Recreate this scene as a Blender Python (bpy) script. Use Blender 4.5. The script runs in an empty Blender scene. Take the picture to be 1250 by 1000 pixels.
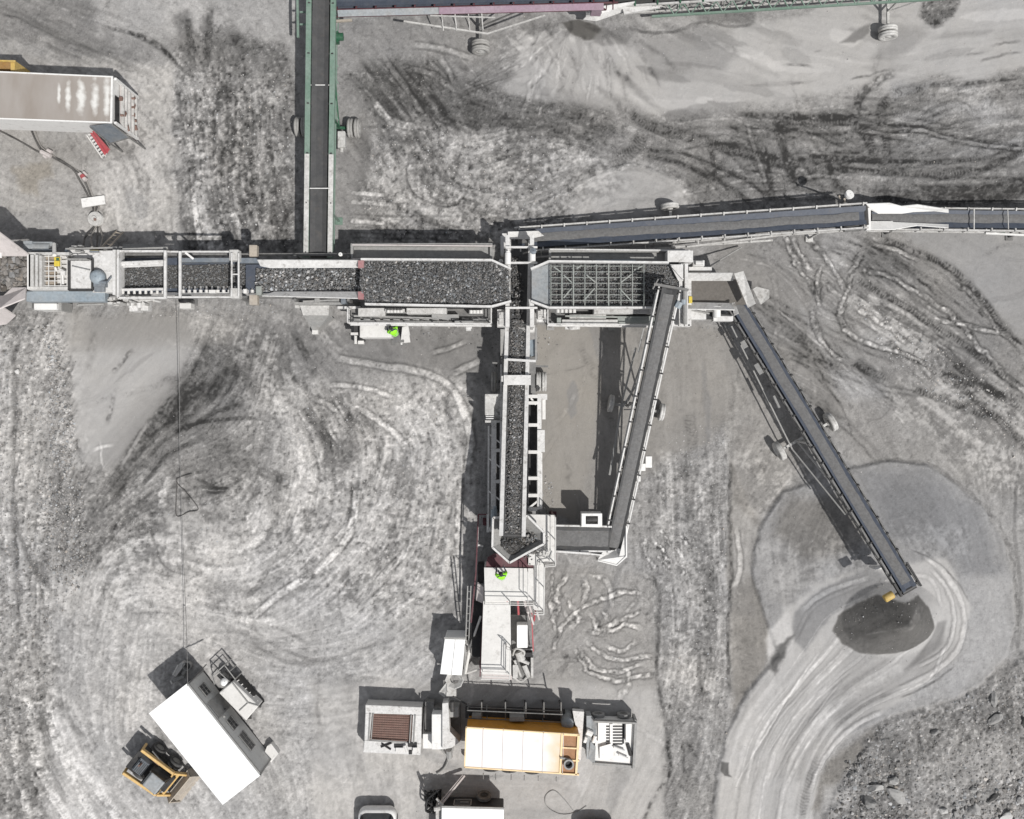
import bpy, math, random
import numpy as np
from mathutils import Vector, Matrix
random.seed(7); RNG = np.random.default_rng(11)
SC = bpy.context.scene
COL = SC.collection
S, H = 0.045, 50.0            # metres per pixel on the ground, flying height
CX, CY = 625.0, 500.0

def W(px, py, z=0.0):         # a sight line meets the level z
    k = (H - z) / H
    return Vector(((px - CX) * S * k, (CY - py) * S * k, z))

# ------------------------------------------------------------------ materials
MATS = {}
def mat_new(name):
    m = bpy.data.materials.new(name); m.use_nodes = True
    nt = m.node_tree
    b = nt.nodes['Principled BSDF']
    return m, nt, b

def paint(name, rgb, dust=0.35, rough=0.6, metallic=0.0, dustcol=(0.40, 0.385, 0.36), scale=1.5, stain=0.25, bump=0.15, grime=0.30):
    """weathered paint: dust lies on it in clouds, streaky stains, fine grain"""
    m, nt, b = mat_new(name)
    N, L = nt.nodes, nt.links
    tc = N.new('ShaderNodeTexCoord')
    n1 = N.new('ShaderNodeTexNoise'); n1.inputs['Scale'].default_value = scale; n1.inputs['Detail'].default_value = 8; n1.inputs['Roughness'].default_value = 0.65
    L.new(tc.outputs['Object'], n1.inputs['Vector'])
    r1 = N.new('ShaderNodeValToRGB'); r1.color_ramp.elements[0].position = 0.38; r1.color_ramp.elements[1].position = 0.68
    L.new(n1.outputs['Fac'], r1.inputs['Fac'])
    mm = N.new('ShaderNodeMath'); mm.operation = 'MULTIPLY_ADD'; mm.inputs[1].default_value = dust; mm.inputs[2].default_value = dust * 0.35
    L.new(r1.outputs['Color'], mm.inputs[0])
    mx = N.new('ShaderNodeMix'); mx.data_type = 'RGBA'
    mx.inputs['A'].default_value = (*rgb, 1); mx.inputs['B'].default_value = (*dustcol, 1)
    L.new(mm.outputs[0], mx.inputs['Factor'])
    n2 = N.new('ShaderNodeTexNoise'); n2.inputs['Scale'].default_value = 7.0; n2.inputs['Detail'].default_value = 6; n2.inputs['Roughness'].default_value = 0.7
    L.new(tc.outputs['Object'], n2.inputs['Vector'])
    r2 = N.new('ShaderNodeMapRange'); r2.inputs['From Min'].default_value = 0.3; r2.inputs['From Max'].default_value = 0.7
    r2.inputs['To Min'].default_value = 1.0 - stain; r2.inputs['To Max'].default_value = 1.05
    L.new(n2.outputs['Fac'], r2.inputs['Value'])
    mu = N.new('ShaderNodeMix'); mu.data_type = 'RGBA'; mu.blend_type = 'MULTIPLY'; mu.inputs['Factor'].default_value = 1.0
    L.new(mx.outputs['Result'], mu.inputs['A']); L.new(r2.outputs['Result'], mu.inputs['B'])
    # grime: brown rust and mud specks with their own ragged shape
    n3 = N.new('ShaderNodeTexNoise'); n3.inputs['Scale'].default_value = 2.6; n3.inputs['Detail'].default_value = 10; n3.inputs['Roughness'].default_value = 0.78
    mp = N.new('ShaderNodeMapping'); mp.inputs['Location'].default_value = (7.3, 2.1, 5.5); L.new(tc.outputs['Object'], mp.inputs['Vector']); L.new(mp.outputs['Vector'], n3.inputs['Vector'])
    r3 = N.new('ShaderNodeMapRange'); r3.inputs['From Min'].default_value = 0.54; r3.inputs['From Max'].default_value = 0.66; r3.inputs['To Max'].default_value = grime
    L.new(n3.outputs['Fac'], r3.inputs['Value'])
    gm = N.new('ShaderNodeMix'); gm.data_type = 'RGBA'; gm.inputs['B'].default_value = (0.13, 0.11, 0.09, 1)
    L.new(r3.outputs['Result'], gm.inputs['Factor']); L.new(mu.outputs['Result'], gm.inputs['A'])
    L.new(gm.outputs['Result'], b.inputs['Base Color'])
    b.inputs['Roughness'].default_value = rough; b.inputs['Metallic'].default_value = metallic
    b.inputs['Specular IOR Level'].default_value = 0.3
    bp = N.new('ShaderNodeBump'); bp.inputs['Strength'].default_value = bump; bp.inputs['Distance'].default_value = 0.02
    L.new(n2.outputs['Fac'], bp.inputs['Height']); L.new(bp.outputs['Normal'], b.inputs['Normal'])
    MATS[name] = m
    return m

paint('white', (0.74, 0.73, 0.715), 0.30, stain=0.24, grime=0.6)
paint('dustwhite', (0.66, 0.65, 0.63), 0.45, stain=0.34, grime=0.6)
paint('roofwhite', (0.88, 0.88, 0.87), 0.02, 0.5, stain=0.03, bump=0.02, grime=0.05)
paint('cream', (0.71, 0.695, 0.67), 0.25, stain=0.08, scale=0.9)
paint('pinkcream', (0.58, 0.53, 0.515), 0.25, stain=0.14)
paint('trailer_roof', (0.30, 0.275, 0.25), 0.35, 0.5, scale=0.35, stain=0.15)
paint('bleached', (0.76, 0.75, 0.73), 0.08, 0.5, stain=0.05)
paint('grey', (0.30, 0.30, 0.295), 0.45, stain=0.3)
paint('midgrey', (0.14, 0.14, 0.14), 0.35, stain=0.35)
paint('darkmetal', (0.022, 0.022, 0.024), 0.12, 0.5, stain=0.3)
paint('black', (0.010, 0.010, 0.012), 0.04, 0.5, stain=0.2)
paint('slate', (0.15, 0.18, 0.215), 0.3, 0.5, stain=0.3)
paint('bluegrey', (0.27, 0.33, 0.38), 0.3, 0.5, stain=0.25)
paint('paleblue', (0.30, 0.33, 0.355), 0.45, stain=0.3)
paint('teal', (0.18, 0.24, 0.235), 0.4, stain=0.2)
paint('rubber', (0.055, 0.056, 0.058), 0.30, 0.75, dustcol=(0.14, 0.135, 0.13), stain=0.2)
paint('rubberblue', (0.060, 0.072, 0.098), 0.22, 0.55, dustcol=(0.17, 0.18, 0.2), stain=0.25)
paint('tyre', (0.07, 0.068, 0.066), 0.75, 0.9, dustcol=(0.26, 0.25, 0.235), scale=3, stain=0.3)
paint('green', (0.135, 0.225, 0.17), 0.5, 0.5, dustcol=(0.28, 0.33, 0.295), scale=0.8, stain=0.25)
paint('deepgreen', (0.008, 0.10, 0.045), 0.12, 0.5)
paint('plum', (0.30, 0.19, 0.25), 0.45, 0.5, scale=0.5, dustcol=(0.38, 0.34, 0.36))
paint('maroon', (0.085, 0.012, 0.022), 0.12, 0.5)
paint('orange', (0.62, 0.27, 0.02), 0.10, 0.5, stain=0.2)
paint('yellow', (0.72, 0.55, 0.06), 0.1, 0.5)
paint('brass', (0.62, 0.42, 0.10), 0.2, 0.5)
paint('fadedred', (0.36, 0.13, 0.14), 0.3, 0.6)
paint('red', (0.42, 0.045, 0.06), 0.18, 0.5)
paint('loader', (0.72, 0.47, 0.17), 0.18, 0.45)
paint('rust', (0.23, 0.14, 0.115), 0.3, 0.8, scale=4, dustcol=(0.25, 0.19, 0.165))
paint('wood', (0.30, 0.235, 0.17), 0.4, 0.8)
paint('tan', (0.44, 0.38, 0.31), 0.4, 0.8)
paint('hivis', (0.30, 0.78, 0.03), 0.0, 0.6, stain=0.1, grime=0)
paint('skin', (0.42, 0.25, 0.18), 0.05, 0.6, stain=0.05)
paint('cloth', (0.03, 0.035, 0.06), 0.15, 0.9)
paint('helmet', (0.75, 0.75, 0.72), 0.05, 0.3, stain=0.03)
paint('glass', (0.03, 0.035, 0.04), 0.12, 0.15, stain=0.1)
paint('wall', (0.66, 0.66, 0.64), 0.2, 0.6, scale=0.7, stain=0.1)
paint('cable', (0.035, 0.033, 0.033), 0.25, 0.8)
paint('cablelight', (0.28, 0.26, 0.24), 0.3, 0.8)
paint('sandlayer', (0.165, 0.162, 0.160), 0.15, 0.95, dustcol=(0.26, 0.26, 0.26), scale=3, stain=0.35, bump=0.8)
paint('browndust', (0.15, 0.138, 0.125), 0.2, 0.95, dustcol=(0.18, 0.165, 0.15), scale=1.2, stain=0.25, bump=0.3)
paint('trailerbrown', (0.33, 0.18, 0.05), 0.15, 0.6)
M = MATS

def attr_mat(name, attr, grain=14.0, gs=0.25, bump=0.5, rough=0.95, spec=0.15, mod=None):
    m, nt, b = mat_new(name); N, L = nt.nodes, nt.links
    a = N.new('ShaderNodeAttribute'); a.attribute_name = attr
    g = N.new('ShaderNodeNewGeometry')
    n = N.new('ShaderNodeTexNoise'); n.inputs['Scale'].default_value = grain; n.inputs['Detail'].default_value = 5; n.inputs['Roughness'].default_value = 0.75
    L.new(g.outputs['Position'], n.inputs['Vector'])
    r = N.new('ShaderNodeMapRange'); r.inputs['From Min'].default_value = 0.28; r.inputs['From Max'].default_value = 0.72
    r.inputs['To Min'].default_value = 1 - gs; r.inputs['To Max'].default_value = 1 + gs
    L.new(n.outputs['Fac'], r.inputs['Value'])
    mu = N.new('ShaderNodeMix'); mu.data_type = 'RGBA'; mu.blend_type = 'MULTIPLY'; mu.inputs['Factor'].default_value = 1.0
    L.new(a.outputs['Color'], mu.inputs['A']); L.new(r.outputs['Result'], mu.inputs['B'])
    if mod:
        a2 = N.new('ShaderNodeAttribute'); a2.attribute_name = mod; L.new(a2.outputs['Fac'], mu.inputs['Factor'])
    L.new(mu.outputs['Result'], b.inputs['Base Color'])
    b.inputs['Roughness'].default_value = rough; b.inputs['Specular IOR Level'].default_value = spec
    bp = N.new('ShaderNodeBump'); bp.inputs['Strength'].default_value = bump; bp.inputs['Distance'].default_value = 0.03
    L.new(n.outputs['Fac'], bp.inputs['Height']); L.new(bp.outputs['Normal'], b.inputs['Normal'])
    M[name] = m
    return m
attr_mat('soil', 'tone', 11.0, 0.27, 0.8, mod='grain')
attr_mat('stone', 'tone', 9.0, 0.22, 0.3)
paint('paletyre', (0.36, 0.35, 0.335), 0.5, 0.9, dustcol=(0.34, 0.33, 0.31), scale=3, stain=0.3)

# ------------------------------------------------------------------ objects
def put(o, label=None, cat=None, group=None, kind=None):
    if label: o['label'] = label
    if cat: o['category'] = cat
    if group: o['group'] = group
    if kind: o['kind'] = kind
    return o

class Thing:
    """an Empty at the thing's base; its parts hang below it"""
    def __init__(s, name, label, cat, px, py, z=0.0, group=None):
        s.o = bpy.data.objects.new(name, None); COL.objects.link(s.o)
        s.o.location = W(px, py, z); s.o.empty_display_size = 0.3
        s.loc = Vector(s.o.location)
        put(s.o, label, cat, group)

class MB:
    def __init__(s): s.v = []; s.f = []; s.pc = []; s.g = 0
    def cut(s): s.g += 1; return s           # what follows is a separate piece
    def add(s, vs, fs):
        o = len(s.v); q = len(s.f); s.v += [tuple(v) for v in vs]; s.f += [tuple(i + o for i in f) for f in fs]
        s.pc.append((o, len(s.v), q, len(s.f), s.g)); return s
    def groups(s):
        n = len(s.pc)
        if n < 2: return [list(range(n))]
        if s.g:
            d = {}
            for i, c in enumerate(s.pc): d.setdefault(c[4], []).append(i)
            return list(d.values())
        A = np.array([list(np.min(s.v[c[0]:c[1]], 0)) + list(np.max(s.v[c[0]:c[1]], 0)) for c in s.pc]); e = 0.03
        par = list(range(n))
        def fd(i):
            while par[i] != i: par[i] = par[par[i]]; i = par[i]
            return i
        for i in range(n):
            hit = np.all((A[i, :3] - e < A[:, 3:]) & (A[:, :3] - e < A[i, 3:]), 1)
            for j in np.nonzero(hit)[0]:
                a, b = fd(i), fd(int(j))
                if a != b: par[a] = b
        d = {}
        for i in range(n): d.setdefault(fd(i), []).append(i)
        return list(d.values())
    def hexa(s, b, t):                       # 4 bottom, 4 top points, counter-clockwise
        return s.add(list(b) + list(t), [(3, 2, 1, 0), (4, 5, 6, 7), (0, 1, 5, 4), (1, 2, 6, 5), (2, 3, 7, 6), (3, 0, 4, 7)])
    def box(s, x0, y0, x1, y1, z0, z1):      # pixel rectangle read at the height of its top
        a, c = W(x0, y1, z1), W(x1, y0, z1)
        return s.wbox(a.x, a.y, c.x, c.y, z0, z1)
    def wbox(s, x0, y0, x1, y1, z0, z1):
        p = [(x0, y0), (x1, y0), (x1, y1), (x0, y1)]
        return s.hexa([(x, y, z0) for x, y in p], [(x, y, z1) for x, y in p])
    def prism(s, pts, z0, z1):               # pixel outline read at the height of its top
        P = [W(x, y, z1) for x, y in pts]
        ar = sum(P[i].x * P[(i + 1) % len(P)].y - P[(i + 1) % len(P)].x * P[i].y for i in range(len(P)))
        if ar < 0: P.reverse()
        n = len(P)
        vs = [(p.x, p.y, z0) for p in P] + [(p.x, p.y, z1) for p in P]
        fs = [tuple(range(n - 1, -1, -1)), tuple(range(n, 2 * n))] + [(i, (i + 1) % n, n + (i + 1) % n, n + i) for i in range(n)]
        return s.add(vs, fs)
    def plate(s, pts3, t=0.04):              # a flat or bent plate through world points, with thickness
        P = [Vector(p) for p in pts3]
        n = Vector((0, 0, 0))
        for i in range(len(P)):
            a, b = P[i], P[(i + 1) % len(P)]
            n += a.cross(b)
        n.normalize()
        if n.z < 0: P.reverse(); n = -n
        k = len(P)
        vs = [p - n * t for p in P] + P
        fs = [tuple(range(k - 1, -1, -1)), tuple(range(k, 2 * k))] + [(i, (i + 1) % k, k + (i + 1) % k, k + i) for i in range(k)]
        return s.add(vs, fs)
    def beam(s, a, b, w=0.1, h=None):        # a, b world points
        a, b = Vector(a), Vector(b); h = h or w
        d = b - a
        if d.length < 1e-5: return s
        d.normalize()
        side = d.cross(Vector((0, 0, 1)))
        if side.length < 1e-3: side = Vector((1, 0, 0))
        side.normalize(); up = side.cross(d)
        q = [(-w / 2, -h / 2), (w / 2, -h / 2), (w / 2, h / 2), (-w / 2, h / 2)]
        vs = [a + side * x + up * y for x, y in q] + [b + side * x + up * y for x, y in q]
        return s.add(vs, [(0, 1, 2, 3), (7, 6, 5, 4), (0, 4, 5, 1), (1, 5, 6, 2), (2, 6, 7, 3), (3, 7, 4, 0)])
    def tube(s, a, b, r=0.04, n=8, r2=None):
        a, b = Vector(a), Vector(b); d = (b - a)
        if d.length < 1e-5: return s
        d.normalize(); r2 = r if r2 is None else r2
        u = d.orthogonal().normalized(); v = d.cross(u)
        vs = []
        for c, rr in ((a, r), (b, r2)):
            for i in range(n):
                t = 2 * math.pi * i / n
                vs.append(c + u * (rr * math.cos(t)) + v * (rr * math.sin(t)))
        fs = [tuple(range(n - 1, -1, -1)), tuple(range(n, 2 * n))] + [(i, (i + 1) % n, n + (i + 1) % n, n + i) for i in range(n)]
        return s.add(vs, fs)
    def path(s, pts, r=0.03, n=6):
        P = [Vector(p) for p in pts]
        o = len(s.v); q0 = len(s.f)
        u = None
        for i, p in enumerate(P):
            d = (P[min(i + 1, len(P) - 1)] - P[max(i - 1, 0)]).normalized()
            if u is None: u = d.orthogonal().normalized()
            else:
                u = (u - d * u.dot(d))
                u = u.normalized() if u.length > 1e-4 else d.orthogonal().normalized()
            v = d.cross(u)
            for k in range(n):
                t = 2 * math.pi * k / n
                s.v.append(tuple(p + u * (r * math.cos(t)) + v * (r * math.sin(t))))
        for i in range(len(P) - 1):
            for k in range(n):
                a = o + i * n + k; b = o + i * n + (k + 1) % n
                s.f.append((a, b, b + n, a + n))
        s.f.append(tuple(o + k for k in range(n - 1, -1, -1))); e = o + (len(P) - 1) * n
        s.f.append(tuple(e + k for k in range(n)))
        s.pc.append((o, len(s.v), q0, len(s.f), s.g)); return s
    def lathe(s, c, axis, prof, n=24):       # prof: (radius, offset along axis)
        c = Vector(c); ax = Vector(axis).normalized(); u = ax.orthogonal().normalized(); v = ax.cross(u)
        o = len(s.v); m = len(prof); q0 = len(s.f)
        for i in range(n):
            t = 2 * math.pi * i / n; e = u * math.cos(t) + v * math.sin(t)
            for r, z in prof: s.v.append(tuple(c + e * r + ax * z))
        for i in range(n):
            j = (i + 1) % n
            for k in range(m - 1):
                s.f.append((o + i * m + k, o + j * m + k, o + j * m + k + 1, o + i * m + k + 1))
        s.pc.append((o, len(s.v), q0, len(s.f), s.g)); return s
    def rail(s, pts, z=1.05, r=0.03, gap=1.2, mid=True):  # handrail along 3D floor points
        P = [Vector(p) for p in pts]; up = Vector((0, 0, z))
        for a, b in zip(P, P[1:]):
            s.tube(a + up, b + up, r, 6)
            if mid: s.tube(a + up * 0.52, b + up * 0.52, r * 0.8, 6)
            n = max(1, round((b - a).length / gap))
            for i in range(n + 1):
                q = a.lerp(b, i / n); s.tube(q, q + up, r, 6)
        return s
    def build(s, name, mat, thing=None, parent=None, smooth=False, bevel=0.0, label=None, whole=False):
        if thing and not whole:
            gr = s.groups()
            if 1 < len(gr) <= 90:
                for g_ in gr:
                    t = MB()
                    for i in g_:
                        a, b, c, d, _ = s.pc[i]; o_ = len(t.v); t.v += s.v[a:b]; q_ = len(t.f); t.f += [tuple(k - a + o_ for k in f) for f in s.f[c:d]]; t.pc.append((o_, len(t.v), q_, len(t.f), 0))
                    o = t.build(name, mat, thing, parent, smooth, bevel, label, True)
                return o
        me = bpy.data.meshes.new(name)
        loc = thing.loc if thing else Vector((0, 0, 0))
        if not thing and not parent:
            xs = np.array(s.v); loc = Vector((float(xs[:, 0].mean()), float(xs[:, 1].mean()), float(xs[:, 2].min())))
        me.from_pydata([(v[0] - loc.x, v[1] - loc.y, v[2] - loc.z) for v in s.v], [], s.f)
        me.update()
        if isinstance(mat, str): mat = M[mat]
        me.materials.append(mat)
        if smooth: me.shade_smooth()
        o = bpy.data.objects.new(name, me); COL.objects.link(o)
        if parent: o.parent = parent
        elif thing: o.parent = thing.o
        else: o.location = loc
        if bevel:
            b = o.modifiers.new('bevel', 'BEVEL'); b.width = bevel; b.segments = 1; b.limit_method = 'ANGLE'
        if label: o['label'] = label
        return o

def spline(pts, n=6):
    P = [np.array(p, float) for p in pts]
    if len(P) < 3: return [tuple(P[0] + (P[-1] - P[0]) * t) for t in np.linspace(0, 1, n + 1)]
    P = [2 * P[0] - P[1]] + P + [2 * P[-1] - P[-2]]
    out = []
    for i in range(1, len(P) - 2):
        a, b, c, d = P[i - 1:i + 3]
        for k in range(n):
            t = k / n
            out.append(tuple(0.5 * ((2 * b) + (-a + c) * t + (2 * a - 5 * b + 4 * c - d) * t * t + (-a + 3 * b - 3 * c + d) * t ** 3)))
    out.append(tuple(P[-2]))
    return out

def cable(name, label, pts, r=0.03, mat='cable', cat='cable', group=None):
    P = [W(*p) for p in spline(pts, 6)]
    o = MB().path(P, r).build(name, mat); put(o, label, cat, group)
    return o

def add_wheel(th, c, axis, r=0.5, w=0.26, tmat='tyre', rmat='dustwhite', n=28):
    """wheel > rim; the tyre is a lathe with a rounded shoulder"""
    pr = [(r * 0.52, -w * 0.36), (r * 0.62, -w * 0.48), (r * 0.82, -w * 0.5), (r * 0.95, -w * 0.43), (r, -w * 0.28), (r, -w * 0.1), (r * 0.965, -w * 0.06),
          (r * 0.965, w * 0.06), (r, w * 0.1), (r, w * 0.28), (r * 0.95, w * 0.43), (r * 0.82, w * 0.5), (r * 0.62, w * 0.48), (r * 0.52, w * 0.36)]
    t = MB().lathe(c, axis, pr, n).build('wheel', tmat, th, smooth=True)
    rp = [(0.02, -w * 0.1), (r * 0.2, -w * 0.1), (r * 0.26, -w * 0.2), (r * 0.46, -w * 0.22), (r * 0.53, -w * 0.4), (r * 0.53, w * 0.4), (r * 0.46, w * 0.22), (r * 0.26, w * 0.2), (r * 0.2, w * 0.34), (0.02, w * 0.34)]
    m = MB().lathe(c, axis, rp, 20)
    m.build('rim', rmat, th, parent=t, smooth=True)
    return t
# ------------------------------------------------------------------ ground
TAB = [np.random.default_rng(100 + i).random((256, 256)).astype(np.float32) for i in range(6)]
def vn(x, y, s=0):
    xi = np.floor(x).astype(np.int32); yi = np.floor(y).astype(np.int32)
    fx = (x - xi).astype(np.float32); fy = (y - yi).astype(np.float32)
    fx = fx * fx * (3 - 2 * fx); fy = fy * fy * (3 - 2 * fy)
    T = TAB[s % 6]; x0 = (xi + 37 * s) & 255; y0 = (yi + 91 * s) & 255; x1 = (x0 + 1) & 255; y1 = (y0 + 1) & 255
    return (T[y0, x0] * (1 - fx) + T[y0, x1] * fx) * (1 - fy) + (T[y1, x0] * (1 - fx) + T[y1, x1] * fx) * fy
def fbm(x, y, sc, oc=5, s=0, g=0.55):
    a, t, n = 1.0, 0.0, 0.0
    for i in range(oc):
        t = t + a * vn(x / sc + 13.7 * i, y / sc + 7.1 * i, s + i); n += a; a *= g; sc *= 0.5
    return t / n - 0.5
def sst(e0, e1, x):
    t = np.clip((x - e0) / (e1 - e0), 0, 1); return t * t * (3 - 2 * t)

STEP = 1.2
inner_x = np.arange(-60, 1311, STEP); inner_y = np.arange(-60, 1061, STEP)
def grow(n=16, first=4.0, f=1.55): return np.cumsum(first * f ** np.arange(n))
gx = np.concatenate([(inner_x[0] - grow())[::-1], inner_x, inner_x[-1] + grow()])
gy = np.concatenate([(inner_y[0] - grow())[::-1], inner_y, inner_y[-1] + grow()])
X, Y = np.meshgrid(gx.astype(np.float32), gy.astype(np.float32))
T = np.full(X.shape, 160.0, np.float32)      # tone of the dirt itself
Z = np.zeros(X.shape, np.float32)
TI = np.zeros(X.shape, np.float32)           # tint: + warm, - cool
CR = np.zeros(X.shape, np.float32)
RG = np.full(X.shape, 1.0, np.float32)       # roughness of relief
WX = X + 26 * fbm(X, Y, 60, 4, 1); WY = Y + 26 * fbm(X, Y, 60, 4, 3)
N1 = fbm(X, Y, 140, 5, 0); N2 = fbm(WX, WY, 26, 5, 2); N3 = fbm(WX, WY, 9, 4, 4); N4 = fbm(X, Y, 3.6, 2, 1)
VX = X + 9 * fbm(X, Y, 22, 3, 2); VY = Y + 9 * fbm(X, Y, 22, 3, 5)
N6 = fbm(VX, VY, 6, 4, 3); N7 = 0.5 - np.abs(fbm(VX, VY, 30, 4, 1)) * 3
N5 = fbm(WX + 300, WY + 90, 48, 5, 5)

# direction in which machines drove and scraped (x, y, degrees, 0 = right, 90 = down)
FL = [(50,30,20),(150,50,30),(280,150,82),(280,260,75),(480,90,50),(560,120,30),(500,200,60),(620,180,-20),(700,240,-25),(560,270,15),(700,80,70),(850,110,5),(1000,80,0),(1200,70,-10),
      (800,170,20),(950,220,62),(1100,210,0),(1230,200,-10),(980,330,60),(1030,400,62),(1100,380,30),(1200,440,40),(1150,520,35),(1240,600,85),(20,500,90),(60,620,92),(30,800,86),(60,930,62),(120,960,50),
      (150,480,-45),(180,540,-50),(240,480,-50),(300,430,-70),(250,560,-22),(130,620,-55),(380,480,50),(450,490,35),(540,480,45),(570,560,88),(480,600,100),(560,690,95),(420,680,-45),(330,730,-30),(200,700,0),
      (220,640,10),(100,760,100),(130,850,85),(300,780,15),(400,800,0),(500,760,-35),(350,600,100),(400,560,70),(700,500,90),(840,600,90),(850,800,90),(780,950,105),(730,800,20),(700,750,-50),(950,600,-50),
      (900,700,90),(600,980,0),(450,950,80),(100,180,60),(60,250,10),(180,250,85),(1150,300,35),(1240,330,45),(700,600,90),(1060,500,60),(100,450,-60),(640,120,15),(730,150,15),(1150,130,-20)]
c2 = np.zeros(X.shape, np.float32); s2_ = np.zeros(X.shape, np.float32)
for fx_, fy_, fa_ in FL:
    w_ = 1.0 / ((X - fx_) ** 2 + (Y - fy_) ** 2 + 500.0) ** 1.5
    c2 += w_ * math.cos(2 * math.radians(fa_)); s2_ += w_ * math.sin(2 * math.radians(fa_))
FA = 0.5 * np.arctan2(s2_, c2) + 0.9 * N1
DX, DY = np.cos(FA).astype(np.float32), np.sin(FA).astype(np.float32)
def lic(scale, length, n, seed):
    acc = vn(X / scale, Y / scale, seed).copy(); st = length / n; tot = 1
    for sg in (1, -1):
        x, y = X.copy(), Y.copy(); px_, py_ = DX * sg, DY * sg
        for _ in range(n // 2):
            x = x + px_ * st; y = y + py_ * st
            i = np.clip(((x - inner_x[0]) / STEP).astype(np.int32) + 16, 0, len(gx) - 1); j = np.clip(((y - inner_y[0]) / STEP).astype(np.int32) + 16, 0, len(gy) - 1)
            d1, d2 = DX[j, i], DY[j, i]; f = np.where(d1 * px_ + d2 * py_ < 0, -1, 1).astype(np.float32); px_, py_ = d1 * f, d2 * f
            acc += vn(x / scale, y / scale, seed); tot += 1
    r = acc / tot - 0.5
    return (r / (r[20:-20, 20:-20].std() + 1e-6)).astype(np.float32).clip(-2.6, 2.6)
LF = lic(2.3, 34, 16, 1); LM = lic(6.5, 90, 20, 3); LW = lic(17, 170, 18, 4)

def sub(x0, y0, x1, y1):
    i0, i1 = np.searchsorted(gx, [x0, x1]); j0, j1 = np.searchsorted(gy, [y0, y1])
    return slice(j0, j1), slice(i0, i1)

def pmask(pts, soft=6, wob=8):
    xs = [p[0] for p in pts]; ys = [p[1] for p in pts]; m = soft + wob * 1.5 + 4
    sl = sub(min(xs) - m, min(ys) - m, max(xs) + m, max(ys) + m)
    x = X[sl] + wob * 1.6 * N2[sl]; y = Y[sl] + wob * 1.6 * N5[sl]
    ins = np.zeros(x.shape, bool); d = np.full(x.shape, 1e9, np.float32)
    n = len(pts)
    for i in range(n):
        ax, ay = pts[i]; bx, by = pts[(i + 1) % n]
        ex, ey = bx - ax, by - ay
        t = np.clip(((x - ax) * ex + (y - ay) * ey) / (ex * ex + ey * ey + 1e-9), 0, 1)
        d = np.minimum(d, np.hypot(x - ax - t * ex, y - ay - t * ey))
        if ay != by:
            c = ((ay > y) != (by > y)) & (x < ex * (y - ay) / ey + ax)
            ins ^= c
    sd = np.where(ins, d, -d) + wob * 0.9 * N3[sl]
    return sl, sst(-soft, soft, sd)

def patch(pts, tone, soft=8, wob=10, mix=1.0, tint=0.0, rough=None, z=0.0):
    sl, m = pmask(pts, soft, wob); m = m * mix
    T[sl] = T[sl] * (1 - m) + tone * m
    TI[sl] = TI[sl] * (1 - m) + tint * m
    if rough is not None: RG[sl] = RG[sl] * (1 - m) + rough * m
    if z: Z[sl] += z * m

def mottle(pts, light=205, dark=None, thr=0.0, sharp=0.05, mix=0.9, soft=20, wob=20, f=0, z=0.012):
    """dried crust in clumps over the darker damp dirt"""
    sl, m = pmask(pts, soft, wob)
    n = (N6[sl] * 0.62 + N3[sl] * 0.3 + N5[sl] * 0.55 + N4[sl] * 0.26 + N7[sl] * .2 + LM[sl] * .036 + LW[sl] * .05 + LF[sl] * .03) if f == 0 else (N6[sl] * 0.45 + N5[sl] * 0.8 + N4[sl] * 0.3 + N7[sl] * .2 + LM[sl] * .034 + LW[sl] * .04 + LF[sl] * .03)
    sharp = sharp * 2.0
    mix = mix * .66; k = sst(thr - sharp, thr + sharp, n) * m * mix
    if dark is not None:
        k2 = sst(thr + sharp, thr - sharp * 2.5, n) * m * mix * 0.8
        T[sl] = T[sl] * (1 - k2) + dark * k2
    T[sl] = T[sl] * (1 - k) + light * k
    Z[sl] += z * k; CR[sl] = np.maximum(CR[sl], m * mix * 1.3)

def stroke(pts, w=6, core=0, edge=0, tread=0, ns=0.35, z=0.0, ez=0.0, wob=2.0, fade=True, tint=0, soft=None):
    """a tyre track or scrape: core tone added inside the width, edge tone added along its borders"""
    P = np.array(spline(pts, 8))
    m = w * 1.6 + 6
    sl = sub(P[:, 0].min() - m, P[:, 1].min() - m, P[:, 0].max() + m, P[:, 1].max() + m)
    x = X[sl] + wob * 2.2 * N3[sl]; y = Y[sl] + wob * 2.2 * N2[sl]
    best = np.full(x.shape, 1e9, np.float32); al = np.zeros(x.shape, np.float32); L = 0.0
    for a, b in zip(P, P[1:]):
        e = b - a; l2 = float(e @ e) + 1e-9; l = math.sqrt(l2)
        t = np.clip(((x - a[0]) * e[0] + (y - a[1]) * e[1]) / l2, 0, 1)
        d = np.hypot(x - a[0] - t * e[0], y - a[1] - t * e[1])
        c = d < best; best = np.where(c, d, best); al = np.where(c, L + t * l, al); L += l
    h = w / 2; so = soft or max(1.2, w * 0.16)
    nz = 1 + ns * 4 * N4[sl] + ns * 2 * N3[sl]
    e = sst(0, 12, al) * sst(L, L - 12, al) if fade else 1.0
    c = sst(h + so * 0.6, h - so, best) * e
    g = np.exp(-((best - h - 0.6) / (0.9 + 0.08 * w)) ** 2) * e
    tr = 0.72 + .34 * np.sin(al * 2 * math.pi / 3.8 + best * 0.5 + 9 * N3[sl]) if tread else 1.0
    T[sl] += core * c * nz * (tr if tread else 1) + edge * g * (.55 + .45 * np.clip(nz, 0.2, 2))
    TI[sl] += tint * c
    Z[sl] += z * c * (tr if tread else 1) + ez * g

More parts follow.
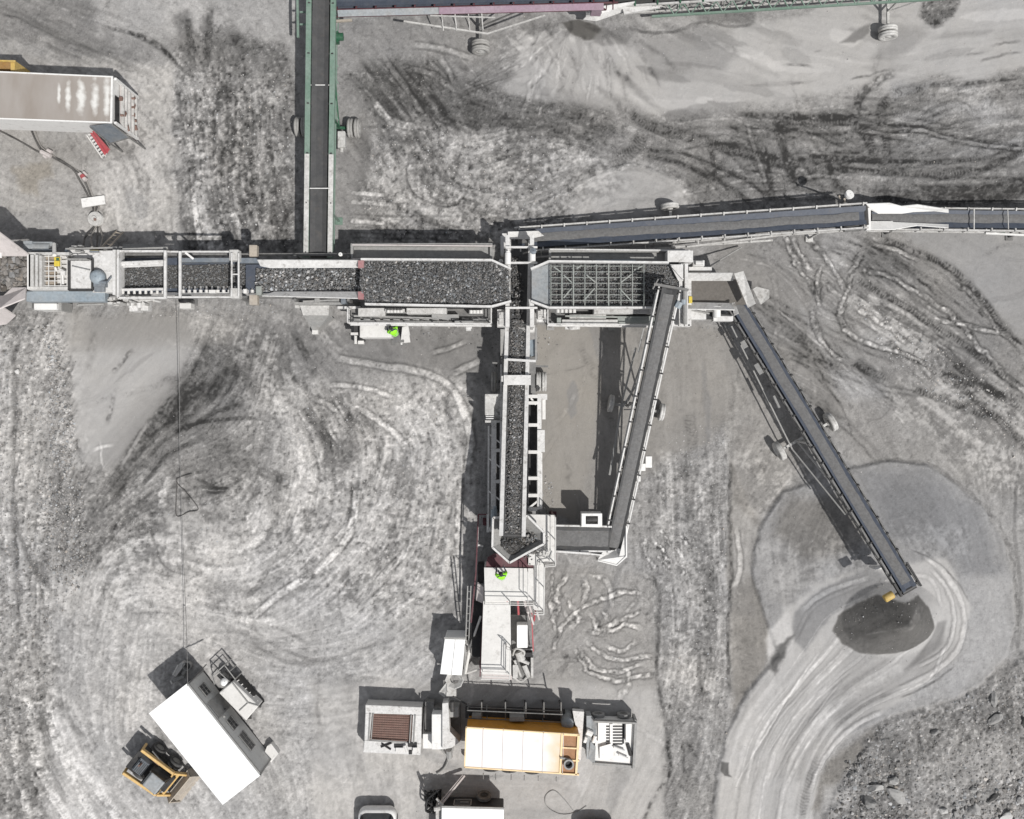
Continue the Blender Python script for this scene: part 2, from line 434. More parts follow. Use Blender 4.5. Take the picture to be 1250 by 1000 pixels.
def flow(Lp, Rp, n=20, amp=10, w=(2, 6), seed=1):
    rr = random.Random(seed)
    A = np.array(spline(Lp, 3)); B = np.array(spline(Rp, 3)); k = min(len(A), len(B))
    A = A[np.linspace(0, len(A) - 1, 9).astype(int)]; B = B[np.linspace(0, len(B) - 1, 9).astype(int)]
    for i in range(n):
        t = rr.random(); a, b = sorted((rr.randint(0, 4), rr.randint(4, 8)))
        if b - a < 2: b = min(8, a + 3)
        P = (A * (1 - t) + B * t)[a:b + 1]
        stroke([tuple(p) for p in P], rr.uniform(*w), rr.uniform(-amp * .55, amp), rr.uniform(-amp * 0.5, 0), z=rr.uniform(0, 0.012), wob=1.2)

R4 = lambda x0, y0, x1, y1: [(x0, y0), (x1, y0), (x1, y1), (x0, y1)]
# --- broad areas
patch(R4(-80, -80, 260, 110), 150, 20, 20)
patch([(-60, -60), (90, -60), (150, 30), (130, 70), (60, 75), (-60, 55)], 138, 12, 20, 0.9)
patch([(95, -60), (400, -60), (390, 60), (300, 60), (200, 50), (120, 40)], 170, 8, 10)
patch(R4(-60, 50, 60, 75), 175, 8, 16, 0.7)
patch([(40, 70), (215, 80), (225, 150), (212, 300), (100, 300), (60, 250), (-60, 290), (-60, 60)], 172, 10, 12, tint=1)
patch([(150, 110), (215, 120), (205, 170), (150, 190), (60, 210), (10, 180), (140, 165)], 163, 6, 8, tint=1.5)
patch([(214, 60), (262, 30), (350, 60), (362, 120), (362, 310), (230, 310), (215, 240)], 122, 8, 12, rough=2)
patch([(215, 20), (232, 12), (240, 60), (250, 20), (262, 10), (262, 90), (215, 90)], 130, 4, 8)
patch(R4(412, 20, 470, 300), 148, 6, 8)
patch([(435, 150), (470, 150), (480, 300), (440, 300)], 120, 5, 10, 0.7)
patch([(460, 10), (760, 30), (740, 120), (600, 110), (480, 110)], 148, 10, 14)
patch([(425, 90), (480, 70), (560, 90), (640, 110), (730, 130), (760, 160), (700, 190), (560, 170), (460, 150)], 116, 12, 18, 0.95, rough=1.8)
patch([(450, 140), (560, 160), (720, 170), (760, 230), (700, 300), (420, 305), (450, 230)], 146, 15, 20, rough=1.8)
patch([(640, 40), (770, 50), (960, 20), (1300, -60), (1300, 90), (1130, 95), (950, 125), (800, 145), (700, 130), (620, 110)], 180, 7, 12, rough=0.45)
patch([(770, 45), (890, 35), (905, 60), (880, 100), (800, 95)], 150, 8, 10, 0.8)
patch([(760, 130), (880, 165), (930, 135), (1080, 135), (1130, 100), (1300, 95), (1300, 275), (700, 275), (690, 205), (750, 190)], 138, 10, 12, rough=1.4)
patch([(1090, 100), (1190, 105), (1250, 150), (1300, 170), (1300, 190), (1120, 195), (1090, 150)], 158, 6, 8, 0.9, tint=-1)
patch([(1130, 110), (1210, 105), (1195, 128), (1140, 120)], 172, 4, 5)
patch([(710, 230), (740, 208), (780, 205), (815, 215), (843, 240), (840, 262), (705, 268), (690, 250)], 172, 4, 6, rough=0.6)
stroke([(735, 212), (770, 204), (800, 211), (835, 232), (842, 250)], 7, 22, -10, z=0.05)
stroke([(818, 232), (842, 240), (840, 258)], 14, 25, 0)
patch([(860, 280), (1300, 275), (1300, 620), (1060, 570), (960, 470), (900, 400)], 150, 10, 12, tint=0.5)
patch([(870, 290), (980, 340), (990, 420), (1030, 500), (1010, 520), (940, 400)], 146, 8, 8, rough=0.7, tint=1)
patch([(1090, 275), (1300, 275), (1300, 420), (1240, 410), (1190, 350), (1120, 300)], 160, 6, 6, rough=0.5, tint=-0.3)
patch([(1060, 300), (1110, 320), (1150, 370), (1090, 350), (1045, 325)], 132, 5, 6, 0.8)
patch([(1005, 275), (1058, 278), (1050, 300), (1020, 335), (1000, 300)], 170, 5, 6)
patch([(1010, 450), (1075, 455), (1080, 480), (1040, 490), (1020, 475)], 172, 8, 8, 0.8, tint=-1)
patch([(1045, 400), (1090, 410), (1080, 425), (1050, 420)], 175, 5, 5, 0.8)
mottle([(1040, 350), (1110, 370), (1190, 430), (1260, 500), (1260, 560), (1150, 480), (1070, 410)], 198, 118, 0.03)
mottle([(1080, 450), (1150, 490), (1260, 560), (1260, 640), (1170, 560), (1100, 500)], 190, 140, 0.05, mix=0.8)
# left bank and fields
patch([(-60, 380), (75, 385), (95, 470), (90, 560), (110, 650), (70, 760), (60, 1080), (-60, 1080)], 152, 8, 12, rough=2.6, tint=0.5)
patch([(-60, 390), (14, 400), (20, 600), (40, 720), (20, 800), (-60, 800)], 172, 6, 8, 0.7, rough=2.5)
patch([(80, 385), (230, 390), (240, 470), (180, 520), (150, 590), (110, 600), (90, 500)], 178, 6, 8, rough=0.35)
patch([(80, 375), (330, 380), (300, 440), (215, 420), (150, 425), (85, 430)], 150, 14, 10, 0.85, tint=1.5)
patch([(70, 560), (150, 590), (150, 640), (100, 740), (60, 700)], 140, 15, 20, 0.7, rough=2)
patch([(300, 390), (600, 400), (590, 470), (470, 450), (380, 450), (300, 450)], 138, 14, 14, 0.9)
patch([(400, 405), (590, 405), (600, 440), (560, 455), (430, 432)], 134, 10, 8, 0.9, rough=0.6)
patch([(230, 430), (330, 400), (380, 470), (360, 600), (270, 620), (180, 630), (120, 650), (100, 620), (150, 570), (190, 520)], 126, 12, 16, 0.92, rough=1.4)
patch([(225, 430), (265, 420), (270, 450), (240, 480)], 165, 6, 8, 0.8)
patch([(100, 590), (200, 590), (190, 650), (150, 700), (100, 690)], 128, 14, 20, 0.75, rough=1.6)
patch([(300, 480), (560, 470), (580, 560), (570, 700), (420, 800), (320, 780), (280, 640)], 166, 20, 20, 0.9, rough=1.8)
patch([(60, 690), (300, 660), (560, 800), (560, 1060), (40, 1060), (70, 800)], 182, 20, 20, rough=1.2, tint=-0.2)
patch([(180, 620), (300, 610), (320, 680), (260, 740), (120, 730), (110, 690)], 178, 14, 20, 0.7)
patch([(300, 810), (385, 815), (390, 870), (330, 880)], 190, 10, 8, 0.8, tint=-1.2)
patch([(380, 830), (800, 825), (815, 900), (820, 960), (790, 1060), (380, 1060)], 184, 10, 8, rough=0.6, tint=0.6)
patch([(655, 395), (735, 398), (735, 600), (700, 635), (655, 620)], 156, 3, 4, rough=0.35, tint=4)
patch([(735, 398), (900, 400), (880, 560), (800, 600), (700, 640), (730, 520)], 152, 8, 6, rough=0.6, tint=2.2)
patch([(800, 400), (960, 420), (990, 560), (920, 640), (890, 560), (830, 520)], 150, 10, 8, 0.8, tint=2)
patch([(755, 600), (890, 520), (895, 1060), (805, 1060), (815, 920), (800, 760)], 160, 12, 14, rough=1.6)
patch([(655, 690), (800, 700), (800, 840), (665, 830)], 160, 8, 8, tint=1)
patch([(893, 560), (930, 640), (915, 700), (950, 740), (935, 810), (895, 870), (888, 700)], 142, 5, 6, tint=2.5, rough=0.8)
patch([(892, 610), (925, 640), (915, 700), (895, 720)], 165, 6, 6, tint=1.5)
# crusts
mottle([(214, 90), (262, 80), (350, 110), (362, 310), (228, 310)], 190, None, 0.03, mix=0.85)
mottle([(60, 80), (215, 85), (215, 300), (90, 300), (130, 200)], 212, 150, -0.02, mix=0.6, f=1)
mottle([(460, 145), (560, 150), (740, 170), (760, 220), (690, 300), (450, 300)], 196, 124, 0.0, mix=0.85)
mottle([(370, 455), (565, 470), (575, 600), (565, 760), (420, 760), (330, 720), (340, 560)], 208, 142, -0.02, mix=0.7)
mottle([(240, 390), (420, 390), (390, 480), (300, 560), (250, 480)], 186, None, 0.06, mix=0.8)
mottle([(110, 640), (330, 560), (340, 760), (100, 760)], 214, 158, 0.0, mix=0.7, f=1)
mottle([(40, 760), (560, 780), (560, 1000), (60, 1060)], 205, 170, 0.02, mix=0.5, f=1)
mottle([(800, 560), (890, 560), (888, 860), (810, 880)], 202, 136, 0.02, mix=0.75)
mottle([(90, 560), (230, 590), (200, 700), (90, 700)], 180, 112, 0.0, mix=0.7)
mottle([(-60, 385), (95, 390), (110, 660), (60, 1060), (-60, 1060)], 188, 128, 0.0, 0.05, mix=0.5, z=0.03)
mottle([(890, 540), (1010, 560), (1000, 600), (930, 640)], 190, None, 0.03, mix=0.7)
# --- stock pile area
OUT = [(1040, 572), (1080, 563), (1130, 568), (1165, 590), (1200, 620), (1224, 660), (1236, 710), (1238, 760), (1228, 800), (1195, 835), (1150, 857), (1090, 872), (1060, 885),
       (1030, 900), (1000, 940), (980, 1060), (862, 1060), (872, 960), (885, 900), (910, 845), (950, 800), (935, 760), (918, 700), (925, 645), (955, 600), (990, 588)]
patch(OUT, 160, 2.5, 3, tint=-0.8, rough=0.8, z=0.14)
stroke([(1045, 570), (1080, 561), (1130, 566), (1168, 590), (1203, 620), (1228, 660), (1240, 710), (1241, 765), (1232, 800)], 5, -20, 0, wob=5, ns=1)
stroke([(935, 640), (922, 665), (918, 700), (930, 745)], 3, -22, 0, wob=3)
patch([(1035, 575), (1130, 572), (1195, 620), (1228, 700), (1200, 720), (1140, 670), (1070, 640)], 143, 16, 12, tint=-2.2, rough=0.7)
patch([(1060, 585), (1130, 580), (1150, 640), (1090, 650)], 134, 18, 10, 0.8, tint=-2.2)
patch([(1170, 700), (1232, 700), (1232, 800), (1150, 850), (1100, 860), (1165, 800), (1180, 740)], 170, 8, 8, tint=-1)
patch([(960, 605), (1040, 600), (1060, 660), (1000, 680), (950, 690), (935, 650)], 128, 12, 10, 0.9, tint=2)
patch([(925, 640), (960, 660), (1000, 700), (960, 740), (930, 730), (920, 690)], 163, 8, 8, 0.9)
mottle([(1085, 635), (1175, 640), (1180, 680), (1110, 680)], 178, None, 0.04, mix=0.5, soft=8, wob=10)
mottle([(930, 655), (1050, 650), (1060, 690), (940, 730)], 188, 138, 0.02, mix=0.6)
patch([(1060, 690), (1150, 680), (1182, 740), (1165, 800), (1100, 855), (1050, 880), (1005, 925), (980, 1060), (866, 1060), (885, 895), (940, 810), (935, 785), (955, 745), (1000, 705)], 190, 4, 5, rough=0.5, tint=0.2)
patch([(968, 745), (1000, 715), (1055, 690), (1078, 703), (1050, 722), (1010, 748), (980, 795), (962, 775)], 150, 3, 4, 0.9, tint=-1)
patch([(1030, 775), (1080, 800), (1140, 790), (1160, 760), (1165, 800), (1100, 850), (1030, 890), (1010, 860)], 165, 8, 6, 0.7)
patch([(1135, 755), (1150, 755), (1146, 785), (1120, 805), (1100, 815), (1120, 790)], 138, 3, 3, 0.8)
patch([(938, 770), (960, 745), (968, 790), (950, 810), (938, 798)], 205, 3, 3)
stroke([(1105, 668), (1135, 682), (1162, 706), (1182, 736)], 2.2, -40, 0, wob=1.5)
stroke([(1120, 672), (1152, 702), (1172, 745), (1166, 790), (1130, 822), (1090, 842)], 7, 18, -16, z=0.04, wob=2)
stroke([(1128, 690), (1150, 715), (1160, 755), (1150, 790), (1115, 812)], 5, 16, -22, z=0.04, wob=2)
stroke([(1165, 810), (1130, 835), (1095, 852)], 3, -40, 0, wob=2)
stroke([(1090, 700), (1130, 705), (1145, 740)], 5, 14, -14, wob=2)
stroke([(1080, 866), (1035, 890), (1005, 925), (985, 970)], 6, 22, -16, wob=2, z=0.05)
flow([(1050, 705), (985, 740), (955, 800), (905, 870), (880, 930), (868, 1010)], [(1165, 760), (1140, 830), (1080, 855), (1030, 890), (1000, 940), (985, 1010)], 46, 20, (1.2, 5), 3)
flow([(1000, 790), (960, 850), (930, 900), (900, 950), (890, 1010)], [(1060, 830), (1020, 880), (990, 920), (970, 960), (960, 1010)], 22, 20, (1.2, 4), 5)
flow([(1040, 705), (975, 745), (950, 800), (900, 870), (880, 930), (868, 1010)], [(1165, 760), (1140, 830), (1080, 855), (1030, 890), (1000, 940), (985, 1010)], 16, 13, (9, 24), 8)
stroke([(975, 745), (1010, 718), (1060, 700)], 6, 22, -10)
patch([(948, 790), (965, 775), (955, 800), (945, 822), (938, 815)], 105, 3, 6, 0.9)
stroke([(1000, 920), (985, 960), (975, 1000)], 14, -30, -10, tread=1, z=0.03)
patch([(880, 928), (889, 930), (889, 944), (893, 948), (884, 946), (879, 940)], 108, 1, 1)
patch([(1062, 890), (1090, 880), (1040, 930), (1015, 960), (1000, 990), (990, 985), (1010, 930)], 132, 5, 6, 0.9, tint=3)
PILE = [(1022, 775), (1028, 755), (1048, 738), (1072, 727), (1100, 733), (1122, 728), (1134, 742), (1143, 765), (1134, 781), (1110, 796), (1080, 802), (1055, 800), (1034, 790)]
sx, sy = 0.965, 0.965
PG = [(625 + (x - 625) * 0.975, 500 + (y - 500) * 0.975) for x, y in PILE]
patch(PG, 110, 1.6, 3.5, 1.0, tint=1.5, rough=0.6)
patch([(x * 1 + 0, y + 0) for x, y in [(1020, 768), (1060, 745), (1095, 730), (1085, 752), (1050, 775)]], 94, 5, 4, 0.7, tint=1.5)
stroke([(1070, 760), (1095, 745), (1112, 728)], 9, 14, 0, wob=1)
stroke([(1040, 770), (1080, 752), (1108, 728)], 3, 12, 0, wob=1)
# rubble ground, lower right
patch([(1080, 880), (1150, 862), (1200, 838), (1250, 800), (1320, 790), (1320, 1080), (985, 1080), (1005, 990), (1040, 930)], 150, 6, 12, rough=2.4, z=0.15)
mottle([(1060, 880), (1260, 820), (1300, 1060), (1000, 1060)], 160, 104, 0.0, 0.06, mix=0.45, z=0.06)
patch([(1050, 900), (1150, 870), (1230, 840), (1250, 900), (1150, 915), (1080, 960)], 118, 10, 14, .6)
patch([(1030, 950), (1110, 940), (1110, 1010), (1030, 1010)], 116, 8, 12, .5)
patch([(1130, 900), (1250, 890), (1250, 950), (1150, 960)], 158, 12, 12, 0.6, rough=1.5)
patch([(1005, 960), (1040, 955), (1035, 985), (1000, 990)], 180, 5, 6, 0.8)
stroke([(1246, 560), (1238, 640), (1246, 720), (1242, 800)], 5, -20, 0)
for pts, tn, sf, mx_ in (([(150, 520), (215, 450), (300, 415), (345, 440), (320, 560), (290, 640), (200, 640), (120, 660), (60, 700), (80, 640)], 128, 22, .55), ([(425, 95), (480, 75), (560, 95), (640, 115), (735, 130), (765, 160), (640, 175), (500, 165)], 112, 16, .5),
                         ([(214, 60), (262, 40), (350, 80), (362, 200), (362, 310), (300, 310), (250, 200)], 126, 20, .3), ([(380, 400), (470, 405), (480, 500), (420, 570), (360, 540)], 136, 22, .5), ([(60, 560), (130, 590), (130, 690), (80, 700)], 120, 16, .55),
                         ([(440, 150), (720, 180), (720, 300), (440, 300)], 128, 30, .3), ([(760, 140), (1090, 150), (1250, 200), (1250, 260), (880, 260)], 128, 24, .3), ([(805, 560), (885, 560), (885, 900), (815, 900)], 140, 18, .35),
                         ([(180, 780), (380, 800), (370, 1000), (330, 1000), (320, 900)], 165, 24, .4), ([(1090, 290), (1190, 350), (1250, 440), (1250, 520), (1120, 420)], 126, 20, .35)):
    patch(pts, tn, sf, 14, mx_, tint=0.4)
# --- tyre tracks, light crumbled ribbons with dark borders (right)
def rib(pts, w=5.6, c=18, e=-40): stroke(pts, w, c, e, ez=-0.01, ns=1.7, wob=4.5)
def lens(x, y, l, w, a, tone, mix=.8, soft=1.5, wob=5):
    ca, sa = math.cos(a), math.sin(a); patch([(x + l * math.cos(t) * ca - w * math.sin(t) * sa, y + l * math.cos(t) * sa + w * math.sin(t) * ca) for t in np.linspace(0, 6.283, 9)[:-1]], tone, soft, wob, mix)
for i in range(190):   # scrapes and damp smears with torn edges
    rr = random.Random(i + 5000)
    x, y = (rr.uniform(640, 1260), rr.uniform(15, 250)) if i < 110 else (rr.uniform(-10, 1250), rr.uniform(0, 1000))
    if x > 880 and y > 560: continue
    jx = int(np.searchsorted(gx, x)); jy = int(np.searchsorted(gy, y)); t0 = float(T[jy, jx])
    lens(x, y, rr.uniform(8, 60), rr.uniform(2, 11), float(FA[jy, jx]) + rr.uniform(-.25, .25), t0 + rr.choice((-26, -20, -14, 12, 18)), rr.uniform(.4, .85), rr.uniform(.8, 3), rr.uniform(3, 9))
def dark(pts, w=9, c=-38, tread=0, e=-8): stroke(pts, w, c, e, tread=tread, z=-0.02, ns=0.8)
for p in ([(957, 284), (963, 302), (979, 332), (994, 356), (1005, 380)], [(966, 288), (978, 311), (993, 335)], [(982, 281), (999, 305), (1020, 335), (1033, 362)],
          [(1006, 324), (997, 344), (1002, 370)], [(1054, 303), (1044, 323), (1032, 341)],
          [(1042, 332), (1035, 353), (1029, 372), (1027, 390), (1041, 410), (1065, 419), (1098, 431), (1134, 446)],
          [(990, 371), (997, 401), (1014, 428), (1035, 441)], [(1060, 297), (1092, 305), (1125, 320)], [(1158, 338), (1188, 362), (1209, 389), (1230, 410), (1250, 428)],
          [(1045, 329), (1074, 335), (1110, 353), (1146, 374), (1176, 398), (1200, 428), (1230, 461), (1260, 486)],
          [(1038, 374), (1074, 395), (1110, 419)], [(1140, 389), (1185, 398), (1230, 407)], [(1004, 345), (1018, 356), (1026, 362)]):
    rib(p)
for p in ([(1035, 441), (1059, 452), (1086, 464)], [(1110, 473), (1158, 491), (1215, 512)], [(1074, 290), (1110, 305), (1140, 317), (1170, 335), (1200, 368), (1230, 407), (1250, 425)],
          [(1044, 340), (1071, 356), (1110, 377), (1140, 398), (1176, 419), (1212, 449), (1248, 476)], [(1098, 431), (1134, 446), (1158, 461), (1185, 482), (1215, 509), (1260, 550)],
          [(1150, 455), (1190, 470), (1260, 492)], [(1160, 440), (1210, 475), (1260, 510)]):
    dark(p, 8, -50, 1, -18)
stroke([(969, 398), (990, 431), (1008, 467), (1029, 500), (1044, 540)], 2, -30, 0, wob=3)
stroke([(1090, 480), (1086, 500), (1070, 512), (1050, 510)], 3, -20, 0, wob=3)
# upper right
for p, w, t in (([(1042, 150), (1052, 117), (1076, 96), (1096, 86)], 10, 0), ([(1073, 156), (1078, 130), (1099, 114), (1135, 104)], 11, 1), ([(1130, 104), (1190, 101), (1245, 93)], 5, 0),
                ([(1065, 198), (1063, 177), (1044, 153), (1008, 146), (969, 148), (946, 140)], 10, 1), ([(1080, 198), (1083, 177), (1078, 156)], 9, 1),
                ([(1083, 153), (1125, 156), (1177, 169), (1250, 179)], 4, 0), ([(1085, 160), (1140, 166), (1190, 178), (1250, 186)], 3, 0),
                ([(977, 212), (1008, 206), (1047, 208), (1112, 213), (1177, 211), (1216, 200), (1260, 180)], 6, 1), ([(964, 218), (977, 197), (1008, 191), (1047, 194), (1112, 198), (1180, 196), (1260, 172)], 5, 1),
                ([(1060, 236), (1138, 240), (1190, 240), (1260, 224)], 22, 0), ([(946, 140), (956, 177), (964, 205), (974, 236)], 8, 0), ([(930, 175), (938, 215), (943, 247)], 7, 0),
                ([(765, 135), (786, 151), (822, 161), (864, 174), (920, 190), (975, 196)], 12, 1), ([(788, 156), (775, 182), (744, 205)], 13, 1), ([(783, 187), (822, 198), (856, 211), (887, 226), (921, 250)], 5, 0),
                ([(783, 180), (840, 190), (900, 215), (940, 240)], 4, 0), ([(866, 175), (872, 205), (870, 220)], 5, 0), ([(1010, 190), (1020, 225), (1040, 235)], 7, 0), ([(900, 140), (980, 142), (1040, 144)], 6, 0)):
    dark(p, w, -40, t, -16)
for p in ([(913, 148), (921, 182), (942, 242)], [(964, 205), (985, 212), (960, 232)], [(1083, 160), (1130, 161), (1180, 174), (1250, 183)], [(977, 220), (1000, 215), (1040, 220)]):
    stroke(p, 5, 16, -16, ns=0.5)
patch([(1025, 52), (1045, 38), (1062, 30), (1060, 42), (1042, 52)], 128, 2, 4, 0.9)
patch([(1128, -20), (1180, -20), (1165, 20), (1140, 34), (1122, 20)], 112, 4, 8, 0.8, rough=3)
patch([(1070, 55), (1100, 35), (1140, 40), (1120, 55), (1085, 75), (1062, 72)], 152, 6, 8, 0.8)
for p in ([(953, 78), (975, 80), (995, 83)], [(990, 65), (1005, 60)], [(1195, 78), (1215, 68), (1250, 62)], [(1205, 57), (1250, 48)], [(1172, 68), (1205, 64)], [(1035, 100), (1060, 92), (1090, 82)]):
    stroke(p, 3.5, -34, 0, wob=3)
for i in range(26):
    rr = random.Random(i + 50); x = rr.uniform(790, 1060); y = rr.uniform(85, 150); l = rr.uniform(20, 90)
    stroke([(x, y), (x + l / 2, y + rr.uniform(-3, 3)), (x + l, y + rr.uniform(-6, 4))], rr.uniform(1.5, 4), rr.uniform(-14, 8), 0, wob=2)
patch([(685, 28), (705, 24), (725, 30), (741, 37), (731, 49), (713, 49), (695, 41)], 100, 1.5, 3, tint=2, rough=0.2)
patch([(735, 33), (760, 28), (775, 38), (765, 52), (735, 56), (722, 53)], 138, 3, 4, 0.9)
stroke([(770, 26), (776, 37), (820, 39), (858, 28), (900, 32), (925, 27)], 4, -36, 0, wob=3)
patch([(850, 12), (920, 12), (920, 26), (880, 29), (855, 24)], 118, 4, 6, 0.7)
for i in range(22):
    rr = random.Random(i + 90); x = rr.uniform(640, 800); y = rr.uniform(50, 120)
    stroke([(x, y), (x + rr.uniform(4, 14), y + rr.uniform(14, 34))], rr.uniform(2, 6), rr.uniform(-26, 12), -8, wob=3)
# fan of scrapes under the top conveyors, and pairs of long thin wheel lines on the right
for i in range(95):
    rr = random.Random(i + 6000); a = rr.uniform(.35, 2.5); r0 = rr.uniform(15, 90); l = rr.uniform(15, 60); x0, y0 = 665 + rr.uniform(-30, 60), 5 + rr.uniform(-10, 20)
    P_ = [(x0 + (r0 + l * t) * math.cos(a + .12 * t), y0 + (r0 + l * t) * math.sin(a + .12 * t)) for t in (0, .5, 1)]
    if P_[-1][1] < 150: stroke(P_, rr.uniform(1.5, 8), rr.choice((-17, -12, 10, 14)), rr.uniform(-11, 0), wob=3, ns=.6)
for i in range(34):
    rr = random.Random(i + 6200); x, y = rr.uniform(880, 1080), rr.uniform(285, 470); dx = rr.uniform(80, 210); k = rr.uniform(.45, 1.0); bend = rr.uniform(-30, 22)
    if y + dx * k > 590: continue
    for o_ in (0, 9): stroke([(x + o_ * .6, y - o_ * .7), (x + dx * .5 + o_ * .6, y + dx * k * .5 + bend - o_ * .7), (x + dx + o_ * .6, y + dx * k - o_ * .7)], 2.6, rr.choice((-24, -18, 12)), -8, wob=3, ns=.9)
for i in range(26):
    rr = random.Random(i + 6400); x, y = rr.uniform(740, 1150), rr.uniform(130, 235); dx = rr.uniform(80, 220); bend = rr.uniform(-24, 24)
    for o_ in (0, 10): stroke([(x, y + o_), (x + dx * .5, y + bend + o_), (x + dx, y + rr.uniform(-6, 6) + o_)], 3, rr.choice((-26, -18, 12)), -8, wob=3, ns=.9)
for i in range(9):
    rr = random.Random(i + 6600); x, y = rr.uniform(675, 770), rr.uniform(700, 810); a = rr.uniform(0, 3.1); l = rr.uniform(25, 60)
    stroke([(x, y), (x + l * .5 * math.cos(a), y + l * .5 * math.sin(a)), (x + l * math.cos(a + .6), y + l * math.sin(a + .6))], rr.uniform(3, 6), rr.choice((16, 22, -16)), -22, wob=4, ns=1.4)
# upper middle
stroke([(454, 120), (476, 147), (508, 155)], 9, 34, -14, z=0.03)
stroke([(463, 128), (480, 150)], 4, 30, -10)
stroke([(500, 193), (497, 220), (516, 244), (551, 252), (573, 233)], 3, -44, 0, wob=2)
stroke([(506, 215), (525, 236), (553, 244), (570, 226)], 6, 26, -6)
for i in range(40):
    rr = random.Random(i + 7); x = rr.uniform(435, 560); y = rr.uniform(62, 120); l = rr.uniform(20, 60)
    stroke([(x, y), (x + l * 0.5, y + l * 0.62), (x + l * 0.85, y + l * 1.15)], rr.uniform(1.5, 5), rr.uniform(-26, 20), -10, wob=2)
for p in ([(535, 66), (546, 84), (557, 106)], [(492, 82), (527, 90), (549, 109)], [(465, 66), (490, 100), (519, 144)], [(500, 55), (540, 60), (580, 72)]):
    stroke(p, 7, 18, -26)
for i in range(12):
    rr = random.Random(i + 17); a = rr.uniform(-0.75, -0.2); l = rr.uniform(40, 95)
    stroke([(560 + rr.uniform(-5, 10), 112 + rr.uniform(-8, 8)), (565 + l * math.cos(a), 108 + l * math.sin(a))], rr.uniform(2, 5), rr.uniform(-22, 14), -8)
for y, l in ((236, 36), (247, 45), (270, 36)): stroke([(431, y), (431 + l, y + 2)], 5, 45, -10, wob=1, fade=False)
for y in (278, 284, 290, 262): stroke([(425, y), (560, y + 3)], 3, -26, 0, wob=1.5)
for i in range(46):
    rr = random.Random(i + 300); x = rr.uniform(455, 720); y = rr.uniform(120, 290); a = rr.uniform(0.2, 1.4) if i % 2 else rr.uniform(-0.9, -0.2); l = rr.uniform(18, 60)
    stroke([(x, y), (x + l * 0.5 * math.cos(a), y + l * 0.5 * math.sin(a)), (x + l * math.cos(a + 0.4), y + l * math.sin(a + 0.4))], rr.uniform(2, 7), rr.uniform(-26, 22), -10, wob=4)
# upper left
for i in range(34):
    rr = random.Random(i + 400); x = rr.uniform(222, 355); y = rr.uniform(80, 230); l = rr.uniform(30, 90)
    stroke([(x, y), (x + rr.uniform(-6, 12), y + l * 0.5), (x + rr.uniform(-4, 26), y + l)], rr.uniform(3, 9), rr.uniform(-28, 18), -8, wob=4)
for i in range(26):
    rr = random.Random(i + 440); x = rr.uniform(-30, 120); y = rr.uniform(0, 70); l = rr.uniform(40, 130)
    stroke([(x, y), (x + l * 0.5, y + l * 0.16), (x + l, y + l * 0.4)], rr.uniform(2, 7), rr.uniform(-22, 12), -5, wob=3)
for p in ([(120, 32), (160, 42), (200, 62), (215, 80)], [(150, 38), (190, 52), (225, 88)]): dark(p, 5, -34)
for p in ([(228, 12), (232, 50), (236, 90)], [(255, 2), (255, 40), (250, 90)], [(288, 35), (286, 60)]): dark(p, 9, -30)
stroke([(236, 230), (243, 290), (250, 305)], 7, 40, -20); stroke([(228, 165), (243, 200)], 6, 28, -14); stroke([(280, 250), (300, 300)], 9, 26, -12)
patch([(12, 205), (60, 200), (65, 215), (45, 222), (45, 240), (25, 235)], 140, 5, 8, 0.5, tint=9)
patch([(360, 20), (372, 20), (372, 300), (355, 300)], 150, 6, 5, 0.6)
# left middle
for p, w in (([(260, 412), (239, 464), (216, 490), (182, 526), (156, 563), (135, 610)], 20), ([(294, 438), (273, 469), (240, 485), (205, 530)], 24), ([(320, 510), (250, 515), (210, 530), (180, 560)], 5),
             ([(240, 540), (205, 555), (185, 580), (170, 600)], 5), ([(300, 490), (250, 510), (220, 530)], 5), ([(357, 400), (372, 430), (387, 462)], 9), ([(370, 492), (395, 530), (420, 560)], 12),
             ([(307, 572), (330, 580), (352, 588)], 11), ([(432, 498), (422, 520)], 10), ([(18, 420), (20, 500), (18, 600), (35, 680), (60, 720)], 5), ([(165, 425), (150, 440), (135, 458)], 6),
             ([(140, 480), (130, 520)], 5), ([(330, 690), (318, 710), (300, 730)], 6), ([(355, 620), (350, 660)], 8), ([(182, 640), (200, 690), (240, 705)], 3), ([(15, 600), (25, 720), (20, 800)], 4)):
    dark(p, w, -34)
patch([(395, 535), (432, 535), (432, 560), (415, 578), (400, 570)], 118, 6, 8, 0.9)
for p in ([(236, 582), (255, 590), (285, 600)], [(240, 590), (270, 596)], [(245, 597), (280, 602)]): stroke(p, 4, -48, 0, wob=4, z=-0.05)
for p, w in (([(110, 552), (125, 546), (141, 544)], 5), ([(123, 536), (124, 560), (128, 577)], 3), ([(103, 528), (108, 542)], 3), ([(181, 514), (161, 547), (146, 572)], 4), ([(210, 580), (200, 600), (196, 625)], 10),
             ([(215, 480), (200, 500)], 3), ([(52, 705), (57, 725), (60, 745)], 9)):
    stroke(p, w, 38, -6, wob=2, z=0.02)
for p, w in (([(407, 437), (475, 447), (515, 455), (545, 467), (560, 487), (570, 512), (575, 540), (571, 575)], 9), ([(400, 470), (450, 475), (485, 487)], 6), ([(375, 482), (405, 497), (425, 525)], 6),
             ([(430, 495), (460, 512), (485, 532), (497, 552)], 8), ([(525, 432), (550, 424), (572, 416)], 6), ([(548, 457), (570, 448), (590, 440)], 8), ([(435, 590), (430, 640), (412, 672), (378, 702), (340, 728), (300, 760)], 9),
             ([(500, 668), (480, 690), (458, 712)], 8), ([(560, 600), (558, 680)], 6), ([(400, 520), (415, 545)], 4)):
    stroke(p, w, 26, -30, z=0.02, ns=0.6)
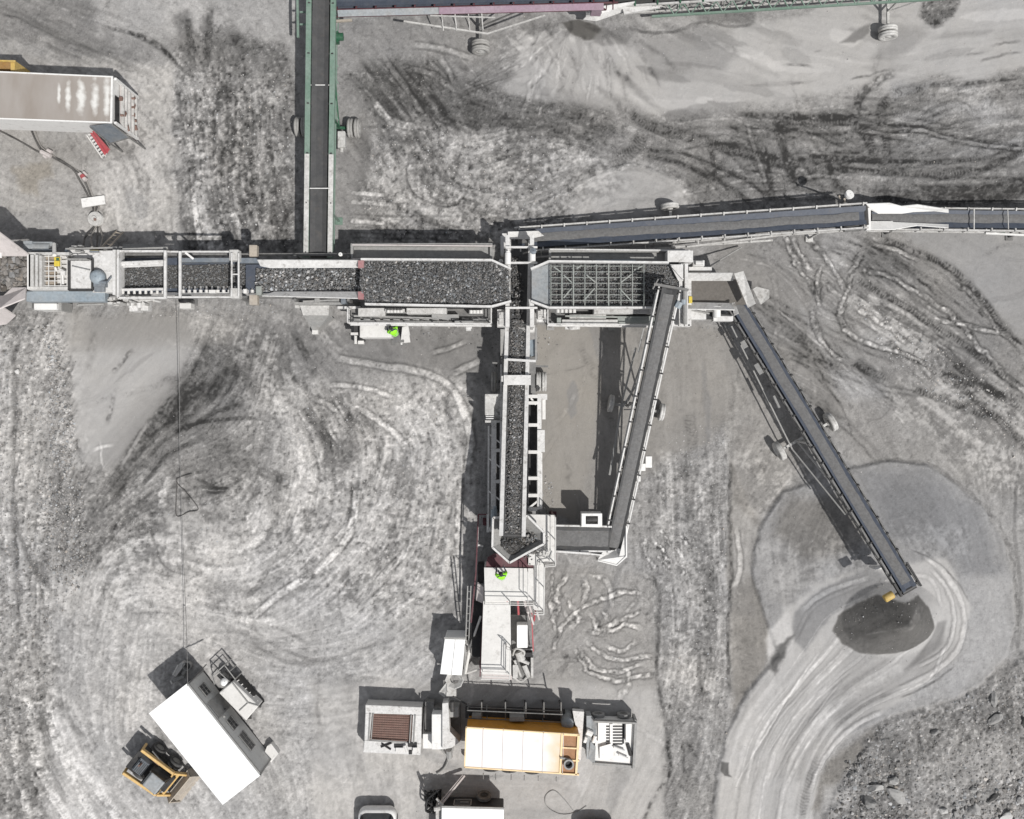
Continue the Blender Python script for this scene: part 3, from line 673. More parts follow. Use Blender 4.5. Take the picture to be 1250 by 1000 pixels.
for i in range(60):
    rr = random.Random(i + 600); x = rr.uniform(300, 550); y = rr.uniform(430, 760); a = math.atan2(y - 620, x - 250) + math.pi / 2 + rr.uniform(-0.3, 0.3); l = rr.uniform(20, 70)
    stroke([(x, y), (x - l * 0.5 * math.cos(a), y - l * 0.5 * math.sin(a)), (x - l * math.cos(a + 0.25), y - l * math.sin(a + 0.25))], rr.uniform(2, 6), rr.uniform(-22, 16), -8, wob=4)
for i in range(70):   # sweeping turning marks of the lower left
    rr = random.Random(i + 700); cx, cy = 330, 720; r = rr.uniform(80, 330); a0 = rr.uniform(0.3, 2.6); da = rr.uniform(0.15, 0.5)
    stroke([(cx + r * math.cos(a), cy + r * 0.62 * math.sin(a)) for a in np.linspace(a0, a0 + da, 4)], rr.uniform(1.5, 5), rr.uniform(-13, 10), -4, wob=3)
for i in range(26):
    rr = random.Random(i + 800); r = rr.uniform(60, 150); a0 = rr.uniform(2.6, 3.6)
    stroke([(265 + r * math.cos(a), 890 - r * 1.15 * math.sin(a)) for a in np.linspace(a0, a0 + 0.7, 5)], rr.uniform(1.5, 4), rr.uniform(-14, 12), -4, wob=2)
for p in ([(300, 755), (330, 785), (390, 805), (440, 792), (490, 776)], [(300, 780), (345, 806), (390, 812)], [(240, 770), (290, 772), (330, 790)], [(390, 815), (386, 850), (392, 900)], [(300, 760), (340, 768), (385, 790)]):
    dark(p, 4, -22)
for p, w in (([(33, 846), (44, 912), (57, 956), (88, 1010)], 13), ([(75, 916), (99, 941), (123, 967), (154, 1010)], 13), ([(60, 860), (70, 910), (95, 960), (120, 1010)], 12), ([(20, 860), (22, 930), (38, 1000)], 10)):
    stroke(p, w, 26, -6, tread=1, z=0.035, wob=3, ns=0.7)
for p in ([(5, 900), (20, 950), (30, 1010)], [(50, 860), (60, 920), (80, 980)], [(70, 850), (85, 880), (105, 905)]): dark(p, 7, -22)
# in front of the plant, right of the crusher
def rb(p, w=7): stroke(p, w - 1, 22, -34, ez=-.008, ns=1.8, wob=5)
for p in ([(675, 693), (672, 720), (678, 764), (680, 775)], [(694, 697), (682, 723), (678, 760)], [(714, 702), (716, 725), (707, 743)], [(690, 728), (703, 745)], [(728, 722), (740, 730)],
          [(675, 799), (680, 778), (696, 755), (719, 737), (742, 727), (765, 723), (788, 725)], [(719, 778), (742, 764), (765, 753), (788, 748)], [(698, 787), (710, 808), (728, 824), (751, 831), (779, 829), (800, 822)],
          [(714, 783), (737, 799), (765, 806), (800, 799)], [(735, 739), (742, 760)], [(737, 785), (760, 794), (779, 778)], [(692, 780), (691, 790)], [(742, 772), (765, 762), (785, 768)], [(720, 745), (730, 765), (722, 775)],
          [(790, 654), (788, 681), (806, 695)], [(800, 660), (815, 680)], [(798, 665), (812, 672)], [(705, 790), (722, 812), (750, 820), (790, 812)]):
    rb(p, 6.5)
for p in ([(790, 700), (804, 720), (804, 760), (802, 827), (812, 880), (816, 920), (818, 942), (800, 970), (782, 1010)], [(892, 560), (890, 640), (893, 700), (888, 760), (889, 800), (890, 850)],
          [(852, 790), (855, 830), (860, 855)], [(833, 899), (835, 952)], [(835, 900), (855, 935)]):
    dark(p, 4, -40, 0, -14)
stroke([(898, 640), (904, 690), (895, 720)], 6, 30, -26, wob=2)
for p in ([(840, 500), (845, 560), (838, 640)], [(880, 500), (878, 580), (884, 650)], [(812, 905), (822, 1000)], [(850, 900), (845, 960), (850, 1010)]): dark(p, 12, -18, 1)
for i in range(30):
    rr = random.Random(i + 900); x = rr.uniform(812, 884); y = rr.uniform(520, 930); l = rr.uniform(20, 90)
    stroke([(x, y), (x + rr.uniform(-4, 4), y + l * 0.5), (x + rr.uniform(-8, 8), y + l)], rr.uniform(2, 6), rr.uniform(-22, 18), -8, wob=3)
for i in range(14):
    rr = random.Random(i + 930); x = rr.uniform(780, 830); y = rr.uniform(640, 700)
    rb([(x, y), (x + 10, y + 14), (x + 12, y + 26)], 4)
for i in range(20):
    rr = random.Random(i + 950); y = rr.uniform(610, 840); x = rr.uniform(893, 925); 
    stroke([(x, y), (x + rr.uniform(5, 20), y + rr.uniform(-12, 12))], rr.uniform(2, 5), rr.uniform(-26, 14), -6, wob=3)

# --- faint wheel marks crossing the whole yard
for i in range(260):
    rr = random.Random(i + 2000); x = rr.uniform(-40, 1290); y = rr.uniform(-40, 1040)
    if x > 860 and y > 560: continue
    a = 3.5 * float(fbm(np.array([x], np.float32), np.array([y], np.float32), 420, 2, 4)[0]) * 3 + rr.uniform(-.35, .35); l = rr.uniform(30, 130); b = rr.uniform(-.6, .6)
    stroke([(x, y), (x + l * .5 * math.cos(a), y + l * .5 * math.sin(a)), (x + l * .5 * math.cos(a) + l * .5 * math.cos(a + b), y + l * .5 * math.sin(a) + l * .5 * math.sin(a + b))], rr.uniform(1.5, 7), rr.uniform(-17, 12), rr.uniform(-10, 0), tread=rr.random() < .35, wob=4, ns=.8)
# --- general texture and relief
TI += 2.2 * N1 + 1.6 * N5
q_ = np.clip(RG, .35, 1.7)
T += (3.8 * LF + 3.0 * LM + 3.2 * LW) * np.clip(q_ - .28, .08, 1.2) * np.where((X > 900) & (Y > 690), .35, 1)
Z += (0.006 * LF + 0.010 * LM) * q_
T += 12 * N1 + 20 * N2 * np.clip(RG, 0.5, 2) * 0.6 + 22 * N6 * np.clip(RG, .4, 1.8) * .6 + 22 * N3 * np.clip(RG, 0.35, 1.8) * 0.6 + 24 * N4 * np.clip(RG, 0.4, 2.6) * 0.5
T += sst(0.2, 0.32, N4) * 22 * np.clip(RG - 0.6, 0, 1.5) - sst(-0.2, -0.32, N4) * 24 * np.clip(RG - 0.4, 0, 1.5)
Z += (0.07 * N2 + 0.10 * N3 + 0.045 * N4) * np.clip(RG, 0.25, 3) * 0.55
fk = N4 * .8 + N6 * .75 + .05 * LF + .03 * LM + .25 * N5
zn = sst(-.22, .2, N5 + .07 * LW + .4 * N1) ; zd = sst(.22, -.15, N5 + .07 * LW + .3 * N2)
T += CR * (sst(.07, .15, fk) * 19 * zn - sst(-.08, -.18, fk) * 8 * zd); Z += CR * sst(.07, .15, fk) * .012
# fine cracked edges and dried crumbs keep the surface crisp
RD = np.abs(fbm(VX + 50, VY + 20, 13, 4, 2)); T -= sst(.022, .0, RD) * 20 * np.clip(q_ - .35, 0, 1.1)
RD2 = np.abs(fbm(X + 9 * N3, Y + 9 * N2, 7, 3, 5)); T += (sst(.05, .0, RD2) - .25) * 12 * np.clip(q_ - .3, 0, 1.2)
# the mound below the stacker and its fresh cone
def cone(cx, cy, rx, ry, h, p=1.0):
    d = np.hypot((X - cx) / rx, (Y - cy) / ry); return h * np.clip(1 - d, 0, 1) ** p
Z += cone(1075, 735, 150, 140, 0.9, 1.3)
dd = np.hypot((X - 1084) / 62, (Y - 752) / 46)
Z += np.where(dd < 1, 1.9 * (1 - dd), 0)
Z += sst(60, -60, X) * sst(360, 420, Y) * 0.5
far = np.maximum(np.maximum(-60 - X, X - 1310), np.maximum(-60 - Y, Y - 1060)).clip(0)
Z *= np.exp(-far / 400.0)
Z += sst(600, 6000, far) * 6 * (N1 + 0.5)
T = T + (158 + 6 * N1 - T) * sst(0, 45, far)
T = np.clip(T, 62, 236)

lin = ((T / 255.0 + 0.055) / 1.055) ** 2.4
GK = 0.78
alb = lin * GK
tw = 0.012 + TI * 0.010
C = np.stack([alb * (1.014 + tw * 1.3), alb * (0.997 + tw * 0.25), alb * (0.990 - tw * 1.5), np.ones_like(alb)], -1).clip(0, 0.85).astype(np.float32)
wx = (X - CX) * S; wy = (CY - Y) * S
ny, nx = X.shape
co = np.stack([wx, wy, Z], -1).reshape(-1, 3).astype(np.float32)
idx = np.arange(nx * ny, dtype=np.int32).reshape(ny, nx)
q = np.stack([idx[1:, :-1], idx[1:, 1:], idx[:-1, 1:], idx[:-1, :-1]], -1).reshape(-1)
def np_mesh(name, co, loops, k, col=None, mat=None, smooth=True):
    me = bpy.data.meshes.new(name)
    me.vertices.add(len(co)); me.vertices.foreach_set('co', np.ascontiguousarray(co, np.float32).reshape(-1))
    me.loops.add(len(loops)); me.loops.foreach_set('vertex_index', np.ascontiguousarray(loops, np.int32))
    nf = len(loops) // k
    me.polygons.add(nf); me.polygons.foreach_set('loop_start', np.arange(0, nf * k, k, dtype=np.int32))
    me.update(calc_edges=True)
    if not smooth: me.shade_flat()
    else: me.shade_smooth()
    if col is not None:
        a = me.color_attributes.new('tone', 'FLOAT_COLOR', 'POINT'); a.data.foreach_set('color', np.ascontiguousarray(col, np.float32).reshape(-1))
    me.materials.append(mat)
    o = bpy.data.objects.new(name, me); COL.objects.link(o)
    return o
g = np_mesh('ground', co, q, 4, C.reshape(-1, 4), M['soil'])
ga = g.data.attributes.new('grain', 'FLOAT', 'POINT'); ga.data.foreach_set('value', np.clip(.22 + .75 * (RG - .4), .2, 1).astype(np.float32).reshape(-1))
put(g, kind='structure')

def gz(px, py):
    j = int(np.clip(np.searchsorted(gy, py), 1, ny - 1)); i = int(np.clip(np.searchsorted(gx, px), 1, nx - 1))
    return float(Z[j, i])

# ------------------------------------------------------------------ loose stones
PHI = (1 + 5 ** 0.5) / 2
ICO = np.array([(-1, PHI, 0), (1, PHI, 0), (-1, -PHI, 0), (1, -PHI, 0), (0, -1, PHI), (0, 1, PHI), (0, -1, -PHI), (0, 1, -PHI), (PHI, 0, -1), (PHI, 0, 1), (-PHI, 0, -1), (-PHI, 0, 1)]) / 1.9
ICF = np.array([(0, 11, 5), (0, 5, 1), (0, 1, 7), (0, 7, 10), (0, 10, 11), (1, 5, 9), (5, 11, 4), (11, 10, 2), (10, 7, 6), (7, 1, 8), (3, 9, 4), (3, 4, 2), (3, 2, 6), (3, 6, 8), (3, 8, 9), (4, 9, 5), (2, 4, 11), (6, 2, 10), (8, 6, 7), (9, 8, 1)])
def stones(name, P, size, col, extra=None, flat=0.7, label=None, kind='stuff'):
    """P (n,3) world points, size (n,), col (n,3): one loose layer of broken stones"""
    n = len(P); r = RNG
    V = ICO[None] * (1 + r.uniform(-0.38, 0.38, (n, 12, 1)))
    V = V * (1 + r.uniform(-0.3, 0.3, (n, 1, 3)))
    ang = r.uniform(0, 2 * math.pi, (n, 3))
    def rot(V, a, i, j):
        c, s_ = np.cos(a)[:, None], np.sin(a)[:, None]
        x, y = V[..., i].copy(), V[..., j].copy(); V[..., i] = x * c - y * s_; V[..., j] = x * s_ + y * c
    rot(V, ang[:, 0], 0, 2); rot(V, ang[:, 2], 1, 2)
    V[..., 2] *= flat
    rot(V, ang[:, 1], 0, 1)
    V = V * (size[:, None, None] * 0.5) + P[:, None, :]
    F = (ICF[None] + (np.arange(n) * 12)[:, None, None]).reshape(-1)
    cc = np.concatenate([np.repeat(col, 12, 0), np.ones((n * 12, 1))], 1)
    co = V.reshape(-1, 3)
    if extra:                                   # bed of fines below the stones
        ev, ef, ec = extra
        b = len(co); co = np.concatenate([co, ev]); F = np.concatenate([F, (np.array(ef) + b).reshape(-1)])
        cc = np.concatenate([cc, np.tile([*ec, 1.0], (len(ev), 1))])
    loc = co.mean(0); loc[2] = co[:, 2].min()
    o = np_mesh(name, co - loc, F, 3, cc, M['stone'], smooth=False); o.location = loc
    put(o, label, None, None, kind)
    return o
def inpoly(pts, x, y):
    ins = np.zeros(x.shape, bool); n = len(pts)
    for i in range(n):
        ax, ay = pts[i]; bx, by = pts[(i + 1) % n]
        if ay != by: ins ^= ((ay > y) != (by > y)) & (x < (bx - ax) * (y - ay) / (by - ay) + ax)
    return ins
def scatter_px(pts, n):
    xs = [p[0] for p in pts]; ys = [p[1] for p in pts]; out = np.zeros((0, 2))
    while len(out) < n:
        p = np.stack([RNG.uniform(min(xs), max(xs), n * 2), RNG.uniform(min(ys), max(ys), n * 2)], 1)
        out = np.concatenate([out, p[inpoly(pts, p[:, 0], p[:, 1])]])
    return out[:n]
def ground_pts(p, lift=0.0):
    i = np.clip(np.searchsorted(gx, p[:, 0]), 1, nx - 1); j = np.clip(np.searchsorted(gy, p[:, 1]), 1, ny - 1)
    return np.stack([(p[:, 0] - CX) * S, (CY - p[:, 1]) * S, Z[j, i] + lift], 1)
def greys(n, lo, hi, pale=0.08, pv=0.5, warm=0.03):
    v = RNG.uniform(lo, hi, n); k = RNG.random(n) < pale; v[k] = RNG.uniform(pv * 0.7, pv, k.sum())
    w = RNG.normal(warm, 0.03, n); return np.stack([v * (1 + w), v, v * (1 - w)], 1).clip(0.005, 0.8)

def gravel(name, label, regs):
    P, Sz, Cc = [], [], []
    for pts, n, lo, hi, a, b, pale in regs:
        p = scatter_px(pts, n); P.append(ground_pts(p)); s_ = lo + (hi - lo) * RNG.random(n) ** 3; Sz.append(s_); Cc.append(greys(n, a, b, pale))
    return stones(name, np.concatenate(P), np.concatenate(Sz), np.concatenate(Cc), label=label)
gravel('gravel_bank', 'loose grey gravel spread along the left edge of the yard', [
    ([(-30, 385), (60, 385), (80, 430), (95, 540), (85, 620), (110, 680), (70, 760), (50, 870), (-30, 1010)], 9000, 0.03, 0.10, 0.13, 0.36, 0.06),
    ([(50, 395), (68, 410), (78, 470), (92, 520), (88, 600), (60, 560), (60, 450)], 900, 0.05, 0.17, 0.16, 0.4, 0.2),
    ([(45, 590), (100, 590), (110, 680), (95, 730), (60, 700)], 1200, 0.05, 0.15, 0.12, 0.36, 0.15)])
gravel('rubble_scree', 'broken rock debris covering the lower right corner of the yard', [
    ([(1070, 885), (1150, 862), (1200, 838), (1270, 800), (1290, 1030), (1000, 1030), (1015, 980)], 5200, 0.03, 0.13, 0.13, 0.38, 0.08),
    ([(1160, 960), (1280, 930), (1280, 1020), (1150, 1020)], 500, 0.08, 0.32, 0.12, 0.38, 0.25),
    ([(1030, 930), (1110, 900), (1110, 1010), (1010, 1010)], 600, 0.06, 0.24, 0.08, 0.3, 0.15)])
gravel('spilled_stone', 'dark broken stone spilled on the ground under the belts and screens', [
    ([(420, 385), (610, 385), (610, 425), (500, 415), (430, 420)], 260, .03, .12, .08, .25, .1), ([(610, 400), (690, 400), (680, 470), (660, 440), (655, 640), (580, 640), (590, 420)], 420, .03, .13, .08, .25, .1),
    ([(655, 580), (672, 580), (680, 640), (660, 640)], 160, .04, .14, .2, .4, .1), ([(140, 365), (330, 368), (350, 392), (150, 385)], 300, .03, .11, .15, .4, .15), ([(1040, 650), (1110, 700), (1150, 740), (1100, 810), (1010, 790), (1020, 720)], 500, .02, .07, .1, .3, .1),
    ([(680, 300), (1050, 270), (1050, 285), (700, 310)], 260, .03, .1, .12, .3, .1), ([(840, 380), (900, 380), (930, 420), (860, 410)], 200, .03, .09, .15, .35, .1)])
gravel('scattered_pebbles', 'small pebbles scattered thinly over the dusty yard', [
    ([(-10, 0), (1260, 0), (1260, 1000), (-10, 1000)], 3500, 0.02, 0.07, 0.15, 0.45, 0.3),
    ([(225, 90), (360, 90), (360, 300), (225, 300)], 900, 0.03, 0.10, 0.12, 0.5, 0.35),
    ([(460, 150), (700, 170), (700, 290), (440, 290)], 900, 0.03, 0.10, 0.12, 0.5, 0.35),
    ([(340, 480), (570, 480), (560, 740), (330, 700)], 1200, 0.03, 0.09, 0.2, 0.55, 0.35),
    ([(1030, 350), (1240, 480), (1240, 560), (1100, 460)], 800, 0.03, 0.12, 0.12, 0.5, 0.35),
    ([(805, 520), (890, 520), (888, 920), (815, 920)], 900, 0.03, 0.10, 0.15, 0.5, 0.35),
    ([(100, 640), (300, 600), (300, 760), (90, 760)], 600, 0.03, 0.10, 0.2, 0.5, 0.3)])

def boulder(px, py, sx, sy, sz, rot, label, tone=0.33, group='loose boulders on the ground'):
    import bmesh
    bm = bmesh.new(); bmesh.ops.create_icosphere(bm, subdivisions=3, radius=0.5)
    rr = random.Random(int(px * 7 + py)); off = Vector((rr.uniform(0, 50), rr.uniform(0, 50), 0))
    planes = [(Vector((rr.uniform(-1, 1), rr.uniform(-1, 1), rr.uniform(-0.6, 1))).normalized(), rr.uniform(0.26, 0.4)) for _ in range(11)]
    from mathutils import noise
    for v in bm.verts:
        for n_, d in planes:
            k = v.co.dot(n_) - d
            if k > 0: v.co -= n_ * k
        v.co *= 1 + 0.12 * noise.noise(v.co * 5 + off)
        v.co = Vector((v.co.x * sx, v.co.y * sy, v.co.z * sz)) * 1.25
    me = bpy.data.meshes.new('boulder'); bm.to_mesh(me); bm.free()
    a = me.color_attributes.new('tone', 'FLOAT_COLOR', 'POINT')
    a.data.foreach_set('color', np.tile([tone * 1.02, tone, tone * 0.97, 1], (len(me.vertices), 1)).astype(np.float32).reshape(-1))
    me.materials.append(M['stone'])
    o = bpy.data.objects.new('boulder', me); COL.objects.link(o)
    o.scale = (.8, .8, .8)
    o.location = W(px, py); o.location.z = gz(px, py) + sz * 0.15; o.rotation_euler = (0, 0, rot)
    put(o, label, 'boulder', group)
for b in ((22, 454, 0.3, 0.38, 0.25, 0, 'pale oval boulder alone on the gravel strip at the far left', 0.5), (82, 503, 0.22, 0.2, 0.2, 1, 'small pale rounded boulder on the right rim of the left gravel bank', 0.5),
          (60, 397, 0.2, 0.16, 0.16, 0.4, 'small pale stone just below the white cooling unit of the jaw crusher', 0.48),
          (1210, 853, 0.55, 1.0, 0.5, 0.1, 'tall narrow grey boulder near the right edge, highest of the rubble boulders', 0.3), (1213, 876, 0.95, 0.6, 0.5, 0.5, 'round topped brownish boulder right below the tall narrow one', 0.27),
          (1140, 892, 0.6, 0.35, 0.4, 0.4, 'dark wedge shaped boulder with a pale lower lip in the middle of the rubble', 0.26), (1089, 952, 0.7, 0.6, 0.6, 0.2, 'blocky pale boulder standing over the wide flat slab', 0.38),
          (1092, 968, 1.6, 0.9, 0.5, -0.5, 'wide flat slab boulder leaning down to the right', 0.33), (1065, 960, 1.1, 0.5, 0.5, 0.05, 'long flat boulder left of the wide slab', 0.36),
          (1060, 977, 0.8, 0.9, 0.6, 0.8, 'dark edged boulder below the long flat one', 0.24), (1186, 963, 0.5, 0.4, 0.35, 0.3, 'small pointed grey boulder in the pale rubble field', 0.32),
          (1211, 971, 0.95, 0.25, 0.3, 0.6, 'dark sliver of rock lying slanted in the rubble', 0.09), (1150, 988, 0.6, 0.5, 0.45, 0, 'pale block in the cluster at the bottom edge', 0.45),
          (1165, 992, 0.5, 0.5, 0.4, 0.9, 'grey cracked block right of the pale block at the bottom edge', 0.3), (1188, 986, 0.9, 0.8, 0.6, 0.3, 'large pale grey boulder near the bottom edge', 0.37),
          (1226, 995, 0.9, 0.7, 0.5, 0.2, 'bluish white flat boulder in the bottom right corner', 0.5), (1242, 975, 0.5, 0.4, 0.35, 0.2, 'small pale boulder above the bluish white one', 0.44),
          (1248, 880, 0.3, 0.8, 0.4, 0.1, 'narrow dark rock at the right edge of the frame', 0.13)):
    boulder(*b)
# ------------------------------------------------------------------ conveyors
def conveyor(name, label, A, B, bw, rail='white', belt='rubber', beltedge=None, gap=0.16, depth=0.55, step=1.3, railh=0.18, railw=0.09, brk='midgrey',
             truss='midgrey', head='darkmetal', tail=True, load=None, loadw=0.45, loadlabel=None, group=None, skirt=None, side='both', extras=None, loadt=(0.0, 0.98), head_end=True):
    a, b = W(*A), W(*B)
    th = Thing(name, label, 'conveyor', A[0], A[1], 0, group)
    d = (b - a); L = d.length; d.normalize(); s = d.cross(Vector((0, 0, 1))).normalized(); u = s.cross(d)
    P = lambda t, x, z: a + d * t + s * x + u * z
    hw = bw / 2
    # trough belt with edge strips
    prof = [(-hw, 0.10), (-hw * 0.55, 0.02), (-hw * 0.42, 0.0), (hw * 0.42, 0.0), (hw * 0.55, 0.02), (hw, 0.10)]
    mb = MB(); n = len(prof); vs = []; fs = []
    for t in (0, L):
        for x, z in prof: vs.append(P(t, x, z))
        for x, z in prof: vs.append(P(t, x, z - 0.03))
    for k in range(n - 1):
        fs += [(k, k + 1, 2 * n + k + 1, 2 * n + k), (n + k + 1, n + k, 3 * n + k, 3 * n + k + 1)]
    fs += [(0, 2 * n, 3 * n, n), (n - 1, 2 * n - 1, 4 * n - 1, 3 * n - 1)]
    mb.add(vs, fs)
    mb.beam(P(0.1, 0, -0.30), P(L - 0.1, 0, -0.30), bw * 0.96, 0.02)
    mb.build('belt', beltedge or belt, th)
    if head_end:
        MB().tube(P(L, -hw * 0.98, -0.15), P(L, hw * 0.98, -0.15), 0.17, 16).build('head_pulley', head, th)
    if tail: MB().tube(P(0, -hw * 0.98, -0.15), P(0, hw * 0.98, -0.15), 0.15, 16).build('tail_pulley', head, th)
    off = hw + gap
    for sg in (-1, 1):
        m = MB().beam(P(-0.15, sg * off, -0.02), P(L + 0.1, sg * off, -0.02), railw, railh)
        m.beam(P(-0.05, sg * off, -depth), P(L * 0.97, sg * off, -depth), 0.07, 0.07)
        k = int(L / step)
        for i in range(k + 1):
            t = i * L / k; t2 = min(L * 0.97, (i + 1) * L / k)
            m.beam(P(min(t, L * 0.97), sg * off, -0.1), P(min(t, L * 0.97), sg * off, -depth), 0.05)
            if i < k: m.beam(P(t, sg * off, -depth if i % 2 else -0.12), P(t2, sg * off, -0.12 if i % 2 else -depth), 0.045)
        m.build('side_frame', rail, th)
    m = MB(); k = int(L / step)
    for i in range(k + 1):
        t = 0.12 + i * (L - 0.24) / k; m.cut()
        for sg in (-1, 1):
            m.beam(P(t, sg * (hw * 0.9), 0.0), P(t, sg * (off + 0.05), 0.07), 0.07, 0.10)
            m.tube(P(t, sg * (hw * 0.5), -0.06), P(t, sg * (hw + 0.02), 0.02), 0.055, 8)
        m.tube(P(t, -hw * 0.45, -0.08), P(t, hw * 0.45, -0.08), 0.055, 8)
        m.beam(P(t, -off, -depth), P(t, off, -depth), 0.06)
    m.build('idler', brk, th)
    if skirt:
        t0, t1, col = skirt
        for sg in (-1, 1):
            MB().plate([P(t0 * L, sg * hw * 0.72, 0.05), P(t1 * L, sg * hw * 0.72, 0.05), P(t1 * L, sg * (hw + 0.14), 0.36), P(t0 * L, sg * (hw + 0.14), 0.36)], 0.03).build('skirt_board', col, th)
    if load:
        lw = bw * loadw; seg = max(8, int(L / 0.25)); m = MB(); rr = random.Random(int(A[0] + B[1]))
        pr = [(-1, 0.0), (-0.6, 0.6), (0, 1.0), (0.6, 0.6), (1, 0.0)]; vs = []; fs = []
        ph = 0
        for i in range(seg + 1):
            t = L * (loadt[0] + (loadt[1] - loadt[0]) * i / seg); ph += rr.uniform(-0.02, 0.02); ph *= 0.9
            for x, z in pr: vs.append(P(t, (x * lw * (1 + rr.uniform(-0.05, 0.05)) + ph), 0.012 + z * 0.07 * (1 + rr.uniform(-0.3, 0.3)) + (0.025 if abs(x) == 1 else 0)))
        for i in range(seg):
            for k in range(4): fs.append((i * 5 + k, i * 5 + k + 1, i * 5 + k + 6, i * 5 + k + 5))
        m.add(vs, fs)
        o = m.build('sand_layer', load, smooth=True); put(o, loadlabel, None, None, 'stuff')
    th.P, th.L, th.off, th.hw, th.d, th.s = P, L, off, hw, d, s
    return th

def axle(th, t, half, r=0.5, w=0.26, twin=True, z=0.0, mat='midgrey', sides=(-1, 1), tm='tyre'):
    """transport axle below a conveyor: beam, legs and wheels touching the ground"""
    c = th.P(t, 0, 0); s = Vector((th.s.x, th.s.y, 0)).normalized(); c0 = Vector((c.x, c.y, r + z + gz(CX + c.x / S, CY - c.y / S)))
    m = MB().beam(c0 - s * (half if -1 in sides else 0), c0 + s * (half if 1 in sides else 0), 0.13)
    for sg in (-1, 1):
        m.beam(c0 + s * sg * min(half * 0.6, th.off), th.P(t, sg * th.off, -0.5), 0.09)
        m.beam(c0 + s * sg * min(half * 0.6, th.off), th.P(t + 2.2, sg * th.off, -0.5), 0.07)
        if sg in sides: m.tube(c0 + s * sg * (half - 0.05), c0 + s * sg * (half - 0.22), 0.16, 12)
    m.build('axle', mat, th)
    for sg in sides:
        for k in ((0, 1) if twin else (0,)):
            add_wheel(th, c0 + s * sg * (half + k * (w + 0.06)), s * sg, r, w, tm)

def support(th, t, mat='midgrey', w=0.1, spread=0.0):
    m = MB()
    for sg in (-1, 1):
        p = th.P(t, sg * th.off, -0.5); q = Vector((p.x, p.y, 0)) + Vector((th.s.x, th.s.y, 0)) * sg * spread
        m.beam(p, q, w); m.wbox(q.x - 0.2, q.y - 0.2, q.x + 0.2, q.y + 0.2, -0.05, 0.06)
    p = [th.P(t, sg * th.off, -1.0) for sg in (-1, 1)]; m.beam(p[0], p[1], 0.07)
    m.build('support_leg', mat, th)

# --- green conveyor running up out of the frame
gc = conveyor('belt_conveyor', 'green railed belt conveyor running straight up to the top edge of the yard', (388.5, 311, 2.2), (393, -60, 2.9), 0.86, 'green', 'rubber', gap=0.20, step=2.6, railw=0.27, railh=0.22, depth=0.5, truss='green', brk='darkmetal', head='darkmetal')
axle(gc, 7.2, 1.25, 0.52, 0.30, True, mat='deepgreen', tm='paletyre')
support(gc, 2.2, 'green'); support(gc, 15.0, 'green')
m = MB().tube(W(409, 45, 2.0), W(419, 45, 2.0), 0.2, 12).box(405, 38, 413, 51, 1.6, 2.0); m.build('drive_motor', 'deepgreen', gc)
m = MB()
m.beam(W(411, 60, 1.5), W(409, 200, 1.2), 0.08).beam(W(414, 12, 1.5), W(411, 60, 1.5), 0.06).beam(W(409, 200, 1.2), W(408, 305, 1.2), 0.05)
for y in (70, 90, 105, 120, 135): m.beam(W(407, y, 1.5), W(413, y + 12, 1.1), 0.05)
m.beam(W(363, -20, 2.0), W(364, 46, 2.0), 0.12).beam(W(366, 15, 2.0), W(373, 15, 2.0), 0.08).beam(W(366, 30, 2.0), W(373, 30, 2.0), 0.08)
m.build('service_pipe', 'green', gc)
MB().box(412, 160, 421, 180, 0.9, 1.3).tube(W(417, 180, 1.1), W(417, 186, 1.1), 0.1).build('oil_box', 'dustwhite', gc, bevel=0.02)
m = MB()
for y in (104, 230): m.beam(W(378, y, 2.6), W(402, y, 2.6), 0.04, 0.04)
m.build('belt_guard_strap', 'bleached', gc)
for sg in (-1, 1):
    MB().plate([gc.P(-.1, sg * gc.off - .125, .105), gc.P(5.2, sg * gc.off - .125, .105), gc.P(5.2, sg * gc.off + .125, .105), gc.P(-.1, sg * gc.off + .125, .105)], .015)  .build('rail_cover', 'dustwhite', gc, label='pale bleached lower end of the green rail')
MB().box(358, 312, 417, 317, 1.0, 1.15).build('tail_tray', 'grey', gc)

# --- maroon conveyor leaving along the top edge
mc = conveyor('belt_conveyor', 'maroon framed conveyor lying along the top edge, right of the green conveyor', (385, -2, 2.4), (752, -12, 3.4), 1.0, 'maroon', 'rubberblue', gap=0.14, step=1.0, railw=0.07, railh=0.12, depth=0.8, brk='maroon')
p0, p1 = mc.P(1.2, mc.off + 0.09, 0.1), mc.P(mc.L * 0.98, mc.off + 0.09, 0.1)
def side_plate(th, t0, t1, x, w, zz, name, mat):
    MB().plate([th.P(t0, x, zz), th.P(t1, x, zz), th.P(t1, x + w, zz - 0.12), th.P(t0, x + w, zz - 0.12)], 0.04).build(name, mat, th)
side_plate(mc, 1.2, 6.5, mc.off + 0.05, 0.30, 0.1, 'side_plate', 'paleblue')
side_plate(mc, 6.52, mc.L * 0.96, mc.off + 0.05, 0.30, 0.1, 'side_plate', 'plum')
axle(mc, 8.6, 1.6, 0.5, 0.27, True, mat='midgrey', sides=(1,), tm='paletyre')
m = MB().beam(mc.P(4.5, mc.off + .3, -0.9), mc.P(8.9, mc.off + 0.9, -1.3), 0.09).beam(mc.P(6, mc.off + .25, -0.4), mc.P(9.4, mc.off + 0.4, -0.5), 0.06).beam(mc.P(8.9, mc.off + .9, -1.3), mc.P(12, mc.off + .3, -0.6), 0.07)
for k in range(4): m.beam(mc.P(6.6 + k * .7, mc.off + .2, -0.4), mc.P(6.6 + k * .7, mc.off + .75, -1.1), 0.05)
m.build('tow_frame', 'dustwhite', mc)
MB().beam(mc.P(0.5, mc.off + .35, -0.6), mc.P(1.8, mc.off + .3, -0.6), 0.12).build('guard_bar', 'tan', mc)
MB().box(722, -30, 735, 12, 2.2, 3.0).build('head_hood', 'plum', mc, bevel=0.03)

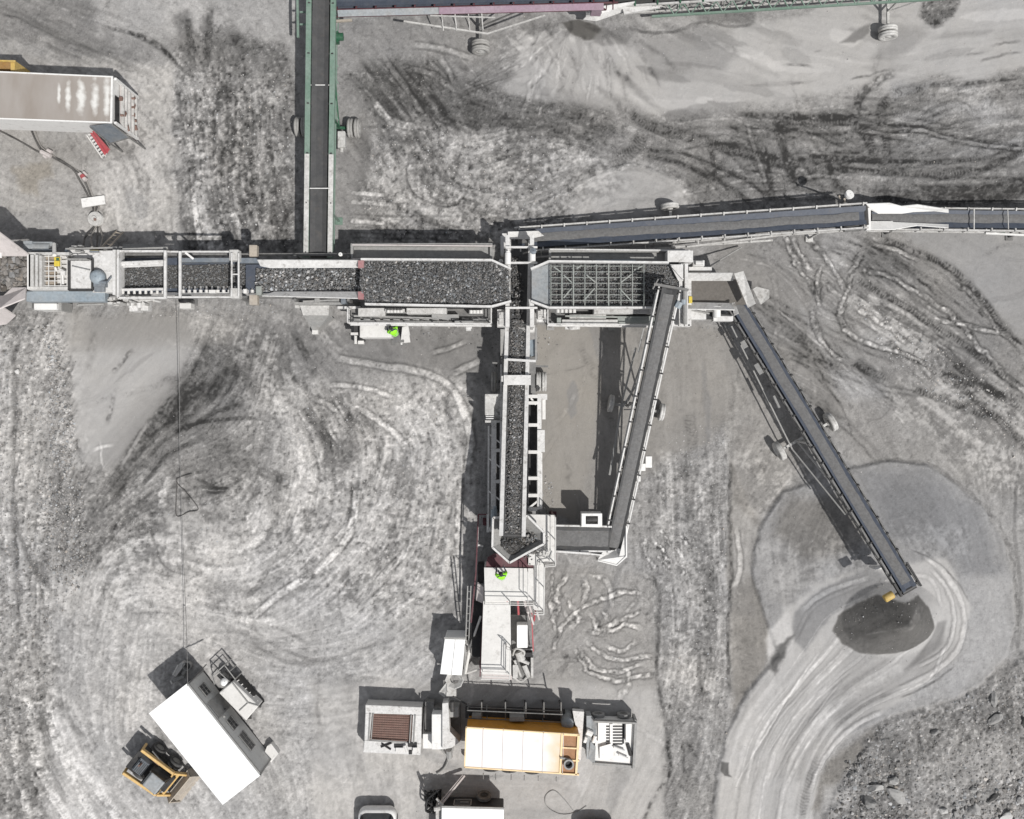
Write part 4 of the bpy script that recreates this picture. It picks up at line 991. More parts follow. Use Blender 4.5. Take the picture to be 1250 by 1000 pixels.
tc_ = conveyor('belt_conveyor', 'green trussed conveyor along the top edge, right of the maroon conveyor', (745, -8, 1.3), (1180, -36, 3.6), 1.0, 'dustwhite', 'rubber', gap=0.22, step=1.15, railw=0.09, railh=0.1, depth=0.9, brk='deepgreen', loadw=0.4)
axle(tc_, 15.3, 1.7, 0.5, 0.27, True, mat='dustwhite', sides=(1,), tm='dustwhite')
m = MB()
for k in range(16):
    t = 3.0 + k * 0.85
    m.beam(tc_.P(t, tc_.off, -0.1), tc_.P(t + 0.4, tc_.off + 0.42, -0.55), 0.05).beam(tc_.P(t + .85, tc_.off, -0.1), tc_.P(t + 0.4, tc_.off + 0.42, -0.55), 0.05)
m.beam(tc_.P(2.2, tc_.off + .42, -0.55), tc_.P(17.2, tc_.off + .42, -0.55), 0.11); m.build('outer_truss', 'green', tc_)
m = MB().plate([W(722, 14, 1.4), W(758, 6, 1.5), W(760, 15, 1.0), (W(728, 26, 0.8)), W(712, 24, 0.8)], 0.05).box(716, 8, 733, 16, 0.9, 1.5).plate([W(733, 8, 1.5), W(775, 2, 1.6), W(775, 8, 1.3), W(735, 17, 1.3)], .05)
m.prism([(760, 10), (805, 3), (806, 9), (762, 17)], 1.2, 1.35); m.build('feed_boot', 'white', tc_)
for k, (x, y) in enumerate(((716, 27), (735, 20), (729, 12))): pass

# --- long conveyor to the right and the one after it
nc = conveyor('belt_conveyor', 'long blue belted conveyor climbing right from between the two screen decks', (632, 292.5, 1.2), (1057, 263, 2.3), 0.98, 'dustwhite', 'rubberblue', gap=0.15, step=1.15, railw=0.08, railh=0.10, depth=0.6, brk='dustwhite',
              load='sandlayer', loadw=0.22, loadlabel='thin grey fines carried on the long conveyor going right')
axle(nc, 8.4, 1.45, 0.5, 0.3, False, mat='dustwhite', tm='dustwhite', sides=(-1,)); support(nc, 2.0, 'dustwhite'); support(nc, 16.0, 'dustwhite')
m = MB().beam(nc.P(0.8, nc.off + .3, -0.4), nc.P(13.6, nc.off + .22, -0.7), 0.09).beam(nc.P(9, nc.off + .3, -0.45), nc.P(13.8, nc.off + .05, -0.3), 0.09)
for k in range(9): m.beam(nc.P(1.2 + k * 1.4, nc.off + .3, -0.5), nc.P(1.2 + k * 1.4, nc.off, -0.3), 0.05)
m.build('pull_bar', 'dustwhite', nc)
m = MB().box(1023, 276, 1052, 281, 1.5, 1.9).tube(W(1030, 280, 2.0), W(1048, 278, 2.0), 0.16).tube(W(1054, 272, 2.0), W(1046, 281, 1.95), 0.09); m.build('drive_motor', 'midgrey', nc)
m = MB().plate([W(620, 283, 1.9), W(657, 282, 1.9), W(664, 288, 1.8), W(645, 292, 1.7), W(620, 292, 1.7)], 0.05).box(613, 285, 621, 301, 0.6, 1.7); m.build('tail_hood', 'white', nc)
sc2 = conveyor('belt_conveyor', 'conveyor leaving at the right edge under the white dusty feed boot', (1064, 266.5, 1.2), (1330, 269.5, 1.9), 0.9, 'dustwhite', 'rubberblue', gap=0.13, step=1.15, railw=0.07, railh=0.1, depth=0.6, brk='dustwhite',
               load='sandlayer', loadw=0.25, loadlabel='dark fines on the conveyor leaving at the right edge')
m = MB()
a = sc2.P
m.plate([W(1057, 249, 1.95), W(1086, 248, 1.95), W(1101, 252, 1.95), W(1101, 261, 1.60), W(1072, 261, 1.55), W(1062, 256, 1.65)], 0.05)
m.plate([W(1101, 252, 1.95), W(1120, 250, 1.95), W(1158, 256, 1.95), W(1158, 260, 1.75), W(1140, 258, 1.70), W(1115, 259, 1.65), W(1101, 261, 1.60)], 0.05)
m.plate([W(1058, 280, 1.85), W(1062, 270, 1.45), W(1090, 270, 1.45), W(1090, 280, 1.75)], 0.05)
m.plate([W(1090, 280, 1.75), W(1090, 271, 1.45), W(1158, 274, 1.55), W(1158, 278, 1.75), W(1120, 275, 1.60)], 0.05)
m.box(1058, 254, 1063, 281, 1.6, 1.90)
m.build('feed_boot', 'bleached', sc2)
m = MB().beam(W(1203, 285, 1.1), W(1290, 289, 1.2), 0.10); m.build('support_rail', 'bleached', sc2)
MB().beam(W(1206, 284.5, 1.0), W(1290, 286, 1.1), 0.12).build('lower_rail', 'green', sc2)
support(sc2, 1.2, 'midgrey'); support(sc2, 8.0, 'midgrey')
m = MB().beam(W(1189, 255, 1.85), W(1189, 280, 1.85), 0.05).beam(W(1230, 255, 1.95), W(1231, 280, 1.95), 0.04); m.build('belt_guard_strap', 'dustwhite', sc2)
# a small lamp post beside it
th = Thing('work_lamp', 'small white work lamp on a short post above the long conveyor at upper right', 'lamp', 1030, 244)
MB().tube(W(1031, 246, 0), W(1031, 243, 3.2), 0.05).beam(W(1026, 243, 2.9), W(1024, 239, 2.9), 0.08).build('post', 'tan', th)
MB().lathe(W(1034, 240, 3.0), (0.3, 0.3, 0.8), [(0.02, 0), (0.18, 0.02), (0.24, 0.15), (0.24, 0.25), (0.02, 0.26)]).build('lamp_head', 'bleached', th)

# --- stacker conveyor to the pile
st = conveyor('stacker_conveyor', 'long dark stacker conveyor reaching down right over the sand pile', (898, 368, 1.8), (1110, 719, 3.5), 0.78, 'midgrey', 'rubber', 'rubberblue', gap=0.13, step=0.95, railw=0.07, railh=0.10, depth=0.4, brk='darkmetal',
              load='sandlayer', loadw=0.34, loadlabel='even grey sand layer carried on the long stacker belt')
sd_ = 0
m = MB()
for t0 in (1.8, 3.8, 5.6): m.box(0, 0, 0, 0, 0, 0) if False else None
m.beam(st.P(1.0, st.off + .22, -0.5), st.P(8.3, st.off + .6, -1.4), 0.07).beam(st.P(8.3, st.off + .6, -1.4), st.P(12.5, st.off + .2, -0.5), 0.07)
m.build('under_truss', 'grey', st)
MB().plate([st.P(2.0, st.off + .12, -.1), st.P(2.4, st.off + .12, -.1), st.P(2.4, st.off + .35, -.2), st.P(2.0, st.off + .35, -.2)], .1).cut().plate([st.P(3.4, st.off + .12, -.1), st.P(4.0, st.off + .12, -.1), st.P(4.0, st.off + .35, -.2), st.P(3.4, st.off + .35, -.2)], .15).build('control_box', 'grey', st)
MB().tube(st.P(5.3, st.off + .25, -.3), st.P(6.0, st.off + .3, -.4), .07).build('pipe', 'grey', st)
axle(st, 8.3, 1.6, 0.55, 0.32, False, mat='dustwhite', sides=(-1, 1), tm='dustwhite')
support(st, 0.9, 'grey')
m = MB().lathe(W(1089, 726, 3.3), (st.s.x, st.s.y, 0.0), [(0.02, -0.05), (0.19, -0.05), (0.2, 0.0), (0.2, 0.42), (0.17, 0.46), (0.02, 0.46)]); m.build('drive_motor', 'brass', st, smooth=True)
m = MB().tube(st.P(st.L - 0.05, -st.off - 0.15, -0.12), st.P(st.L - 0.05, st.off + 0.2, -0.12), 0.07).beam(st.P(st.L - 1.2, -st.off - .06, .02), st.P(st.L + .15, -st.off - .06, .02), .09, .18); m.build('head_shaft', 'darkmetal', st)
MB().beam(st.P(st.L - 0.6, st.off + .02, -.02), st.P(st.L + .12, st.off + .02, -.02), .1, .26).build('side_bracket', 'darkmetal', st)
MB().wbox(W(1069, 692, 1).x - .3, W(1069, 692, 1).y - .05, W(1069, 692, 1).x + .3, W(1069, 692, 1).y + .05, 0.85, 1.5).build('level_probe', 'white', st)

# --- return conveyor rising to the second screen deck
rc = conveyor('return_conveyor', 'grey conveyor slanting up from the crusher outlet to the lattice screen deck', (749, 668, 1.0), (817.5, 352, 5.1), 0.76, 'white', 'rubber', gap=0.15, step=1.3, railw=0.075, railh=0.12, depth=0.55, brk='darkmetal',
              load='sandlayer', loadw=0.40, loadlabel='fine grey grit on the slanting return conveyor')
m = MB().beam(W(777, 470, 1.4), W(758, 500, 1.2), 0.08).beam(W(776, 425, 3.4), W(759, 492, 1.0), 0.09).beam(W(759, 492, 1.0), W(744, 580, 1.6), 0.10).beam(W(779, 430, 3.6), W(786, 400, 4.1), 0.07)
m.beam(W(762, 500, 1.5), W(775, 500, 2.6), 0.07); m.build('undercarriage', 'grey', rc)
axle(rc, rc.L * 0.56, 1.4, 0.48, 0.28, False, mat='grey', tm='dustwhite')
m = MB().beam(rc.P(rc.L + .1, -rc.off - .3, .25), rc.P(rc.L + .1, rc.off + .35, .25), .12).beam(rc.P(rc.L - .15, -rc.off - .3, .2), rc.P(rc.L + .4, -rc.off - .15, .3), .06); m.build('head_guard', 'midgrey', rc)
MB().tube(W(830, 368, 4.9), W(826, 375, 4.8), .2).tube(W(834, 366, 4.9), W(834, 372, 4.9), .14).build('drive_motor', 'bluegrey', rc)
MB().box(788, 557, 796, 571, 0.9, 1.5).box(782, 566, 788, 575, 1.2, 1.6).box(777, 577, 782, 588, 1.4, 1.9).build('control_box', 'bleached', rc, bevel=.02)
m = MB(); e = [(760, 644), (765, 642), (765, 679), (753, 689.5), (730, 684), (738, 672), (745, 671), (757, 662)]
m.plate([W(760, 642, 1.1), W(765, 640, 1.3), W(765, 679, 1.4), W(753, 690, 1.4), W(729, 684, 1.4), W(738, 671, 1.1), W(750, 672, .95), W(759, 662, 1.0)], 0.05); m.prism([(764, 642), (765.5, 642), (765.5, 680), (753, 691), (729, 685), (730, 684), (753, 689.5), (764, 679)], 0.4, 1.45)
m.build('boot_chute', 'bleached', rc)
hc = conveyor('cross_belt', 'short level belt from the crusher outlet to the slanting return conveyor', (672, 656.5, 1.5), (744, 658, 1.45), 1.2, 'white', 'rubber', gap=0.06, step=1.2, railw=0.09, railh=0.22, depth=0.35, brk='midgrey',
              load='sandlayer', loadw=0.44, loadlabel='grey crusher grit covering the short level belt', head_end=False)
th = hc
m = MB()
for x0, x1, y0, y1 in ((710, 715, 627, 643), (730, 735, 627, 643), (715, 730, 627, 630), (715, 730, 640, 643)): m.box(x0, y0, x1, y1, 1.2, 2.2)
m.build('motor_frame', 'bleached', th); MB().tube(W(716, 634, 2.0), W(729, 634, 2.0), 0.14).build('drive_motor', 'darkmetal', th)
m = MB().beam(W(677, 673, 1.7), W(720, 676, 1.7), .1).beam(W(700, 674, 1.7), W(737, 678, 1.5), .07); m.build('edge_rail', 'white', th)
# ------------------------------------------------------------------ stones carried by the plant
def deck_stones(name, label, poly, z, n, lo, hi, a=0.07, b=0.19, pale=0.07, pv=0.42, heap=0.12, bed=True, zf=None):
    p = scatter_px(poly, n)
    zz = z + RNG.uniform(0, heap, n)
    if zf: zz = zf(p, zz)
    k = (H - zz) / H
    P = np.stack([(p[:, 0] - CX) * S * k, (CY - p[:, 1]) * S * k, zz], 1)
    ex = None
    if bed:
        b0 = [W(x, y, z - 0.02) for x, y in poly]; c = sum(b0, Vector()) / len(b0)
        ev = np.array([tuple(v) for v in b0] + [tuple(c)]); m_ = len(b0)
        ex = (ev, [(i, (i + 1) % m_, m_) for i in range(m_)], (0.075, 0.073, 0.07))
    return stones(name, P, lo * .8 + (hi * 1.2 - lo * .8) * RNG.random(n) ** 2.4, greys(n, a, b, pale, pv, 0.01), ex, 0.75, label)

def frame_rect(m, x0, y0, x1, y1, z, w=0.07, h=0.12):
    c = [W(x0, y0, z), W(x1, y0, z), W(x1, y1, z), W(x0, y1, z)]
    for i in range(4): m.beam(c[i], c[(i + 1) % 4], w, h)
    return m

def legs(m, pts, z, w=0.14):
    for x, y in pts:
        p = W(x, y, z); m.beam((p.x, p.y, 0), (p.x, p.y, z), w); m.wbox(p.x - .2, p.y - .2, p.x + .2, p.y + .2, -0.05, 0.05)
    return m

# ================================================= feed screen (left of the cross conveyor)
s1 = Thing('screening_unit', 'white screening deck heaped with dark crushed stone, left of the cross conveyor', 'screen', 530, 345)
m = MB()
RIM = [(441, 316), (600, 317), (624, 328), (624, 369), (600, 375), (446, 371)]
def rim(m, pts, z, w=0.10, h=0.35, close=False):
    P = [W(x, y, z) for x, y in pts]
    for a, b in zip(P, P[1:] + ([P[0]] if close else [])): m.beam(a, b, w, h)
    return m
rim(m, [(441, 317), (600, 318), (624, 329)], 3.55); rim(m, [(446, 371.5), (600, 374.5), (624, 368)], 3.55)
m.build('deck_rim', 'white', s1)
m = MB(); m.prism([(441, 318), (600, 319), (623, 330), (623, 367), (600, 373), (446, 370)], 2.6, 3.30); m.build('deck_box', 'dustwhite', s1)
m = MB().box(428, 297, 601, 301, 2.3, 2.55).box(428, 301, 601, 315, 2.2, 2.34); m.box(428, 298, 431, 317, 2.3, 2.6); m.box(598, 298, 601, 317, 2.3, 2.56)
m.build('side_walkway', 'grey', s1, label='grey walkway channel along the upper side')
m = MB().beam(W(430, 299, 2.62), W(601, 300.5, 2.62), 0.07).beam(W(430, 316, 2.62), W(601, 317, 2.62), .05); m.build('walkway_edge', 'pinkcream', s1)
MB().box(496, 315.5, 545, 318, 2.4, 2.8).build('vent_plate', 'bluegrey', s1)
m = MB().box(428, 377, 601, 395, 2.0, 2.1); m.build('lower_walkway', 'midgrey', s1)
m = MB().rail([W(428, 396, 2.1), W(600, 397, 2.1)], 0.9, 0.035, 1.6).rail([W(600, 397, 2.1), W(600, 378, 2.1)], .9, .035).rail([W(428, 396, 2.1), W(428, 378, 2.1)], .9, .035)
m.beam(W(428, 396.5, 2.15), W(600, 398, 2.15), .09, .14); m.build('handrail', 'white', s1)
m = MB().box(437, 376, 470, 386, 2.1, 2.7).box(470, 377, 494, 381, 2.2, 2.9).box(496, 376, 545, 383, 2.1, 3.0); m.build('side_cover', 'dustwhite', s1, bevel=.02)
m = MB().box(572, 378, 590, 383, 2.2, 2.9).box(555, 391, 578, 396, 2.1, 2.6).box(527, 384, 560, 388, 2.15, 2.6)
for i in range(14): m.tube(W(432 + i * 12, 389, 2.3), W(440 + i * 12, 390, 2.3), .06)
m.beam(W(432, 386, 2.45), W(550, 389, 2.5), 0.08).beam(W(432, 392, 2.3), W(548, 393, 2.3), 0.07); m.build('piping', 'grey', s1)
m = MB()
for i in range(5): m.tube(W(474 + i * 4, 379, 3.0), W(474 + i * 4, 382, 3.0), .09)
for i in range(4): m.tube(W(575 + i * 4, 379, 3.0), W(575 + i * 4, 383, 3.0), .09)
m.build('spring', 'cream', s1)
m = MB(); legs(m, [(432, 300), (598, 300), (432, 392), (598, 392), (515, 300), (515, 392)], 2.2)
m.beam(W(432, 392, 1.1), W(598, 392, 1.1), .1).beam(W(432, 300, 1.1), W(598, 300, 1.1), .1); m.build('support_leg', 'grey', s1)
m = MB().box(568, 397, 576, 401, 1.6, 1.9).tube(W(569, 400, 1.8), W(575, 400, 1.8), .18); m.build('lamp_box', 'white', s1)
c1 = Thing('equipment_cabinet', 'white steel cabinet beside the worker, below the heaped screening deck', 'cabinet', 458, 404)
MB().box(439, 397, 478, 412, 0.5, 1.7).build('cabinet_body', 'cream', c1, bevel=.03)
m = MB().box(432, 398, 439, 409, .5, 1.3); m.tube(W(427, 408, .9), W(437, 408, .9), .07).tube(W(434, 406, .3), W(434, 418, .3), .09).tube(W(440, 413, .4), W(444, 418, .4), .15)
m.build('pump', 'darkmetal', c1); m = MB().tube(W(434, 408, .6), W(434, 420, .6), .08).box(437, 416, 444, 420, .3, .6).box(428, 406, 437, 409, 1.2, 1.35)
m.build('bracket', 'cream', c1); m = MB()
for x, y in ((440, 399), (477, 399), (440, 411), (477, 411)): q = W(x, y, .5); m.beam((q.x, q.y, 0), (q.x, q.y, .55), .1)
m.build('cabinet_leg', 'midgrey', c1)
cc = Thing('discharge_chute', 'small pale triangular chute right of the worker below the screening deck', 'chute', 496, 410)
m = MB().plate([W(491, 400, 2.0), W(498, 398, 2.0), W(501, 418, .6), (W(489, 419, .6))], .05); m.build('chute_plate', 'cream', cc)
m = MB().tube(W(490, 414, .6), W(490, 421, .6), .06).tube(W(498, 398, 1.9), W(500, 409, 1.0), .03); m.build('pipe', 'white', cc)

deck_stones('crushed_stone', 'dark crushed stone heaped over the long screening deck', [(442, 319), (600, 320), (622, 331), (622, 366), (600, 372), (447, 369.5), (440, 352), (440, 330)], 3.30, 12500, 0.05, 0.12, 0.06, 0.19, 0.10, zf=lambda p, z: z + .30 * (1 - ((p[:, 1] - 346) / 29) ** 2).clip(0, 1) * (1 + .6 * fbm(p[:, 0], p[:, 1], 22, 3, 2)))

# ================================================= feed conveyor and its frame
fc = Thing('feeder_conveyor', 'wide white framed feeder carrying stone from the crusher to the screening deck', 'conveyor', 290, 340)
m = MB().box(143, 315, 316, 357, 2.30, 2.4).box(300, 323, 442, 358, 2.55, 2.66); m.build('belt', 'rubberblue', fc)
m = MB()
m.plate([W(314, 317.5, 3.3), W(438, 318, 3.6), W(438, 327, 3.2), W(330, 327.5, 2.95), W(318, 325, 2.95)], .05); m.plate([W(320, 361, 3.2), W(438, 364, 3.6), W(438, 356, 3.2), W(335, 356, 2.95)], .05)
m.build('skirt_board', 'white', fc)
for y0, y1 in ((318, 327), (356, 365)):
    m = MB().box(437, y0, 444, y1, 3.3, 3.66); m.build('end_cap', 'fadedred', fc, label='red painted end cap of the feeder side board')
m = MB()
frame_rect(m, 145, 307, 202, 364, 3.1, .1, .2); frame_rect(m, 202, 307.5, 291, 363, 3.15, .08, .14)
for x in (220,): m.beam(W(x, 307, 3.4), W(x, 364, 3.4), .12)
for x in (283, 291.5): m.beam(W(x, 309, 3.5), W(x, 362, 3.5), .07)
m.beam(W(283, 335, 3.5), W(291, 335, 3.5), .06); m.beam(W(202, 306, 3.4), W(202, 365, 3.4), .13)
m.beam(W(226, 308, 3.2), W(236, 316, 2.9), .1).beam(W(148, 322, 2.9), W(200, 320, 2.9), .22, .06).beam(W(148, 354, 2.9), W(200, 353, 2.9), .12, .05)
m.build('top_frame', 'white', fc)
m = MB().box(280, 305, 291, 318, 2.9, 3.4).box(281, 352, 292, 364, 2.9, 3.4); m.build('corner_plate', 'dustwhite', fc)
MB().plate([W(148, 320, 3.1), W(200, 318, 3.1), W(200, 325, 2.75), W(148, 327, 2.7)], .04).build('liner_plate', 'white', fc)
m = MB().box(220, 315, 281, 320, 2.4, 2.85).box(292, 315, 315, 321, 2.4, 2.9); m.build('idler_cover', 'slate', fc)
m = MB()
for i in range(13):
    x = 224 + i * 7.0; m.tube(W(x, 354, 2.8), W(x, 357.5, 2.8), .09).tube(W(x, 350, 2.5), W(x, 354, 2.7), .05)
for i in range(8): m.tube(W(150 + i * 7, 355, 2.8), W(150 + i * 7, 359, 2.8), .07)
m.beam(W(204, 359, 2.7), W(280, 358, 2.7), .08).box(255, 354, 263, 358, 2.6, 3.0).box(297, 353, 301, 358, 2.6, 3.1); m.build('idler', 'cream', fc)
m = MB(); legs(m, [(148, 309), (148, 362), (215, 308), (215, 362), (287, 309), (287, 361), (360, 313), (360, 366), (425, 313), (425, 366)], 2.7)
for y in (311, 363): m.beam(W(148, y, 2.2), W(430, y, 2.4), .12, .2)
m.build('support_leg', 'midgrey', fc)
for (x0, y0, x1, y1) in ((304, 299, 313.5, 313), (304, 360, 314, 372)):
    MB().box(x0, y0, x1, y1, 2.6, 3.0).build('sensor_box', 'tan', fc, bevel=.02)
MB().box(312, 349, 319, 360, 2.5, 3.0).build('oil_tank', 'teal', fc, bevel=.03)
MB().box(150, 298, 184, 304, 1.6, 2.2).build('lamp_tray', 'grey', fc)
MB().lathe(W(416, 311, 2.9), (0, 0, 1), [(.02, 0), (.1, 0), (.1, .12), (.02, .14)]).build('cap', 'bleached', fc)
m = MB().box(360, 369, 418, 372, 1.6, 2.2).box(384, 364, 390, 369, 1.6, 2.4).box(400, 363, 414, 368, 1.6, 2.3).tube(W(370, 368, 2.3), W(412, 366, 2.3), .06); m.build('side_pipe', 'grey', fc)
MB().box(416, 364, 422, 371, 2, 2.5).build('motor', 'slate', fc)
MB().box(412, 374, 440, 377, 1.9, 2.2).build('guard_plate', 'white', fc)
hp = Thing('dust_funnel', 'pale dusty funnel hanging below the feeder, pointing down', 'funnel', 384, 385)
m = MB().box(360, 371.5, 365, 376, 1.5, 1.9); m.prism([(366, 373), (402, 373), (401, 385), (370, 385)], 0.9, 1.9); m.box(361, 373, 366, 376, 1.4, 1.8); m.build('hopper_box', 'dustwhite', hp)
a_, b_, c_, d_ = W(370, 385, 1.85), W(401, 385, 1.85), W(387, 404, .5), W(382, 404, .5)
m = MB().plate([a_, b_, c_, d_], .06); m.hexa([Vector((p.x, p.y, 0.05)) for p in (a_, d_, c_, b_)], [Vector((p.x, p.y, p.z - .07)) for p in (a_, d_, c_, b_)]); m.build('funnel_cone', 'grey', hp); MB().box(381, 400, 388, 408, .2, .55).build('spout', 'cream', hp)
zf = lambda p, zz: zz
deck_stones('crushed_stone', 'grey gravel lying on the narrow first stretch of the feeder belt', [(148, 325), (316, 322), (316, 352), (148, 352)], 2.44, 3000, .04, .09, .09, .22, .05, .33, .05)
deck_stones('crushed_stone', 'coarse mixed stone on the wider end stretch of the feeder belt', [(312, 328), (442, 328), (442, 356), (312, 356)], 2.72, 2600, .05, .14, .09, .23, .12, .5, .12)

# ================================================= lattice screen (right)
s2 = Thing('screening_unit', 'screening deck covered by a pale steel lattice, right of the cross conveyor', 'screen', 745, 345)
m = MB(); rim(m, [(648, 329), (670, 319.5), (816, 321)], 3.7); rim(m, [(648, 368), (670, 376), (798, 376)], 3.7); m.build('deck_rim', 'white', s2)
m = MB(); m.prism([(648, 330), (671, 321), (834, 322), (834, 374), (671, 375), (648, 367)], 2.6, 3.2); m.build('deck_box', 'midgrey', s2)
m = MB().plate([W(649, 330, 3.35), W(671, 322, 3.5), W(671, 374, 3.5), W(649, 366.5, 3.35)], .05); m.build('feed_lip', 'paleblue', s2, label='pale blue slurry stained feed lip')
m = MB()
for i, x in enumerate((672.5, 686, 700, 714, 728, 743, 758, 772, 786)): m.beam(W(x, 323, 3.72), W(x, 374.5, 3.72), .06 if i in (1, 2, 5) else .04, .04)
for y in (325, 332, 339, 346, 353, 360, 367, 373): m.beam(W(672, y, 3.66), W(786, y, 3.66), .03, .03)
for a, b in (((688, 336), (698, 345)), ((688, 364), (698, 352)), ((716, 336), (727, 345)), ((712, 368), (726, 352)), ((758, 345), (771, 335)), ((756, 352), (771, 368)), ((676, 326), (686, 333)), ((774, 330), (784, 325)), ((704, 328), (710, 324))):
    m.beam(W(*a, 3.69), W(*b, 3.69), .06, .04)
m.build('lattice', 'teal', s2, whole=True)
M['teal'].node_tree.nodes['Mix'].inputs['A'].default_value = (0.27, 0.30, 0.28, 1)
m = MB().box(671, 304, 836, 308, 2.3, 2.56).box(671, 308, 836, 319, 2.2, 2.34).box(670, 304, 673, 320, 2.3, 2.6); m.build('side_walkway', 'grey', s2)
m = MB().beam(W(671, 304.5, 2.65), W(842, 306, 2.65), .07); m.build('walkway_edge', 'white', s2)
MB().box(727, 317, 776, 321, 2.4, 3.0).build('vent_plate', 'bluegrey', s2)
m = MB().box(829, 322, 833, 398, 3.2, 3.5).box(836, 322, 840, 398, 3.2, 3.5).box(815, 306, 846, 320, 2.4, 3.3).plate([W(818, 323, 3.7), W(834, 323, 3.7), W(834, 343, 3.7), W(828, 343, 3.7)], .05)
m.beam(W(820, 325, 3.8), W(834, 341, 3.8), .08); m.box(800, 396, 842, 399, 2.2, 2.5).box(821, 340, 829, 398, 2.3, 3.0); m.build('end_frame', 'white', s2)
MB().tube(W(836, 352, 3.7), W(836, 396, 3.7), .12).box(842, 308, 846, 318, 2.4, 3.1).build('shaft_cover', 'grey', s2)
m = MB().box(668, 378, 800, 395, 2.0, 2.1); m.build('lower_walkway', 'midgrey', s2)
m = MB().rail([W(668, 397, 2.1), W(800, 398, 2.1)], .8, .03, 1.7).beam(W(668, 397.5, 2.15), W(800, 399, 2.15), .09, .14).rail([W(668, 397, 2.1), W(668, 380, 2.1)], .8, .03); m.build('handrail', 'white', s2)
m = MB().box(725, 376, 774, 383, 2.1, 3.05).box(695, 384, 740, 389, 2.1, 2.6).box(686, 390, 754, 396, 2.1, 2.7).box(774, 377, 800, 383, 2.1, 2.7); m.build('side_cover', 'dustwhite', s2, bevel=.02)
m = MB()
for i in range(5): m.tube(W(681 + i * 5, 378, 3.0), W(681 + i * 5, 382, 3.0), .09)
m.build('spring', 'cream', s2)
m = MB().box(754, 386, 800, 395, 2.1, 2.5).box(680, 388, 685, 396, 2.1, 2.8).beam(W(690, 386, 2.6), W(790, 388, 2.6), .08); m.build('piping', 'teal', s2)
m = MB(); legs(m, [(674, 305), (832, 305), (674, 394), (830, 394), (752, 305), (752, 394)], 2.2); m.beam(W(674, 394, 1.1), W(830, 394, 1.1), .1); m.build('support_leg', 'grey', s2)
m = MB().lathe(W(699, 402, 1.5), (0, 1, 0.3), [(.03, 0), (.2, 0), (.26, .08), (.26, .16), (.03, .18)]).box(690, 399, 708, 402, 1.3, 1.5); m.build('lamp_box', 'white', s2)
deck_stones('screened_grit', 'fine dark olive grit lying under the lattice of the second deck', [(672, 324), (817, 324), (828, 338), (829, 372), (672, 373)], 3.36, 7500, .04, .08, .11, .21, .04, .32, .05)

# ================================================= discharge tray at the tail of the stacker
dt = Thing('discharge_tray', 'flat tray with white side boards feeding the long stacker conveyor', 'chute', 870, 360)
m = MB().prism([(842, 341), (900, 341), (915, 372), (896, 372), (842, 370)], 1.7, 1.95); m.build('tray_floor', 'browndust', dt)
m = MB().plate([W(840, 334, 2.9), W(895, 334, 2.9), W(895, 343, 2.3), W(840, 343, 2.3)], .05).plate([W(840, 369, 2.3), W(893, 370, 2.3), W(897, 378, 2.8), W(840, 377, 2.8)], .05); m.build('side_board', 'white', dt)
m = MB().plate([W(896, 334, 3.0), W(907, 331, 3.0), W(922, 371, 3.0), W(913, 376, 2.8), W(902, 350, 2.4)], .05).plate([W(893, 370, 2.4), W(897, 369, 2.4), W(902, 382, 2.8), W(896, 385, 2.8)], .05)
m.build('end_wing', 'dustwhite', dt)
m = MB().plate([W(919, 353, 1.2), W(924, 350, 1.3), W(939, 354, 1.4), W(939, 364, 1.4), W(929, 372, 1.2), W(921, 366, 1.0)], .06); m.build('flap', 'dustwhite', dt, label='loose crumpled pale flap')
m = MB().box(841, 326, 869, 331, 2.0, 2.5).box(846, 318, 860, 325, 2.1, 2.8).tube(W(849, 321, 2.9), W(858, 321, 2.9), .12).box(842, 378, 862, 390, 1.6, 2.1).box(871, 386, 895, 392, 1.7, 2.2).box(840, 333, 844, 398, 2.0, 2.5)
m.build('side_frame', 'white', dt); m = MB().tube(W(868, 324, 1.4), W(905, 302, .3), .04).beam(W(840, 378, 2.2), W(866, 383, 2.2), .08); m.build('tie_rod', 'grey', dt)
m = MB().tube(W(875, 376, 2.4), W(875, 388, 2.4), .2, 14).box(871, 374, 880, 377, 2, 2.6); m.build('drive_motor', 'bleached', dt)
m = MB().box(862, 381, 870, 389, 1.6, 2.1).tube(W(872, 384, 2.2), W(893, 385, 2.2), .06); m.build('gearbox', 'darkmetal', dt)
m = MB(); legs(m, [(844, 338), (890, 338), (844, 374), (888, 374)], 1.7); m.build('support_leg', 'midgrey', dt)
MB().box(841, 362, 845, 370, 2.5, 2.62).build('warning_tag', 'yellow', dt)
# ================================================= cross conveyor, chassis and cone crusher
x1 = conveyor('cross_conveyor', 'white framed conveyor carrying dark stone down to the cone crusher', (634.5, 296, 1.2), (625.5, 652, 4.5), 0.92, 'white', 'rubber', None, gap=0.10, step=1.3, railw=0.20, railh=0.30, depth=0.6, brk='midgrey')
# wheels, beams and cabinet of the chassis
ch = Thing('trailer_chassis', 'white trailer chassis under the cross conveyor with wheels and long beams', 'chassis', 630, 520)
m = MB().beam(W(603, 516, 1.6), W(602, 628, 1.6), .26).beam(W(596.5, 520, 1.4), W(596, 630, 1.4), .09).beam(W(612, 445, 2.0), W(611, 628, 2.0), .12)
for y in (548, 586): m.box(600, y, 614, y + 4, 1.5, 1.8)
for y in (530, 560, 600): m.beam(W(597, y, 1.5), W(612, y + 12, 1.8), .07)
m.build('left_beam', 'white', ch)
MB().box(646, 482, 656, 621, .9, 1.4).box(606, 484, 612, 625, .8, 1.2).build('gap_shade', 'darkmetal', ch)  # added dark boxes: the deep shade of the chassis gaps is their colour
m = MB().box(656, 481, 661, 622, 1.7, 2.2).box(661, 481, 668, 488, 1.7, 2.1).box(656, 525, 665, 552, 1.8, 2.3).box(655, 553, 662, 622, 1.7, 2.0); m.build('right_beam', 'white', ch)
